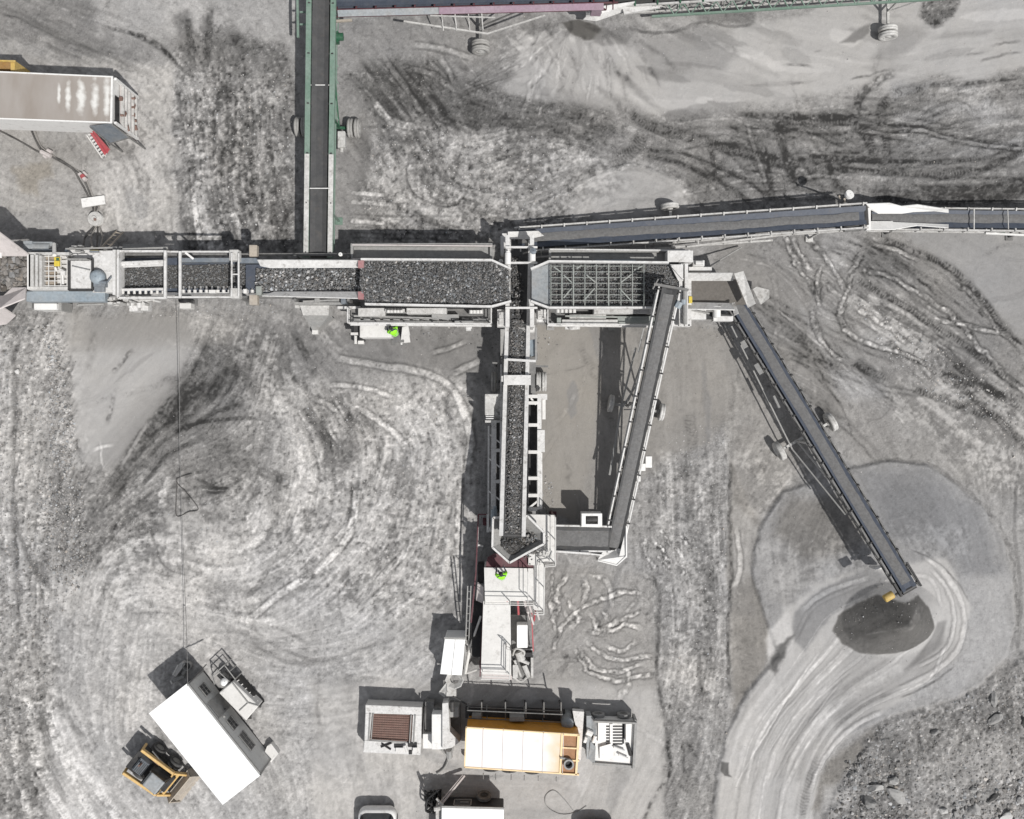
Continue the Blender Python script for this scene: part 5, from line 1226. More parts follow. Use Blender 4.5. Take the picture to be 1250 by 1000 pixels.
m = MB()
for y in (482, 490, 517, 550, 582, 603, 620): m.box(645, y, 656, y + 4, 1.8, 2.3)
m.beam(W(648, 486, 2.2), W(654, 494, 2.1), .09).beam(W(646, 620, 2.2), W(656, 612, 2.1), .1).box(662, 488, 666, 512, 1.5, 1.9); m.build('outrigger', 'cream', ch)
m = MB().plate([W(592, 482, 2.5), W(616, 482, 2.5), W(616, 515, 1.7), W(603, 515, 1.7), W(603, 500, 2.3), W(592, 506, 2.5)], .06); m.box(592, 481, 616, 484, 1.2, 2.6).box(592, 482, 603, 507, 1.2, 2.5).box(592, 513, 613, 516, 1.2, 2.2)
m.build('cabinet', 'dustwhite', ch, bevel=.02); MB().box(603, 484, 615, 513, 1.1, 1.75).build('cabinet_slope', 'midgrey', ch)
m = MB()
for y in (506, 508.5, 511): m.beam(W(593, y, 2.5), W(603, y, 2.4), .05)
m.build('step', 'white', ch)
c0 = W(610, 464, .55)
for x, nm in ((603, 1), (657, 1), (664, 1)):
    p = W(x, 466, .56); add_wheel(ch, (p.x, p.y, .56), (1, 0, 0), .54, .28, 'paletyre' if x < 610 else 'dustwhite', 'midgrey')
MB().beam((W(603, 466, .56)), W(664, 466, .56), .14).build('axle', 'darkmetal', ch)
m = MB().beam(W(601, 443, 2.0), W(616, 444, 2.0), .08).beam(W(611, 436, 1.8), W(606, 480, 1.6), .08).beam(W(616, 470, 1.6), W(603, 480, 1.3), .07).beam(W(613, 436, 2.4), W(615, 478, 2.3), .08)
m.beam(W(652, 447, 2.2), W(669, 447.5, 2.2), .10).box(644, 440, 654, 456, 2.0, 2.5).box(648, 456, 653, 480, 1.9, 2.3); m.build('brace', 'midgrey', ch)
m = MB().beam(W(618, 439, 3.0), W(654, 441, 3.0), .12).box(615, 458, 648, 470, 2.9, 3.2).box(612, 459, 618, 466, 2.6, 3.1); m.build('cross_plate', 'white', ch)
# transfer wings at the tail
tw_ = Thing('transfer_chute', 'grey and teal chute wings where stone drops between the two decks', 'chute', 632, 415)
m = MB().plate([W(611, 402, 2.4), W(616, 402, 2.4), W(627, 424, 2.3), W(627, 437, 2.3), W(611, 434, 2.5)], .06); m.build('left_wing', 'grey', tw_)
m = MB().plate([W(643, 416, 2.3), W(654, 414, 2.5), W(654, 434, 2.5), W(643, 436, 2.3)], .06); m.build('right_wing', 'bluegrey', tw_)
m = MB().tube(W(654, 400, 2.7), W(654, 440, 2.6), .05).plate([W(626, 401, 2.4), W(640, 400, 2.4), W(645, 410, 2.2), W(636, 411, 2.1), W(630, 406, 2.2)], .05); m.build('spill_plate', 'grey', tw_)
m = MB(); legs(m, [(613, 432), (653, 432)], 2.3, .1); m.build('support_leg', 'midgrey', tw_)
# portal frame between the decks
pf = Thing('portal_frame', 'white portal frame with two round motors between the screening decks', 'frame', 634, 345)
m = MB()
for x in (619.5, 649.5): m.box(x - 2.5, 287, x + 2.5, 327, 2.6, 3.2); m.box(x - 2.5, 367, x + 2.5, 399, 2.6, 3.2)
for y in (302, 321, 376): m.beam(W(617, y, 3.3), W(656, y, 3.3), .10)
m.box(611, 288, 615, 312, 2.0, 2.5); m.box(655, 378, 667, 393, 1.9, 2.4).box(607, 378, 618, 399, 2.0, 2.7); legs(m, [(619, 292), (650, 292), (619, 396), (650, 396)], 2.7)
m.build('frame', 'white', pf)
for x, y in ((620, 316), (650, 312)):
    MB().tube(W(x, y - 7, 3.5), W(x, y + 7, 3.5), .16, 14).tube(W(x, y - 9, 3.5), W(x, y - 6, 3.5), .12, 14).build('motor', 'bleached', pf, smooth=False)
MB().lathe(W(651, 307, 3.6), (0, 0, 1), [(.02, 0), (.16, 0), (.16, .1), (.02, .14)]).build('cap', 'slate', pf); MB().lathe(W(611.5, 319, 2.6), (0, 0, 1), [(.02, 0), (.12, 0), (.1, .1), (.02, .14)]).build('lamp', 'bleached', pf)
m = MB().box(607, 392, 618, 399, 2.7, 2.9); rr = random.Random(4)
for i in range(10): m.box(607 + rr.uniform(0, 8), 380 + rr.uniform(0, 14), 611 + rr.uniform(0, 7), 384 + rr.uniform(0, 14), 2.4, 2.9 + .1 * rr.random())
for i in range(6): m.box(656 + rr.uniform(0, 7), 379 + rr.uniform(0, 10), 660 + rr.uniform(0, 6), 383 + rr.uniform(0, 9), 2.2, 2.55 + .1 * rr.random())
m.build('fitting', 'dustwhite', pf)

def along(th, x):   # stones riding on an inclined belt
    t = RNG.uniform(x[0], x[1], x[2]) * th.L; off = RNG.normal(0, 0.42, x[2]).clip(-1, 1) * th.hw * x[3]
    a = np.array(th.P(0, 0, 0)); d = np.array(th.d); s = np.array(th.s)
    return a + t[:, None] * d + off[:, None] * s + np.array([0, 0, 1.0]) * (0.05 + RNG.uniform(0, .09, x[2]) + (1 - np.abs(off) / th.hw) * .05)[:, None]
P = along(x1, (0.28, 0.995, 5200, 0.80)); stones('crushed_stone', P, RNG.uniform(.05, .11, len(P)), greys(len(P), .07, .19, .08, .42), None, .75, 'dark wet stone riding on the cross conveyor to the cone crusher')
P = along(x1, (0.05, 0.27, 260, 0.9)); P[:, 0] -= .12; stones('crushed_stone', P, RNG.uniform(.06, .12, len(P)), greys(len(P), .07, .19, .08, .42), None, .75, 'few stones spilled on the bare blue belt between the decks')

cr = Thing('cone_crusher', 'cone crusher unit with open hopper, red trim and white platforms at the centre bottom', 'crusher', 625, 740)
HX = [(602, 632), (601, 668), (622, 687), (645, 674), (664, 664), (664, 650), (644, 630)]
top = [W(x, y, 3.9) for x, y in HX]; ctr = sum(top, Vector()) / len(top); bot = [Vector((ctr.x + (p.x - ctr.x) * .5, ctr.y + (p.y - ctr.y) * .45, 3.35)) for p in top]
m = MB()
for i in range(len(top)):
    j = (i + 1) % len(top); m.plate([top[i], top[j], bot[j], bot[i]], .05)
m.build('hopper', 'grey', cr, whole=True)
m = MB(); rim(m, HX, 3.95, .10, .14, True); m.build('hopper_rim', 'white', cr)
MB().prism([(612, 640), (655, 645), (660, 665), (622, 678), (608, 668)], 2.3, 3.32).build('feed_plate', 'darkmetal', cr)
m = MB().prism([(643, 628), (677, 629), (677, 686), (663, 686), (650, 680), (664, 664), (664, 650), (650, 636)], 2.75, 2.95); m.prism([(652, 681), (664, 687), (663, 745), (651, 745)], 2.7, 2.9); m.box(645, 676, 664, 690, 2.75, 2.97)
m.build('service_platform', 'cream', cr)
m = MB().rail([W(677, 629, 2.95), W(677, 687, 2.95), W(664, 688, 2.95), W(663, 745, 2.9), W(652, 745, 2.9)], 1.0, .028, 1.3).rail([W(671, 630, 2.95), W(671, 684, 2.95), W(658, 686, 2.9), W(657, 742, 2.9)], .3, .022, 3.0, False).rail([W(592, 733, 2.9), W(652, 734, 2.9)], 1.0, .028, 1.2).rail([W(644, 694, 2.9), W(644, 730, 2.9)], 1.0, .025, 1.2)
m.build('handrail', 'cream', cr)
m = MB()
for i in range(5): m.plate([W(655 + i * 4, 672 + (i % 2) * 2, 3.2 + .08 * i), W(658 + i * 4, 673, 3.2 + .08 * i), W(657 + i * 4, 681, 2.95 + .08 * i), W(654 + i * 4, 680, 2.95 + .08 * i)], .03)
m.build('step', 'dustwhite', cr)
m = MB().prism([(595, 681), (604, 676), (646, 677), (653, 696), (592, 696)], 2.6, 2.8); m.build('guard_hood', 'maroon', cr, label='dark red hood below the hopper')
MB().prism([(591, 693), (651, 694), (651, 734), (592, 734)], 1.0, 2.9).build('upper_roof', 'cream', cr)
MB().prism([(590, 734), (623, 734), (624, 824), (587, 823)], 1.0, 2.75).build('lower_roof', 'cream', cr)
m = MB().box(587, 823, 625, 830, .9, 1.3); m.build('rear_step', 'pinkcream', cr)
m = MB().rail([W(588, 822, 2.75), W(622, 823, 2.75), W(623, 788, 2.75), W(618, 786, 2.75)], 1.0, .028, 1.3).rail([W(589, 818, 2.75), W(618, 819, 2.75), W(618, 788, 2.75)], .3, .022, 2, False); m.build('roof_rail', 'cream', cr)
m = MB().beam(W(590, 734, 2.4), W(586, 826, 1.8), .06).beam(W(584, 628, 2.2), W(581, 700, 2.2), .07).beam(W(581, 700, 2.2), W(575, 760, 1.6), .08).beam(W(584, 628, 2.2), W(596, 628, 2.4), .06).beam(W(595, 628, 2.4), W(596, 640, 2.4), .1)
m.build('red_trim', 'maroon', cr)
m = MB().box(594, 628, 597, 650, 2.2, 2.5).box(596, 644, 612, 649, 2.3, 2.7).beam(W(584, 640, 2.0), W(583, 668, 2.0), .05).beam(W(582, 665, 2.0), W(590, 667, 2.0), .08); m.build('hopper_bracket', 'white', cr)
MB().tube(W(603, 622, 2.8), W(603, 643, 2.8), .17).tube(W(604, 618, 2.8), W(604, 622, 2.8), .1).build('motor', 'bluegrey', cr)
MB().plate([W(583, 711, 2.3), W(590, 717, 2.4), W(590, 737, 2.4), W(581, 733, 1.9)], .05).build('side_skirt', 'pinkcream', cr)
m = MB().box(583, 690, 590, 712, .8, 2.0).box(576, 751, 588, 802, .6, 1.2).box(578, 736, 590, 752, .6, 1.6); m.build('frame_gap_dark', 'black', cr)  # long black box puts the darkness of the gap beside the roof into colour
m = MB().box(624, 751, 650, 829, .7, 1.15).box(603, 628, 650, 692, .8, 2.2).box(592, 694, 650, 732, .5, 1.0); m.build('chassis', 'midgrey', cr)
MB().box(631, 763, 644, 791, 1.15, 1.9).build('engine_cover', 'roofwhite', cr, bevel=.03)
m = MB().tube(W(633, 796, 1.6), W(637, 806, 1.6), .22, 14).tube(W(628, 806, 1.4), W(636, 826, 1.4), .07).tube(W(636, 806, 1.5), W(646, 810, 1.5), .1).box(626, 812, 632, 828, 1.15, 1.5).box(648, 803, 651, 828, 1.1, 1.6).tube(W(640, 812, 1.4), W(646, 826, 1.4), .16).beam(W(625, 793, 1.3), W(651, 793, 1.3), .06)
m.path([W(*q) for q in spline([(626, 800, 1.3), (630, 792, 1.8), (640, 796, 1.8), (636, 806, 1.5)], 5)], .06); m.path([W(*q) for q in spline([(626, 826, 1.3), (636, 832, 1.2), (646, 824, 1.3)], 5)], .06)
m.build('hydraulic_unit', 'dustwhite', cr)
MB().box(638, 797, 650, 802, 1.1, 1.7).box(641, 812, 648, 822, 1.1, 1.5).box(626, 797, 631, 806, 1.1, 1.3).build('battery_box', 'black', cr)
m = MB().tube(W(619, 732, 2.8), W(620, 745, 2.2), .05).tube(W(632, 733, 2.8), W(633, 750, 2.2), .06).tube(W(654, 733, 2.5), W(652, 758, 1.8), .05).beam(W(649, 748, 2.0), W(651, 795, 1.6), .06); m.build('hose', 'red', cr)
m = MB()
for x, y in ((640, 740), (646, 743), (644, 750), (655, 750), (648, 756), (640, 734), (612, 732), (656, 738)): m.beam(W(x, y - 5, 2.5), W(x + 3, y + 5, 1.8), .09, .2)
m.build('clamp', 'pinkcream', cr)
m = MB(); legs(m, [(593, 640), (648, 640), (586, 750), (589, 818), (647, 818), (676, 632), (676, 684)], 1.2, .16); m.beam(W(676, 632, 2.9), Vector((*W(676, 632, 2.9).xy, 0)), .1).beam(W(676, 684, 2.9), Vector((*W(676, 684, 2.9).xy, 0)), .1); m.build('support_leg', 'maroon', cr)
P = np.stack([RNG.normal(W(625, 662, 3).x, .32, 500), RNG.normal(W(625, 662, 3).y, .30, 500), np.zeros(500)], 1); r_ = np.hypot(P[:, 0] - W(625, 662, 3).x, P[:, 1] - W(625, 662, 3).y); P[:, 2] = 4.0 - r_ * .75
stones('crushed_stone', P, RNG.uniform(.07, .16, 500), greys(500, .03, .12, .05, .3), None, .75, 'dark stones dropping into the open hopper of the cone crusher')
P = np.stack([RNG.normal(W(646, 664, 3).x, .30, 400), RNG.normal(W(646, 663, 3).y, .26, 400), RNG.uniform(3.4, 3.6, 400)], 1)
stones('crushed_stone', P, RNG.uniform(.06, .15, 400), greys(400, .1, .22, .05, .4), None, .75, 'pale grey stones gathered on the right side of the crusher hopper')
# ladder, drum and cables left of the crusher
ld = Thing('access_ladder', 'thin steel ladder and pipes standing left of the cone crusher', 'ladder', 572, 790)
m = MB().beam(W(571, 715, 2.4), W(567, 824, .3), .06).beam(W(575, 715, 2.4), W(572, 790, .9), .05)
for k in range(9): m.beam(W(571 - k * .4, 722 + k * 9, 2.3 - k * .2), W(575 - k * .3, 722 + k * 9, 2.3 - k * .2), .035)
m.build('stringer', 'grey', ld); m = MB().tube(W(587, 752, 1.6), W(574, 790, .9), .06).tube(W(574, 790, .9), W(568, 822, .3), .08).tube(W(569, 822, .3), W(590, 815, 1.0), .06).tube(W(563, 775, .9), W(574, 790, .9), .08); m.build('pipe', 'cream', ld)
wb = Thing('storage_box', 'plain white box with its own dark shadow, left of the cone crusher', 'box', 552, 800)
MB().prism([(543, 778.5), (568, 779), (563.5, 824.5), (537, 823)], .06, 1.8).build('box_body', 'roofwhite', wb, bevel=.02)
m = MB().beam(W(556, 779, 1.81), W(551, 824, 1.81), .02, .02); m.prism([(542, 778), (568.6, 778.6), (568.4, 781), (542.3, 780.4)], 1.80, 1.83); m.build('lid_seam', 'grey', wb)
MB().prism([(543, 781), (567, 781), (563, 823), (539, 822)], 0, .06).build('skid', 'midgrey', wb)

# ================================================= jaw crusher at the left
jc = Thing('jaw_crusher', 'jaw crusher unit with blue side panels and white deck at the left edge', 'crusher', 85, 335)
MB().box(33, 308, 140, 358, .9, 2.2).build('body', 'midgrey', jc)
m = MB().box(35, 311, 41, 350, 2.2, 3.2).box(43, 311, 46, 350, 2.2, 3.3); m.box(48, 312, 51, 350, 2.2, 3.3); m.box(34, 350, 84, 354, 2.2, 3.1).box(34, 308, 84, 311.5, 2.2, 3.1); m.build('jaw_frame', 'dustwhite', jc)
MB().box(41, 312, 47, 350, 2.2, 2.6).build('jaw_slot', 'black', jc)
m = MB()
for i in range(4): m.box(51, 313 + i * 9.4, 68, 320.5 + i * 9.4, 2.3, 2.85 + .03 * (i % 2))
m.build('cover_plank', 'wood', jc)
m = MB().box(68, 312, 84, 350, 2.3, 2.7)
for i in range(7): m.beam(W(52, 313 + i * 6, 3.0), W(83, 313 + i * 6, 3.0), .04)
for i in range(5): m.beam(W(52 + i * 7.5, 312, 3.02), W(52 + i * 7.5, 350, 3.02), .04)
m.build('grating', 'cream', jc, whole=True)
m = MB().box(66, 314, 72.5, 318, 3.1, 3.2).box(66, 318.6, 72.5, 325, 3.1, 3.2); m.build('warning_sign', 'yellow', jc)
MB().box(68.5, 314.8, 72, 318, 3.2, 3.22).build('sign_mark', 'deepgreen', jc)
m = MB().tube(W(66, 298, 2.6), W(66.5, 312, 3.2), .1).tube(W(67, 326, 3.2), W(69, 330, 3.1), .06).tube(W(76, 330, 3.1), W(77, 347, 3.0), .06).tube(W(72, 328, 3.1), W(80, 332, 3.1), .05).box(74, 331, 79, 336, 3.0, 3.2); m.build('pipe', 'cream', jc)
m = MB().box(86, 318, 112, 353, 2.3, 3.0); m.build('white_cover', 'white', jc, bevel=.02)
m = MB(); frame_rect(m, 84.5, 316.5, 113, 354.5, 3.05, .09, .14)
m.build('cover_frame', 'darkmetal', jc)
m = MB().rail([W(86, 318, 3.0), W(111, 318, 3.0)], .5, .025, .5).beam(W(88, 325, 3.1), W(110, 330, 3.1), .04); m.build('handrail', 'grey', jc)
MB().box(113, 306, 138, 357, 2.2, 2.8).box(80, 305, 113, 315, 2.0, 2.6).build('deck_plate', 'white', jc)
m = MB().box(137.5, 305, 141, 360, 2.6, 3.2).box(142.5, 305, 145, 362, 2.6, 3.3); m.build('bulkhead', 'white', jc)
m = MB().lathe(W(121, 339, 2.9), (0, 0, 1), [(.02, .45), (.2, .44), (.33, .36), (.38, .2), (.38, 0), (.02, 0)]); m.build('flywheel_motor', 'bluegrey', jc, smooth=True)
m = MB().box(114, 342, 128, 350, 2.8, 3.15).box(115, 350, 127, 356, 2.8, 3.0).tube(W(113, 343, 3.2), W(130, 345, 3.2), .08).tube(W(130, 346, 3.1), W(136, 338, 3.0), .04); m.build('gearbox', 'slate', jc)
MB().box(32, 355.5, 128, 368, 2.0, 2.6).build('side_panel', 'bluegrey', jc, bevel=.02, label='long blue grey side panel')
m = MB().tube(W(32, 302, 2.3), W(62, 303, 2.3), .26, 16).box(28, 294, 39, 308, 1.6, 2.5).box(39, 295, 64, 300, 1.8, 2.4); m.build('side_engine', 'paleblue', jc, bevel=.02)
m = MB().tube(W(40, 306, 2.6), W(66, 306, 2.6), .08).tube(W(80, 306, 2.7), W(86, 312, 2.7), .1).box(109, 306, 120, 308, 2.8, 2.95); m.build('hose', 'slate', jc)
MB().box(110, 305.5, 120, 308, 2.8, 2.9).build('yellow_plate', 'yellow', jc)
m = MB().box(41, 370, 69, 378, .7, 1.9); m.build('cooling_unit', 'bleached', jc, bevel=.03)
m = MB().box(70, 368, 75, 379, .5, 1.7).box(33, 369, 39, 376, .5, 1.6).beam(W(40, 379, 1.5), W(76, 380, 1.5), .06).tube(W(96, 372, 1.6), W(127, 371, 1.6), .06).lathe(W(96, 372, 1.5), (0, 0, 1), [(.02, 0), (.1, 0), (.1, .1), (.02, .12)]); m.build('side_fitting', 'grey', jc)
m = MB(); legs(m, [(40, 312), (40, 352), (90, 312), (90, 352), (134, 312), (134, 352)], 1.2, .3); m.build('support_leg', 'darkmetal', jc)
rr = random.Random(9); m = MB()
for i in range(26): 
    x, y = 130 + rr.uniform(0, 50), 361 + rr.uniform(0, 10); m.box(x, y, x + rr.uniform(2, 7), y + rr.uniform(1.5, 4), 1.6, 2.0 + rr.uniform(0, .6))
for i in range(8): m.tube(W(130 + i * 8, 362 + rr.uniform(0, 6), 2.2), W(140 + i * 8, 364 + rr.uniform(0, 6), 2.2), .06)
m.build('valve_block', 'dustwhite', jc)
m = MB().box(158, 373, 168, 380, 1.2, 1.9).tube(W(160, 370, 2.0), W(160, 376, 2.0), .12).tube(W(170, 370, 2.0), W(170, 376, 2.0), .14).box(172, 368, 181, 379, 1.2, 1.7); m.build('filter_unit', 'white', jc)
m = MB().lathe(W(226, 368, 1.8), (0, 1, .4), [(.02, 0), (.32, 0), (.34, .1), (.3, .2), (.02, .2)]); m.build('lamp_bowl', 'black', jc); MB().box(219, 370, 233, 376.5, 1.2, 1.8).build('lamp_box', 'cream', jc, bevel=.02)
# greebles along the top edge
m = MB(); rr = random.Random(21)
for i in range(30):
    x, y = 84 + rr.uniform(0, 116), 299 + rr.uniform(0, 8); m.box(x, y, x + rr.uniform(2, 8), y + rr.uniform(1, 3), 1.8, 2.4 + rr.uniform(0, .5))
m.beam(W(80, 304, 2.7), W(200, 301, 2.7), .08).beam(W(150, 305, 3.0), W(205, 303, 2.9), .12); m.build('hydraulic_line', 'grey', jc)
fh = Thing('feed_hopper', 'dusty feed hopper full of quarry rock with flared pinkish wings, cut by the left edge', 'hopper', -10, 335)
m = MB().plate([W(-60, 268, 4.2), W(-6, 280, 4.2), W(35, 311, 3.2), W(36, 313, 3.1), W(2, 313, 2.9), W(-60, 313, 2.9)], .07); m.build('upper_wing', 'pinkcream', fh)
m = MB().plate([W(-60, 361, 2.9), W(4, 361, 2.9), W(15, 351, 2.9), W(32, 351, 3.1), W(30, 364, 3.5), W(0, 376, 4.0), W(-60, 386, 4.2)], .07).plate([W(-30, 372, 3.0), W(2, 375, 3.0), W(19, 386, 2.2), W(8, 396, 1.2), W(-30, 402, 1.0)], .07); m.build('lower_wing', 'pinkcream', fh)
m = MB().box(-60, 313, 35, 352, 1.2, 2.5); m.build('hopper_floor', 'midgrey', fh)
m = MB().tube(W(1, 290, 3.2), W(1, 315, 3.0), .06).box(33, 311, 37, 353, 2.4, 3.2); m.build('rib', 'cream', fh)
m = MB(); legs(m, [(-40, 318), (-40, 348), (25, 318), (25, 348)], 1.3, .3); m.build('support_leg', 'midgrey', fh)
p = scatter_px([(-58, 314), (34, 314), (34, 350), (-58, 360)], 900); k = (H - 2.7) / H
stones('quarry_rock', np.stack([(p[:, 0] - CX) * S * k, (CY - p[:, 1]) * S * k, RNG.uniform(2.5, 2.8, 900)], 1), RNG.uniform(.1, .36, 900), greys(900, .09, .24, .04, .35, .07), None, .6, 'brownish quarry rock filling the feed hopper at the left edge')
M['rust']
# wooden ladder against the plant
wl = Thing('wooden_ladder', 'short wooden ladder leaning on the upper side of the jaw crusher', 'ladder', 137, 290)
m = MB().beam(W(124, 302, 2.4), W(142, 282, .1), .07).beam(W(131, 304, 2.4), W(150, 284, .1), .07); m.build('stringer', 'tan', wl)
m = MB()
for k in range(6):
    f = (k + .5) / 6; m.beam(W(124 + 18 * f, 302 - 20 * f, 2.4 - 2.3 * f), W(131 + 19 * f, 304 - 20 * f, 2.4 - 2.3 * f), .06)
m.build('rung', 'tan', wl)
# ================================================= people
def person(label, px, py, z, facing, lean=0.25, vest='hivis'):
    """one continuous skinned body, bent a little forward, arms reaching to the front"""
    th = Thing('person', label, 'person', px, py, z)
    J = {}; E = []; R = {}
    def j(n, x, y, zz, r, par=None):
        J[n] = (x, y, zz); R[n] = r
        if par: E.append((par, n))
    j('pelvis', 0, 0, .95, .135); j('waist', 0.02, 0, 1.1, .125, 'pelvis'); j('chest', .10 * lean * 4, 0, 1.32, .15, 'waist'); j('neck', .17 * lean * 4, 0, 1.48, .055, 'chest'); j('headlow', .2 * lean * 4, 0, 1.56, .07, 'neck'); j('head', .24 * lean * 4, 0, 1.67, .09, 'headlow')
    for s_, n in ((1, 'l'), (-1, 'r')):
        j('hip' + n, 0, .1 * s_, .88, .1, 'pelvis'); j('knee' + n, .04, .12 * s_, .5, .065, 'hip' + n); j('ankle' + n, -.02 + .05 * s_, .13 * s_, .1, .045, 'knee' + n); j('toe' + n, .14 + .05 * s_, .15 * s_, .05, .035, 'ankle' + n)
        j('sh' + n, .10 * lean * 4, .19 * s_, 1.4, .068, 'chest'); j('el' + n, .24, .27 * s_, 1.17, .047, 'sh' + n); j('wr' + n, .44, .2 * s_, 1.08, .032, 'el' + n); j('palm' + n, .51, .19 * s_, 1.06, .03, 'wr' + n)
        for f in range(4):
            y = (.19 + (f - 1.5) * .022) * s_; j(f'f{f}{n}', .56, y, 1.05, .0105, 'palm' + n); j(f'g{f}{n}', .59 + .008 * (1 - abs(f - 1.5)), y, 1.02, .009, f'f{f}{n}')
        j('th' + n, .52, (.19 - .045) * s_, 1.045, .012, 'palm' + n); j('tt' + n, .55, (.19 - .055) * s_, 1.02, .0095, 'th' + n)
    names = list(J); ca, sa = math.cos(facing), math.sin(facing)
    rot = lambda p: (p[0] * ca - p[1] * sa, p[0] * sa + p[1] * ca, p[2])
    me = bpy.data.meshes.new('body'); me.from_pydata([rot(J[n]) for n in names], [(names.index(a), names.index(b)) for a, b in E], []); me.materials.append(M['cloth'])
    o = bpy.data.objects.new('body', me); COL.objects.link(o); o.parent = th.o
    sk = o.modifiers.new('skin', 'SKIN')
    for i, n in enumerate(names):
        v = me.skin_vertices[0].data[i]; v.radius = (R[n], R[n]); v.use_root = (n == 'pelvis')
    o.modifiers.new('sub', 'SUBSURF').levels = 2; o.modifiers['sub'].render_levels = 2
    def at(p): q = rot(p); return th.loc + Vector(q)
    hx, hy, hz = J['head']
    f = MB()
    f.lathe(at((hx + .0, hy, hz - .03)), (0, 0, 1), [(.01, -.09), (.05, -.08), (.082, -.03), (.09, .03), (.085, .07), (.01, .1)], 16)
    f.tube(at((hx + .085, 0, hz - .02)), at((hx + .115, 0, hz - .035)), .016, 8, .012)
    for s_ in (1, -1): f.tube(at((hx, .088 * s_, hz - .01)), at((hx, .104 * s_, hz - .01)), .026, 8)
    for s_ in (1, -1): f.lathe(at((.53, .19 * s_, 1.055)), (0, 0, 1), [(.005, -.014), (.035, -.008), (.04, 0), (.034, .012), (.005, .018)], 10)
    f.build('face', 'skin', th, smooth=True)
    m = MB()
    for s_ in (1, -1): m.tube(at((hx + .078, .03 * s_, hz)), at((hx + .09, .03 * s_, hz)), .010, 6)
    m.beam(at((hx + .086, -.025, hz - .07)), at((hx + .086, .025, hz - .07)), .012, .008); m.build('face_mark', 'black', th)
    MB().lathe(at((hx - .005, hy, hz + .0)), (0, 0, 1), [(.102, -.06), (.106, 0), (.098, .07), (.07, .118), (.01, .13)], 20).build('hair', 'black', th, smooth=True)
    # vest: torso shell that follows chest and shoulders
    rings = [(0.0, .9, .165, .19), (0.02, 1.08, .155, .18), (.06 * lean * 4, 1.22, .17, .205), (.10 * lean * 4, 1.36, .17, .235), (.12 * lean * 4, 1.44, .135, .21), (.14 * lean * 4, 1.48, .08, .1)]
    mv = MB(); n = 20; vs = []; fs = []
    for cx_, zz, rx, ry in rings:
        for k in range(n):
            t = 2 * math.pi * k / n; vs.append(at((cx_ + rx * math.cos(t), ry * math.sin(t), zz)))
    for r_ in range(len(rings) - 1):
        for k in range(n): fs.append((r_ * n + k, r_ * n + (k + 1) % n, (r_ + 1) * n + (k + 1) % n, (r_ + 1) * n + k))
    mv.add(vs, fs)
    for s_ in (1, -1): mv.tube(at((.10 * lean * 4, .17 * s_, 1.41)), at((.22, .26 * s_, 1.2)), .09, 12, .07)
    mv.build('vest', vest, th, smooth=True)
    b = MB()
    for zz, cx_, rx, ry in ((1.1, .02, .168, .192), (1.26, .075 * lean * 4, .176, .216)): b.lathe(at((cx_, 0, zz)), (0, 0, 1), [(ry - .004, -.022), (ry, -.02), (ry, .02), (ry - .004, .022)], 20)
    b.build('reflective_band', 'helmet', th)
    return th
person('worker in a bright green jacket bending beside the white cabinet under the screening deck', 485, 409, 0.9, math.radians(120), .3)
p_ = Thing('work_step', 'small steel step the green jacketed worker beside the cabinet stands on', 'step', 485, 409)
MB().box(479, 401, 493, 418, .78, .9).build('tread', 'midgrey', p_); m = MB(); legs(m, [(480, 403), (492, 403), (480, 416), (492, 416)], .8, .06); m.build('leg', 'midgrey', p_)
person('worker in a bright green jacket standing on the white platform of the cone crusher', 613, 700, 2.9, math.radians(100), .3)

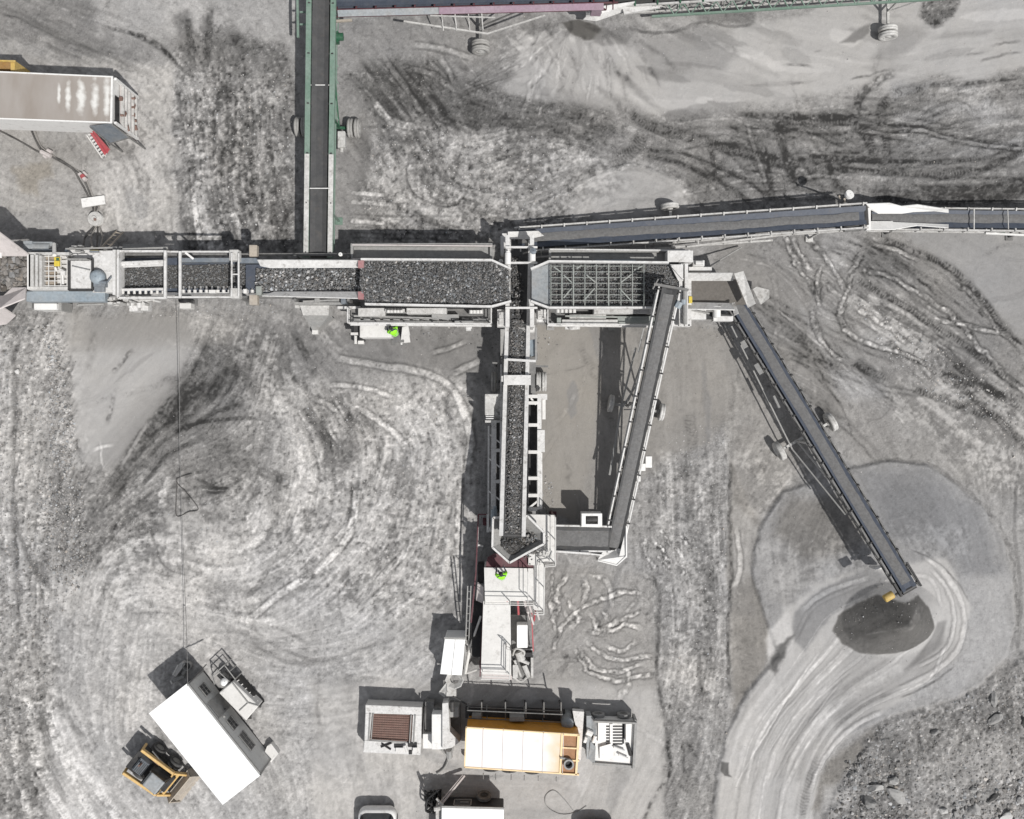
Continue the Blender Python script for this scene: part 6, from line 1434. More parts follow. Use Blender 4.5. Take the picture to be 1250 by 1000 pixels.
# ================================================= upper left: box trailer, cab, stairs
tr = Thing('box_trailer', 'long white box trailer with a dirty brownish roof at the left edge', 'trailer', 40, 125)
h = 3.9
MB().prism([(-80, 85), (136.5, 94.5), (135, 149), (-80, 141)], 1.8, h - .06).build('body', 'bleached', tr)
o = MB().prism([(-80, 84.5), (137, 94), (135.5, 150), (-80, 142)], h - .05, h); ro = o.build('roof', 'trailer_roof', tr)
def spill_mat(name, base, spots, extra):
    """weathered sheet with pale dried dirt patches at fixed places of the sheet (object space)"""
    m, nt, b = mat_new(name); N, L = nt.nodes, nt.links
    tc = N.new('ShaderNodeTexCoord'); nz = N.new('ShaderNodeTexNoise'); nz.inputs['Scale'].default_value = 1.1; nz.inputs['Detail'].default_value = 8
    mp = N.new('ShaderNodeMapping'); mp.inputs['Scale'].default_value = (1, .35, 1); L.new(tc.outputs['Object'], mp.inputs['Vector']); L.new(mp.outputs['Vector'], nz.inputs['Vector'])
    rp = N.new('ShaderNodeValToRGB'); rp.color_ramp.elements[0].color = (*base, 1); rp.color_ramp.elements[1].color = (*extra, 1); rp.color_ramp.elements[0].position = .35; rp.color_ramp.elements[1].position = .7
    L.new(nz.outputs['Fac'], rp.inputs['Fac']); last = rp.outputs['Color']
    n2 = N.new('ShaderNodeTexNoise'); n2.inputs['Scale'].default_value = 2.6; n2.inputs['Detail'].default_value = 6; L.new(tc.outputs['Object'], n2.inputs['Vector'])
    for cx_, cy_, rx, ry in spots:
        m1 = N.new('ShaderNodeMapping'); m1.inputs['Location'].default_value = (-cx_ / rx, -cy_ / ry, 0); m1.inputs['Scale'].default_value = (1 / rx, 1 / ry, 0)
        L.new(tc.outputs['Object'], m1.inputs['Vector']); ln = N.new('ShaderNodeVectorMath'); ln.operation = 'LENGTH'; L.new(m1.outputs['Vector'], ln.inputs[0])
        ad = N.new('ShaderNodeMath'); ad.operation = 'MULTIPLY_ADD'; ad.inputs[1].default_value = 1.8; L.new(n2.outputs['Fac'], ad.inputs[0]); L.new(ln.outputs['Value'], ad.inputs[2])
        mr = N.new('ShaderNodeMapRange'); mr.inputs['From Min'].default_value = 2.05; mr.inputs['From Max'].default_value = 1.2; L.new(ad.outputs[0], mr.inputs['Value'])
        mx = N.new('ShaderNodeMix'); mx.data_type = 'RGBA'; L.new(mr.outputs['Result'], mx.inputs['Factor']); L.new(last, mx.inputs['A']); mx.inputs['B'].default_value = (.66, .65, .62, 1); last = mx.outputs['Result']
    L.new(last, b.inputs['Base Color']); b.inputs['Roughness'].default_value = .6
    return m
lo_ = tr.loc; rel = lambda x, y: ((W(x, y, h).x - lo_.x), (W(x, y, h).y - lo_.y))
ro.data.materials[0] = spill_mat('dirty_roof', (.33, .30, .275), [(*rel(83, 117), .16, .75), (*rel(99, 118), .22, .95), (*rel(116, 119), .2, .9), (*rel(131, 120), .18, 1.2), (*rel(72, 115), .1, .5)], (.26, .225, .195))
m = MB().prism([(-80, 83.5), (137.8, 93), (137.8, 94.6), (-80, 85)], h - .02, h + .03).prism([(-80, 141), (135.8, 148.8), (135.6, 150.6), (-80, 142.6)], h - .02, h + .03).prism([(135.4, 93.5), (137.8, 93.5), (136.6, 150.5), (134.4, 150.5)], h - .02, h + .04); m.build('roof_edge', 'bleached', tr)
m = MB().box(-60, 104, 128, 109, 1.5, 1.79).box(-60, 146, 128, 151, 1.5, 1.79)
m.build('chassis', 'darkmetal', tr)
for x in (-30, 0, 30):
    for y in (98, 148):
        p = W(x, y, .5); add_wheel(tr, (p.x, p.y + (-.15 if y > 100 else .15), .5), (0, 1, 0), .5, .28)
m = MB().beam(W(110, 96, .5), W(110, 150, .5), .12); legs(m, [(112, 98), (112, 148)], 1.1, .12); m.build('landing_leg', 'midgrey', tr)
def ew(px, z):   # point on the end wall of the trailer, px = pixel row of the roof edge above it
    q = W(136.6, px, h); return Vector((q.x + .03, q.y, z))
m = MB().hexa([ew(149.5, 1.1), ew(149.5, 1.1) + Vector((.1, 0, 0)), ew(95, 1.1) + Vector((.1, 0, 0)), ew(95, 1.1)], [ew(149.5, 3.0), ew(149.5, 3.0) + Vector((.1, 0, 0)), ew(95, 3.0) + Vector((.1, 0, 0)), ew(95, 3.0)]); m.build('end_door', 'pinkcream', tr)
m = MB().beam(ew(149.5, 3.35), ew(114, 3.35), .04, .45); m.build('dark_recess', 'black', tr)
m = MB()
for z_ in (3.0, 2.6, 2.2, 1.75, 1.35): m.cut().beam(ew(149, z_) + Vector((.14, 0, 0)), ew(98, z_) + Vector((.14, 0, 0)), .14, .1)
m.build('door_bar', 'dustwhite', tr)
m = MB(); rr = random.Random(5)
for k in range(9): y_, z_ = rr.uniform(100, 146), rr.uniform(1.2, 3.3); m.cut().beam(ew(y_, z_) + Vector((.16, 0, 0)), ew(y_ + rr.uniform(2, 6), z_ + rr.uniform(-.2, .2)) + Vector((.16, 0, 0)), .16, .12)
m.build('latch', 'rust', tr)
m = MB().beam(ew(96, 1.1) + Vector((.12, 0, 0)), ew(96, 3.85) + Vector((.12, 0, 0)), .12).cut().beam(ew(149.6, 1.1) + Vector((.12, 0, 0)), ew(149.6, 3.85) + Vector((.12, 0, 0)), .12); m.build('corner_post', 'bleached', tr)
lp = Thing('loading_platform', 'tilted blue grey steel panel at the lower corner of the white trailer', 'panel', 132, 163)
MB().plate([W(110, 155, 3.55), W(137, 151.5, 3.88), W(158, 168, 2.1), W(134, 175, 1.6)], .05).build('deck_plate', 'slate', lp)
m = MB()
for a, b in (((110, 155, 3.55), (134, 175, 1.6)), ((134, 175, 1.6), (158, 168, 2.1)), ((137, 151.5, 3.88), (158, 168, 2.1))): m.beam(W(*a), W(*b), .06, .1)
for q in ((134, 175, 1.6), (158, 168, 2.1)): q = W(*q); m.beam(q, (q.x, q.y, 0), .07)
m.build('edge_frame', 'midgrey', lp)
MB().tube(W(157, 167, 1.9), W(166, 173, .2), .05).build('hose', 'rust', lp)
ss = Thing('access_stairs', 'red and white access steps leaning at the lower corner of the trailer', 'stairs', 120, 180)
m = MB()
for k in range(8):
    f = k / 7; m.beam(W(108 + 15 * f, 165 + 27 * f, 1.6 - 1.4 * f), W(115 + 15 * f, 162 + 25 * f, 1.6 - 1.4 * f), .1, .04)
m.build('tread', 'white', ss); m = MB()
m.plate([W(112, 160, 2.1), W(116, 161, 2.1), W(133, 184, .8), W(131, 188, .7)], .05).plate([W(110, 163, 1.8), W(113, 162, 1.8), W(130, 187, .7), W(128, 190, .6)], .04).beam(W(114, 160, 2.5), W(134, 183, 1.2), .05); m.build('side_rail', 'red', ss)
m = MB().beam(W(106, 165, 1.7), W(125, 193, .2), .06).beam(W(115, 164, 1.5), W(129, 191, .2), .05); m.build('stringer', 'cream', ss)
og = Thing('forklift_mast', 'orange machine end poking out above the trailer at the left edge', 'machine', 2, 80)
MB().box(-30, 75, 14, 84, 1.6, 3.0).build('body', 'trailerbrown', og); m = MB().box(13, 74, 18, 86, 1.6, 3.1).beam(W(-20, 74, 3.2), W(19, 75, 3.2), .08); m.build('frame', 'brass', og)
m = MB(); legs(m, [(-20, 76), (-20, 82), (10, 76), (10, 82)], 1.65, .12); m.build('leg', 'darkmetal', og)
# cables of the upper left
CG = 'power cables between the trailer and the jaw crusher'
cable('power_cable', 'outer power cable curving from the left edge past the wooden sign board', [(-20, 150, .05), (20, 170, .05), (48, 186, .06), (60, 189, .1), (78, 198, .06), (98, 213, .1), (108, 232, .05), (114, 250, .04)], .05, group=CG)
cable('power_cable', 'inner power cable from under the trailer running down to the sign board', [(38, 158, .05), (44, 172, .05), (52, 185, .12), (66, 193, .06), (88, 206, .06), (97, 220, .06), (106, 236, .05), (112, 252, .04)], .05, group=CG)
cable('power_cable', 'third power cable with pale dust lying beside the other two', [(43, 160, .05), (48, 174, .05), (55, 183, .14), (80, 200, .05), (100, 212, .12), (110, 230, .05), (117, 250, .04)], .035, 'cablelight', group=CG)
sb = Thing('sign_board', 'plain white board lying on the ground left of the feeder', 'board', 113, 246)
a_ = [(98.5, 242.5), (127, 238.5), (128.5, 249), (100.5, 253.5)]; MB().prism(a_, .12, .2).build('board', 'bleached', sb); MB().prism([(103, 243), (110, 242), (112, 252), (105, 252)], 0, .12).prism([(118, 241), (124, 240), (125, 249), (119, 250)], 0, .12).build('batten', 'wood', sb)
cd = Thing('cable_drum', 'small round pale cable drum below the white board', 'drum', 117, 269)
MB().lathe(W(118, 268, .1), (0, 0, 1), [(.02, .35), (.12, .36), (.13, .26), (.38, .24), (.4, .2), (.36, .1), (.4, .02), (.38, 0)], 22).build('drum', 'dustwhite', cd); MB().lathe(W(116, 268, .45), (0, 0, 1), [(.01, .05), (.06, .05), (.08, 0), (.01, 0)]).build('hub', 'rust', cd)
for i, lb in enumerate(('leftmost cable fanning from the small drum to the crusher', 'second cable fanning from the small drum to the crusher', 'third cable fanning from the small drum to the crusher', 'rightmost cable fanning from the small drum to the crusher')):
    cable('power_cable', lb, [(113 + i * 2.6, 252, .05), (115 + i, 262, .3), (115 + i * 2, 276, .1), ((104, 111, 119, 125)[i], 290, .7), ((102, 113, 118, 122)[i], 303, 2.4)], .045, 'cablelight' if i % 2 else 'cable', group='cables fanning from the small drum')
ju = Thing('cable_coupling', 'pinkish cable coupling where the cables cross below the trailer', 'coupling', 56, 189)
MB().tube(W(50, 185, .25), W(62, 191, .25), .12).tube(W(58, 183, .2), W(63, 186, .2), .1).tube(W(53, 190, .2), W(57, 193, .2), .07).build('coupling_body', 'pinkcream', ju)
ju = Thing('cable_coupling', 'small red and white cable coupling above the wooden sign board', 'coupling', 101, 215)
MB().tube(W(97, 212, .25), W(105, 220, .25), .12).tube(W(102, 210, .2), W(106, 214, .2), .07).build('coupling_body', 'pinkcream', ju); MB().tube(W(100, 214, .3), W(102, 217, .3), .13).build('red_ring', 'red', ju)
cable('overhead_cable', 'long thin overhead cable from the feeder down to the office container', [(218, 374, 2.2), (219, 450, 1.5), (220, 560, 1.1), (224, 680, 1.3), (228, 780, 2.2), (229, 838, 2.7)], .015, 'midgrey')
cable('ground_line', 'thin dark line forming a triangle on the ground beside the overhead cable', [(234, 578, .06), (215, 586, .05), (228, 602, .05), (242, 621, .05), (230, 625, .05), (216, 630, .05), (215, 612, .05), (216, 590, .05)], .028)  # thin dark tube drawn along a triangular mark
cable('water_hose', 'thin looped hose lying on the ground below the orange tank trailer', [(700, 990, .05), (688, 975, .05), (676, 965, .05), (666, 972, .05), (668, 985, .05), (684, 994, .05), (702, 992, .05), (716, 984, .05)], .018, 'grey', cat='hose')

# ================================================= office container, lower left
oc = Thing('office_container', 'office container with a blank bright white roof at the lower left', 'container', 262, 900)
G = [(227.7, 835), (181.7, 871), (271.8, 982.6), (317.4, 947)]
T4 = [W(x, y, 2.6) for x, y in G]; B4 = [Vector((p.x, p.y, 0.12)) for p in T4]
inn = [T4[0].lerp(T4[2], .004), T4[1].lerp(T4[3], .004), T4[2].lerp(T4[0], .004), T4[3].lerp(T4[1], .004)]
MB().hexa([Vector((p.x, p.y, .12)) for p in inn], [Vector((p.x, p.y, 2.52)) for p in inn]).build('wall', 'wall', oc)
MB().hexa([Vector((p.x, p.y, 2.50)) for p in T4], T4).build('roof', 'roofwhite', oc)
m = MB().hexa([Vector((p.x, p.y, 0)) for p in inn], [Vector((p.x, p.y, .14)) for p in inn]); m.build('base_frame', 'darkmetal', oc)
fa, fb = T4[0], T4[3]; fd = (fb - fa).normalized(); fn = Vector((-fd.y, fd.x, 0)) 
if fn.dot(-fa) < 0: fn = -fn
def wall_box(t0, t1, z0, z1, out=.03, dep=.02):
    Lw = (fb - fa).length; a = fa + fd * (t0 * Lw) + fn * out; b = fa + fd * (t1 * Lw) + fn * out
    P0 = [a, b, b - fn * (out + dep), a - fn * (out + dep)]
    return [Vector((p.x, p.y, z0)) for p in P0], [Vector((p.x, p.y, z1)) for p in P0]
for t0, t1, z0, z1 in ((.09, .19, 1.05, 1.75), (.47, .57, 1.0, 1.7), (.64, .80, .95, 1.65)):
    w_ = MB().hexa(*wall_box(t0, t1, z0, z1)).build('window', 'glass', oc)
    m = MB()
    for q0, q1, y0, y1 in ((t0 - .006, t1 + .006, z1, z1 + .05), (t0 - .006, t1 + .006, z0 - .06, z0)): m.hexa(*wall_box(q0, q1, y0, y1, .06))
    for k in range(4): tt = t0 + (t1 - t0) * k / 3; m.hexa(*wall_box(tt - .003, tt + .003, z0, z1, .045))
    m.hexa(*wall_box(t0, t1, (z0 + z1) / 2 - .02, (z0 + z1) / 2 + .02, .05))
    m.build('window_frame', 'midgrey', oc, parent=w_)
d_ = MB().hexa(*wall_box(.25, .40, .15, 2.15, .035)).build('door', 'grey', oc); MB().hexa(*wall_box(.38, .39, 1.0, 1.15, .09)).build('handle', 'darkmetal', oc, parent=d_)
m = MB().hexa(*wall_box(.243, .25, .1, 2.2, .05)).hexa(*wall_box(.40, .407, .1, 2.2, .05)).hexa(*wall_box(0, 1, 2.4, 2.5, .04)).hexa(*wall_box(.0, .012, .1, 2.5, .05)).hexa(*wall_box(.988, 1.0, .1, 2.5, .05)).hexa(*wall_box(.42, .435, 1.6, 1.75, .12)); m.build('corner_trim', 'grey', oc)
MB().prism([(326, 911), (331, 908), (340, 920), (331, 931), (322, 921)], .05, .45).build('door_step', 'cream', oc)
m = MB().beam(W(323, 935, .5), W(318, 946, .5), .07).beam(W(231, 834, 2.5), W(252, 811, 1.8), .05); m.build('drain_pipe', 'darkmetal', oc)
# pallet of parts in its shade
for lb, pts, z, mt in (('light grey bracket lying in the shade above the office container', [(217, 812), (222, 808), (226, 811), (214, 827), (211, 824)], .5, 'dustwhite'), ('round grey bucket standing in the shade above the office container', None, .5, 'grey'),
                       ('long grey tray lying in the shade above the office container', [(208, 831), (222, 824), (225, 827), (210, 835)], .4, 'grey')):
    t_ = Thing('bracket' if pts and len(pts) == 5 else ('bucket' if not pts else 'tray'), lb, 'part' if pts else 'bucket', 220, 820)
    if pts: MB().prism(pts, .05, z).build('body', mt, t_, bevel=.03); MB().beam(W(pts[0][0], pts[0][1], z + .05), W(pts[-1][0], pts[-1][1], z + .05), .06).build('edge', 'cream', t_)
    else: MB().lathe(W(231, 811, .1), (0, 0, 1), [(.01, 0), (.19, 0), (.23, .4), (.2, .4), (.17, .05), (.01, .05)]).build('shell', mt, t_); MB().tube(W(228, 815, .3), W(223, 823, .3), .1).build('spout', mt, t_)
# white machine beside it
cm = Thing('diesel_compressor', 'cream compressor with a caged front on the upper right side of the office container', 'compressor', 290, 850)
MB().prism([(267, 846), (284, 832), (315.5, 862), (300, 880)], .35, 1.25).build('housing', 'cream', cm, bevel=.04)
m = MB().beam(W(283, 833, 1.3), W(303, 858, 1.3), .06).beam(W(303, 858, 1.3), W(316, 862, 1.3), .05).beam(W(303, 858, 1.3), W(292, 868, 1.3), .04); m.build('lid_seam', 'grey', cm)
m = MB(); cg = [(259, 826), (274, 812), (287, 829)]
for z in (.2, .75, 1.2): rim(m, [(262, 836), (259, 826), (274, 812), (287, 829)], z, .045, .045)
for x, y in ((259, 826), (266, 819), (274, 812), (280, 820), (287, 829)): q = W(x, y, 1.2); m.beam((q.x, q.y, 0), q, .05)
m.beam(W(266, 819, 1.2), W(280, 832, 1.2), .04); m.build('cage', 'grey', cm)
m = MB().prism([(286, 830), (290, 828), (319, 861), (315, 863)], .1, .8); m.build('radiator_side', 'black', cm); m = MB()
for k in range(6): m.beam(W(289 + k * 4.6, 832 + k * 5, .85), W(292 + k * 4.6, 830 + k * 5, .85), .05, .06)
m.build('bracket', 'cream', cm)
m = MB().lathe(W(274, 833, .9), (.3, .5, .8), [(.02, .2), (.16, .18), (.22, .08), (.22, 0), (.02, 0)]); m.build('air_filter', 'roofwhite', cm, smooth=True); MB().tube(W(272, 822, .6), W(278, 828, .6), .2, 14).build('fan', 'darkmetal', cm)
for x, y in ((270, 856), (300, 836)): pass
m = MB(); legs(m, [(270, 848), (284, 836), (312, 862), (300, 876)], .4, .12); m.build('skid', 'darkmetal', cm)

# ================================================= skid steer loader
sk_ = Thing('skid_steer_loader', 'orange yellow skid steer loader parked on the lower left side of the office container', 'loader', 196, 940)
base = W(199, 935, 0); ang = math.radians(-39); fx = Vector((math.cos(ang), math.sin(ang), 0)); fy = Vector((-fx.y, fx.x, 0))
def sp(x, y, z): return base + fx * x + fy * y + Vector((0, 0, z))
def sbox(m, x0, x1, y0, y1, z0, z1, t=0.0):
    b = [sp(x0, y0, z0), sp(x1, y0, z0), sp(x1, y1, z0), sp(x0, y1, z0)]; u = [sp(x0 + t, y0 + t, z1), sp(x1 - t, y0 + t, z1), sp(x1 - t, y1 - t, z1), sp(x0 + t, y1 - t, z1)]
    return m.hexa(b, u)
m = MB(); sbox(m, -1.35, 1.0, -.5, .5, .3, 1.1); sbox(m, -1.5, -.9, -.62, .62, .5, 1.35, .04); m.build('body', 'darkmetal', sk_, bevel=.03)
m = MB(); sbox(m, -1.2, -.45, -.48, .48, 1.1, 1.5, .1); m.build('engine_hood', 'slate', sk_, bevel=.03); m = MB()
for k in range(6): m.beam(sp(-1.05 + .1 * k, -.34, 1.52), sp(-1.05 + .1 * k, .34, 1.52), .03)
m.build('grille', 'black', sk_)
m = MB(); sbox(m, -.3, .85, -.46, .46, 1.0, 1.9, .08); cab_ = m.build('cab', 'glass', sk_)
m = MB(); sbox(m, -.15, .75, -.44, .44, 1.9, 1.98, .06); m.build('roof', 'paleblue', sk_, parent=cab_, bevel=.03); m = MB()
for x, y in ((-.3, .46), (-.3, -.46), (.85, .46), (.85, -.46)): m.beam(sp(x, y, .9), sp(x * .75, y * .88, 1.93), .07)
m.build('roll_bar', 'darkmetal', sk_, parent=cab_)
for s_ in (1, -1):
    m = MB().beam(sp(-1.35, .78 * s_, 1.5), sp(.75, .74 * s_, 1.25), .15, .24).beam(sp(.75, .74 * s_, 1.25), sp(1.3, .7 * s_, .5), .13, .2).beam(sp(-1.4, .78 * s_, .8), sp(-1.3, .78 * s_, 1.55), .14); m.build('lift_arm', 'loader', sk_, bevel=.02)
    MB().tube(sp(-.9, .68 * s_, .8), sp(.3, .68 * s_, 1.15), .05).build('hydraulic_cylinder', 'grey', sk_)
m = MB().beam(sp(1.0, -.78, .9), sp(1.0, .78, .9), .14); m.beam(sp(.78, -.7, 1.2), sp(.78, .7, 1.2), .08); m.build('cross_bar', 'loader', sk_)
m = MB().plate([sp(1.25, -.92, .45), sp(1.25, .92, .45), sp(1.55, .92, .85), sp(1.55, -.92, .85)], .05).plate([sp(1.3, -.92, .08), sp(1.3, .92, .08), sp(2.0, .92, .04), sp(2.0, -.92, .04)], .05).plate([sp(1.25, -.92, .45), sp(1.25, .92, .45), sp(1.3, .92, .08), sp(1.3, -.92, .08)], .05)
for s_ in (-.92, .92): m.plate([sp(1.27, s_, .1), sp(1.25, s_, .5), sp(1.55, s_, .85), sp(2.0, s_, .06)], .05)
sbox(m, 1.3, 1.85, -.9, .9, .06, .35, .08); m.build('bucket', 'tan', sk_)
for x in (-.72, .42):
    for s_ in (1, -1): add_wheel(sk_, sp(x, .80 * s_, .42), fy * s_, .42, .34, 'rubber', 'grey')
m = MB().lathe(sp(-.9, .2, 1.5), (0, 0, 1), [(.01, .35), (.05, .35), (.05, 0), (.01, 0)]); m.build('exhaust', 'rust', sk_)
m = MB(); sbox(m, -.95, -.1, .5, .66, 1.0, 1.2); m.build('side_tank', 'rust', sk_)

# ================================================= lower centre
gb = Thing('generator_container', 'low white generator with a brown mesh radiator on top, lower centre', 'generator', 480, 890)
Gq = [(446, 861), (514.5, 864), (511, 921.5), (443.5, 918)]
MB().prism(Gq, .12, 1.12).build('housing', 'cream', gb); m = MB()
P = [W(x, y, 1.3) for x, y in Gq]
m = MB().prism([(446, 860.5), (515, 863.5), (514.6, 873), (446, 871)], 1.12, 1.3).prism([(446, 871), (454, 871), (451, 904), (444.8, 904)], 1.12, 1.3).prism([(444.8, 904), (514, 908), (513, 922), (443.2, 918.5)], 1.12, 1.3).prism([(504, 873), (514.6, 873), (514, 908), (502, 907)], 1.12, 1.3)
m.build('top_frame', 'white', gb, bevel=.02)
MB().prism([(454, 871.5), (504, 873.5), (502, 906), (451, 903)], 1.1, 1.2).build('radiator_bed', 'rust', gb)
m = MB()
for i in range(16): f = (i + .5) / 16; m.beam(W(455 + 46 * f, 872, 1.22), W(453 + 46 * f, 904, 1.22), .02, .03)
for i in range(11): f = (i + .5) / 11; m.beam(W(455, 872 + 31 * f, 1.23), W(502, 874 + 31 * f, 1.23), .02, .03)
m.build('radiator_mesh', 'rust', gb, whole=True)
m = MB().beam(W(452, 871, 1.34), W(450, 904, 1.34), .06).beam(W(455.5, 871, 1.34), W(453, 903, 1.34), .05).beam(W(502, 873, 1.34), W(500, 907, 1.34), .06).beam(W(507, 873, 1.34), W(505, 907, 1.34), .06).beam(W(452, 903, 1.34), W(497, 906, 1.34), .05); m.build('guide_rail', 'grey', gb)
m = MB().box(481, 908, 492, 913, 1.3, 1.33).box(498, 907, 509, 912, 1.3, 1.36).box(499, 916, 503, 921, 1.3, 1.34).tube(W(465, 912, 1.35), W(478, 907, 1.35), .05).tube(W(466, 908, 1.35), W(477, 915, 1.35), .05); m.build('cover_hole', 'black', gb)
m = MB().tube(W(494, 910, 1.4), W(497, 918, 1.4), .08).box(504, 913, 509, 919, 1.3, 1.5).box(483, 913, 492, 919, 1.3, 1.42); m.build('fitting', 'cream', gb)
MB().prism([(447, 863), (513, 865), (510, 919), (445, 916)], 0, .12).build('skid', 'darkmetal', gb)
mp = Thing('pump_station', 'cluster of white chutes and panels between the mesh generator and the orange trailer', 'pump', 540, 885)
m = MB().box(516, 896, 528, 914, .3, 1.0).box(527, 872, 540, 915, .3, 1.6); m.build('panel', 'bleached', mp, bevel=.02)
MB().prism([(540, 859), (547, 858), (549, 893), (561, 906), (551, 913), (540, 915)], .9, 1.8).build('side_panel', 'white', mp)
m = MB().box(519, 857, 530, 897, .1, .7).box(547, 860, 562, 905, .1, .6).box(530, 864, 541, 873, .2, .9); m.build('base', 'midgrey', mp)
MB().box(548, 863, 560, 876, .6, 1.4).build('control_box', 'grey', mp, bevel=.03)
m = MB().plate([W(535, 846, 1.0), W(545, 833, 1.6), W(546, 845, 1.5), W(543, 852, .9)], .05).prism([(545, 836), (556, 836), (557, 850), (545, 850)], .9, 1.4).lathe(W(555, 829, 1.5), (0, 0, 1), [(.3, 0), (.5, .2), (.46, .2), (.26, .02)], 8); m.build('dust_bag', 'dustwhite', mp)
m = MB().path([W(*q) for q in spline([(539, 915, .9), (545, 922, .5), (548, 927, .2), (552, 916, .5), (553, 908, .9)], 5)], .06).path([W(*q) for q in spline([(548, 927, .2), (542, 938, .1), (533, 945, .1)], 5)], .05); m.tube(W(548, 915, 1.2), W(549, 924, .9), .17).build('hose', 'grey', mp)
m = MB().lathe(W(552, 862, 1.6), (0, 1, .3), [(.02, -.3), (.12, -.3), (.12, .3), (.02, .3)]).tube(W(519, 862, .9), W(516, 900, .9), .05).tube(W(553, 850, 1.4), W(570, 860, 1.2), .05); m.build('pipe', 'darkmetal', mp)
# orange tank trailer
ot = Thing('orange_container', 'orange container with a bleached pale roof and brown side, lower centre', 'container', 636, 905)
Go = [(569, 888), (707.5, 897), (704, 946), (566.5, 937)]
MB().prism([(569.6, 888.6), (707, 897.4), (703.4, 945.4), (567.2, 936.6)], .75, 2.78).build('wall', 'orange', ot)
ROOFMB = MB().prism([(570, 889), (686, 896.4), (683.4, 943.7), (567, 936.4)], 2.79, 3.0)
roof_o = ROOFMB.build('roof', 'pinkcream', ot, label='roof bleached pale pinkish white')
rf_m = spill_mat('faded_roof', (.78, .72, .70), [], (.84, .79, .765)); roof_o.data.materials[0] = rf_m
nt = rf_m.node_tree; b_ = nt.nodes['Principled BSDF']; old = b_.inputs['Base Color'].links[0].from_socket
tc2 = nt.nodes.new('ShaderNodeTexCoord'); sx2 = nt.nodes.new('ShaderNodeSeparateXYZ'); nt.links.new(tc2.outputs['Object'], sx2.inputs[0]); nz2 = nt.nodes.new('ShaderNodeTexNoise'); nz2.inputs['Scale'].default_value = 1.3; nz2.inputs['Detail'].default_value = 5; nt.links.new(tc2.outputs['Object'], nz2.inputs['Vector'])
ma = nt.nodes.new('ShaderNodeMath'); ma.operation = 'MULTIPLY_ADD'; ma.inputs[1].default_value = 2.2; nt.links.new(nz2.outputs['Fac'], ma.inputs[0]); nt.links.new(sx2.outputs['X'], ma.inputs[2])
mr2 = nt.nodes.new('ShaderNodeMapRange'); xe = W(655, 915, 3).x - ot.loc.x + 1.75; mr2.inputs['From Min'].default_value = xe - .5; mr2.inputs['From Max'].default_value = xe + 1.0; nt.links.new(ma.outputs[0], mr2.inputs['Value'])
mx2 = nt.nodes.new('ShaderNodeMix'); mx2.data_type = 'RGBA'; nt.links.new(mr2.outputs['Result'], mx2.inputs['Factor']); nt.links.new(old, mx2.inputs['A']); mx2.inputs['B'].default_value = (.68, .50, .27, 1); nt.links.new(mx2.outputs['Result'], b_.inputs['Base Color'])
paint('baybrown', (.36, .17, .07), .12)
MB().prism([(686, 896.4), (706.5, 897.8), (703, 945), (683.4, 943.7)], 2.79, 2.93).build('end_bay', 'baybrown', ot, label='three brown recessed bays at the right end')
m = MB().prism([(685, 896), (687.5, 896.2), (685, 944), (682.6, 943.8)], 2.88, 3.05).prism([(705, 897), (707.8, 897.2), (704.4, 946), (702, 945.8)], 2.88, 3.03)
for y in (896.2, 912, 927, 944): m.prism([(686, y), (707, y + 1.3), (707, y + 3), (686, y + 1.7)], 2.86, 3.01)
m.prism([(568.5, 887.5), (707.8, 896.6), (707.6, 898), (568.4, 889)], 2.94, 3.03).prism([(566.6, 936), (704.4, 945), (704.2, 946.6), (566.4, 937.5)], 2.94, 3.03).prism([(568.4, 888), (570, 888), (568, 937), (566.4, 937)], 2.94, 3.03); paint('paleorange', (.88, .66, .38), .1, stain=.08); m.build('roof_frame', 'paleorange', ot)
m = MB().lathe(W(694, 931, 2.9), (0, 0, 1), [(.24, 0), (.27, .3), (.19, .3), (.17, .02)], 20).tube(W(684, 925, 3.1), W(694, 927, 3.0), .06); m.build('vent_pipe', 'grey', ot); MB().lathe(W(694, 931, 2.92), (0, 0, 1), [(.18, .05), (.005, .05)], 16).build('vent_hole', 'black', ot)
m = MB()
for i in range(5): x = 590 + i * 24.5; m.beam(W(x, 888 + i * 1.7, 3.02), W(x - 1.4, 938 + i * 1.7, 3.02), .025, .02)
m.build('roof_seam', 'cream', ot)
m = MB(); legs(m, [(574, 893), (702, 900), (572, 932), (698, 940), (636, 897), (634, 936)], .8, .2); m.beam(W(572, 893, .7), W(702, 901, .7), .15).beam(W(570, 932, .7), W(700, 940, .7), .15); m.build('chassis', 'darkmetal', ot)
for x in (600, 622, 650):
    for y in (888, 934): p = W(x, y + (x - 570) * .06, .5); add_wheel(ot, (p.x, p.y, .5), (0, 1, 0), .48, .28, 'rubber', 'midgrey')
m = MB()
for x in (590, 605, 624, 640, 657, 679): m.tube(W(x, 944 + (x - 590) * .05, 1.2), W(x, 951 + (x - 590) * .03, 1.0), .025)
m.build('side_pin', 'midgrey', ot)
wk = Thing('walkway_gantry', 'dark railed walkway along the upper side of the orange container', 'walkway', 630, 868)
MB().prism([(568, 862), (690, 866), (690, 881), (568, 877)], .8, .9).build('deck', 'darkmetal', wk)
m = MB().rail([W(572, 859, .9), W(685, 864, .9)], 1.1, .03, 1.05).rail([W(572, 873, .9), W(685, 878, .9)], .5, .025, 1.05, False); 
for x in (588, 617, 642, 664, 685): m.beam(W(x, 857, 2.0), W(x, 876, 1.5), .06)
m.build('handrail', 'midgrey', wk); m = MB()
for x in (588, 617, 641, 663, 684): q = W(x, 868, .85); m.beam((q.x, q.y - .5, 0), (q.x, q.y - .5, .85), .08); m.beam((q.x, q.y + .3, 0), (q.x, q.y + .3, .85), .08)
m.build('leg', 'darkmetal', wk); m = MB().box(622, 875, 640, 881, .9, 1.7).box(576, 873, 588, 882, .9, 1.4); m.build('side_locker', 'grey', wk, bevel=.02)
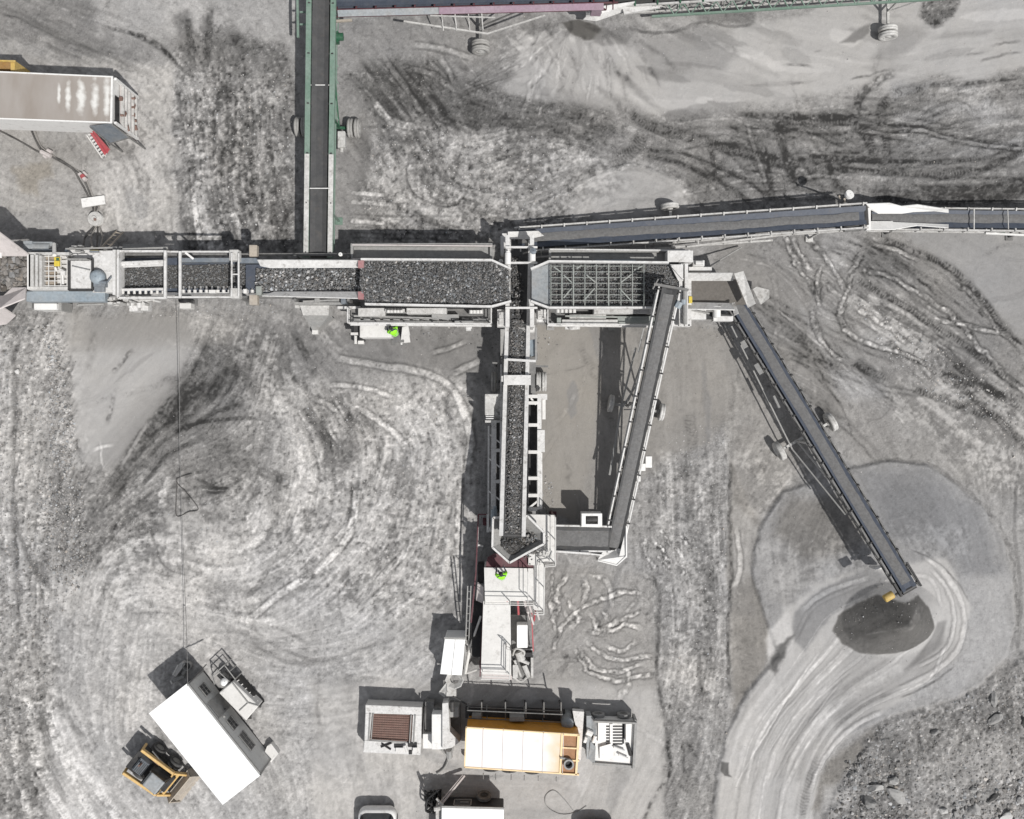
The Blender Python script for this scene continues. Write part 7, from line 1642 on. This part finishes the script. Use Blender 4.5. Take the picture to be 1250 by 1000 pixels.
pt = Thing('exhaust_cylinder', 'bluish grey upright tank on a white panel right of the orange container', 'tank', 694, 873)
MB().lathe(W(691, 873, .2), (0, 0, 1), [(.02, 1.6), (.2, 1.58), (.32, 1.45), (.34, 1.2), (.34, 0), (.02, 0)], 20).build('tank', 'paleblue', pt, smooth=True)
m = MB().prism([(699, 868), (713, 869), (709, 928), (704, 927), (705, 893), (701, 880)], 1.2, 1.6); m.build('white_panel', 'white', pt); MB().box(701, 872, 709, 925, 0, 1.2).build('stand', 'midgrey', pt)
eb = Thing('engine_skid', 'open topped white engine skid with slatted cover and dark sides, right of the orange container', 'generator', 748, 903)
Ge = [(725, 879), (777, 881), (774, 938.5), (724, 935)]
m = MB().prism([(727, 880), (774, 882), (771, 933), (726, 931)], .3, 1.15); m.build('engine_cover', 'bleached', eb); m = MB()
for k in range(7): y = 886 + k * 3.6; m.box(740, y, 760, y + 1.7, 1.15, 1.17 + k * .001)
m.box(760, 882, 762, 908, 1.15, 1.2); m.build('slot', 'black', eb)
m = MB().box(744.5, 884, 748, 910, 1.15, 1.22).box(730, 882, 738, 906, 1.15, 1.3).plate([W(732, 912, 1.35), W(746, 908, 1.35), W(750, 925, 1.25), W(732, 927, 1.25)], .05).tube(W(749, 912, 1.3), W(762, 917, 1.3), .08).tube(W(755, 921, 1.3), W(766, 926, 1.3), .07).box(764, 884, 768, 906, 1.15, 1.5); m.build('top_panel', 'bleached', eb)
m = MB(); rim(m, [(725, 880), (777, 882)], 1.35, .09, .3); m.prism([(775, 879), (778, 880), (775, 940), (772, 939)], .3, 1.4); m.prism([(724, 931), (773, 935), (773, 938), (724, 934)], .3, 1.3); m.build('side_wall', 'grey', eb)
m = MB().prism([(716, 874), (722, 874), (722, 928), (716, 926)], .4, 1.2).plate([W(722, 874, 1.2), W(728, 882, 1.3), W(727, 900, 1.3), W(722, 896, 1.2)], .04).plate([W(721, 905, 1.3), W(727, 912, 1.3), W(726, 934, 1.3), W(718, 926, 1.2)], .04); m.build('front_panel', 'paleblue', eb)
m = MB().tube(W(716, 893, 1.3), W(723, 896, 1.3), .17).tube(W(727, 898, 1.3), W(724, 906, 1.2), .1).tube(W(713, 902, 1.2), W(716, 903, 1.2), .2); m.build('pipe', 'bleached', eb)
for x in (730, 761): add_wheel(eb, W(x, 872.5, .42), (0, 1, 0), .36, .2, 'grey', 'midgrey')
for x in (734, 762): add_wheel(eb, W(x, 928, .36), (0, 1, 0), .34, .2)
m = MB().box(725, 884, 774, 930, .15, .3); m.tube(W(766, 908, 1.2), W(770, 922, 1.2), .1).build('frame', 'darkmetal', eb)

# ================================================= vehicles at the bottom edge
vn_ = Thing('panel_van', 'white roofed dark van cut by the bottom edge, with a spare wheel on its rear', 'van', 578, 1000)
r_ = [(539, 985), (615, 987), (614, 1075), (538, 1075)]
MB().prism([(540, 985.6), (614.6, 987.4), (613.6, 1074), (539, 1074)], .45, 1.8).build('body', 'black', vn_, bevel=.05); MB().prism(r_, 1.8, 1.9).build('roof', 'roofwhite', vn_, bevel=.03)
MB().prism([(539, 984), (615.5, 986), (615.4, 988.5), (539, 986.5)], 1.88, 1.94).build('roof_edge', 'grey', vn_)
q = W(560, 985, 1.9); y0 = q.y + .012
m = MB(); a = W(554, 986, 1.9); b2 = W(574, 986, 1.9)
wn = MB().wbox(a.x, a.y - .02, b2.x, a.y + .03, 1.0, 1.7).build('window', 'glass', vn_); m = MB().wbox(a.x - .04, a.y, b2.x + .04, a.y + .05, 1.7, 1.75).wbox(a.x - .04, a.y, b2.x + .04, a.y + .05, .95, 1.0).wbox(a.x - .04, a.y, a.x, a.y + .05, .95, 1.75).wbox(b2.x, a.y, b2.x + .04, a.y + .05, .95, 1.75); m.build('window_frame', 'grey', vn_, parent=wn)
MB().wbox(a.x + .3, a.y + .03, a.x + .75, a.y + .06, 1.3, 1.36).build('door_handle', 'grey', vn_)
add_wheel(vn_, W(591, 972, .75), (0, 1, .25), .4, .22, 'tyre', 'darkmetal')
m = MB().wbox(W(543, 980, .5).x, W(543, 980, .5).y, W(612, 980, .5).x, W(543, 980, .5).y + .15, .4, .6); m.build('bumper', 'darkmetal', vn_)
for x in (545, 607):
    for y in (1000, 1060): p = W(x, y, .38); add_wheel(vn_, p, (1, 0, 0), .38, .24, 'rubber', 'midgrey')
ta = Thing('crane_arm', 'slim pinkish tow arm with knotted dark hoses left of the white roofed van', 'arm', 545, 975)
m = MB().beam(W(567, 947, .4), W(537, 984, 1.5), .09, .12).beam(W(565, 946, .4), W(535, 982, 1.5), .04); m.build('arm', 'pinkcream', ta)
m = MB(); rr = random.Random(77)
for k in range(16):
    pts = [(527 + rr.uniform(-8, 12), 975 + rr.uniform(-12, 18), rr.uniform(.1, 1.3)) for _ in range(4)]; m.path([W(*q) for q in spline(pts, 4)], rr.uniform(.025, .06))
m.build('hose_tangle', 'black', ta); m = MB().box(532, 984, 540, 1010, .4, 1.5).tube(W(530, 988, 1.6), W(541, 986, 1.6), .12).tube(W(533, 975, 1.3), W(541, 983, 1.5), .07); m.build('mount', 'dustwhite', ta)
def car(label, x0, x1, yr, hgt, body):
    """rear of a small car parked nose down, most of it below the frame"""
    th = Thing('parked_car', label, 'car', (x0 + x1) / 2, yr + 40)
    a, b = W(x0, yr, .6), W(x1, yr, .6); cx_ = (a.x + b.x) / 2; hw = (b.x - a.x) / 2; y0 = a.y; Lc = 4.2
    def sect(prof, wprof, name, mat, parent=None, zoff=0):
        vs = []; fs = []; n = len(prof)
        for (yy, zz), ww in zip(prof, wprof): vs += [(cx_ - ww, y0 - yy, zz), (cx_ - ww * .82, y0 - yy, zz + .0), (cx_ + ww * .82, y0 - yy, zz), (cx_ + ww, y0 - yy, zz)]
        return vs
    # body as stacked rings
    def ring(z, inset, f, r_, n=7, y0b=0.0, Lb=Lc):
        pts = []; w_ = hw - inset; c = [(-w_, -(y0b + f)), (w_, -(y0b + f)), (w_, -(y0b + Lb - r_)), (-w_, -(y0b + Lb - r_))]
        rad = .38; out = []
        cs = [((-w_ + rad), -(y0b + f) - rad, 180, 90), ((w_ - rad), -(y0b + f) - rad, 90, 0), ((w_ - rad), -(y0b + Lb - r_) + rad, 0, -90), ((-w_ + rad), -(y0b + Lb - r_) + rad, -90, -180)]
        for X0, Y0, a0, a1 in cs:
            for k in range(n): t = math.radians(a0 + (a1 - a0) * k / (n - 1)); out.append((cx_ + X0 + rad * math.cos(t), y0 + Y0 + rad * math.sin(t), z))
        return out
    def loft(rings, cap=True):
        m = MB(); n = len(rings[0]); vs = [v for r in rings for v in r]; fs = []
        for i in range(len(rings) - 1):
            for k in range(n): fs.append((i * n + (k + 1) % n, i * n + k, (i + 1) * n + k, (i + 1) * n + (k + 1) % n))
        fs.append(tuple((len(rings) - 1) * n + k for k in range(n - 1, -1, -1))); m.add(vs, fs); return m
    bo = loft([ring(.28, .06, .06, .1), ring(.45, 0, 0, 0), ring(.8, .0, .02, .02), ring(.95, .06, .1, .1)]).build('body', body, th, smooth=True)
    gl = loft([ring(.95, .10, .18, 1.1), ring(hgt - .08, .26, .62, 1.7)]).build('window', 'glass', th, smooth=False)
    loft([ring(hgt - .08, .25, .60, 1.7), ring(hgt - .02, .27, .64, 1.75), ring(hgt, .36, .75, 1.85)]).build('roof', body, th, smooth=True)
    for s_ in (-1, 1):
        for yy in (.8, 3.4): add_wheel(th, (cx_ + s_ * (hw - .1), y0 - yy, .32), (1, 0, 0), .32, .22, 'rubber', 'grey')
        MB().beam((cx_ + s_ * (hw - .22), y0 - .3, 1.02), (cx_ + s_ * (hw - .34), y0 - .66, hgt - .06), .05).build('pillar', 'black', th, parent=gl)
    m = MB().wbox(cx_ - .35, y0 - .9, cx_ + .35, y0 - .86, hgt, hgt + .03); m.build('antenna_base', 'black', th)
    return th
car('white hatchback cut by the bottom edge, left of the dark van', 438, 484, 985, 1.5, 'bleached')
car('dark car just below the bottom edge whose shadow falls on the yard', 706, 752, 1002, 1.5, 'black')
# ------------------------------------------------------------------ sky, sun, camera
SUN_EL = math.radians(57.0)
sd = Vector((0.676, -0.737)).normalized()
az = math.atan2(sd.x, sd.y)                       # clockwise from +Y
w = bpy.data.worlds.new("World"); SC.world = w; w.use_nodes = True
nt = w.node_tree; bg = nt.nodes['Background']
sky = nt.nodes.new('ShaderNodeTexSky'); sky.sky_type = 'NISHITA'; sky.sun_disc = False
sky.sun_elevation = SUN_EL; sky.sun_rotation = az
hs = nt.nodes.new('ShaderNodeHueSaturation'); hs.inputs['Saturation'].default_value = 0.25
nt.links.new(sky.outputs['Color'], hs.inputs['Color']); nt.links.new(hs.outputs['Color'], bg.inputs['Color']); bg.inputs['Strength'].default_value = 0.10
l = bpy.data.lights.new('sun', 'SUN'); l.energy = 3.8; l.angle = math.radians(0.9); l.color = (1.0, 0.98, 0.95)
lo = bpy.data.objects.new('sun', l); COL.objects.link(lo)
dirv = Vector((sd.x * math.cos(SUN_EL), sd.y * math.cos(SUN_EL), math.sin(SUN_EL)))
lo.rotation_euler = dirv.to_track_quat('Z', 'Y').to_euler(); lo.location = dirv * 80
cam = bpy.data.cameras.new('camera'); co_ = bpy.data.objects.new('camera', cam); COL.objects.link(co_)
co_.location = (0, 0, H); co_.rotation_euler = (0, 0, 0)
cam.sensor_fit = 'HORIZONTAL'; cam.angle = 2 * math.atan(625 * S / H); cam.clip_start = 0.5; cam.clip_end = 6000
SC.camera = co_
vs = SC.view_settings; vs.view_transform = 'Standard'; vs.look = 'None'; vs.gamma = 1.0; vs.exposure = 0.0
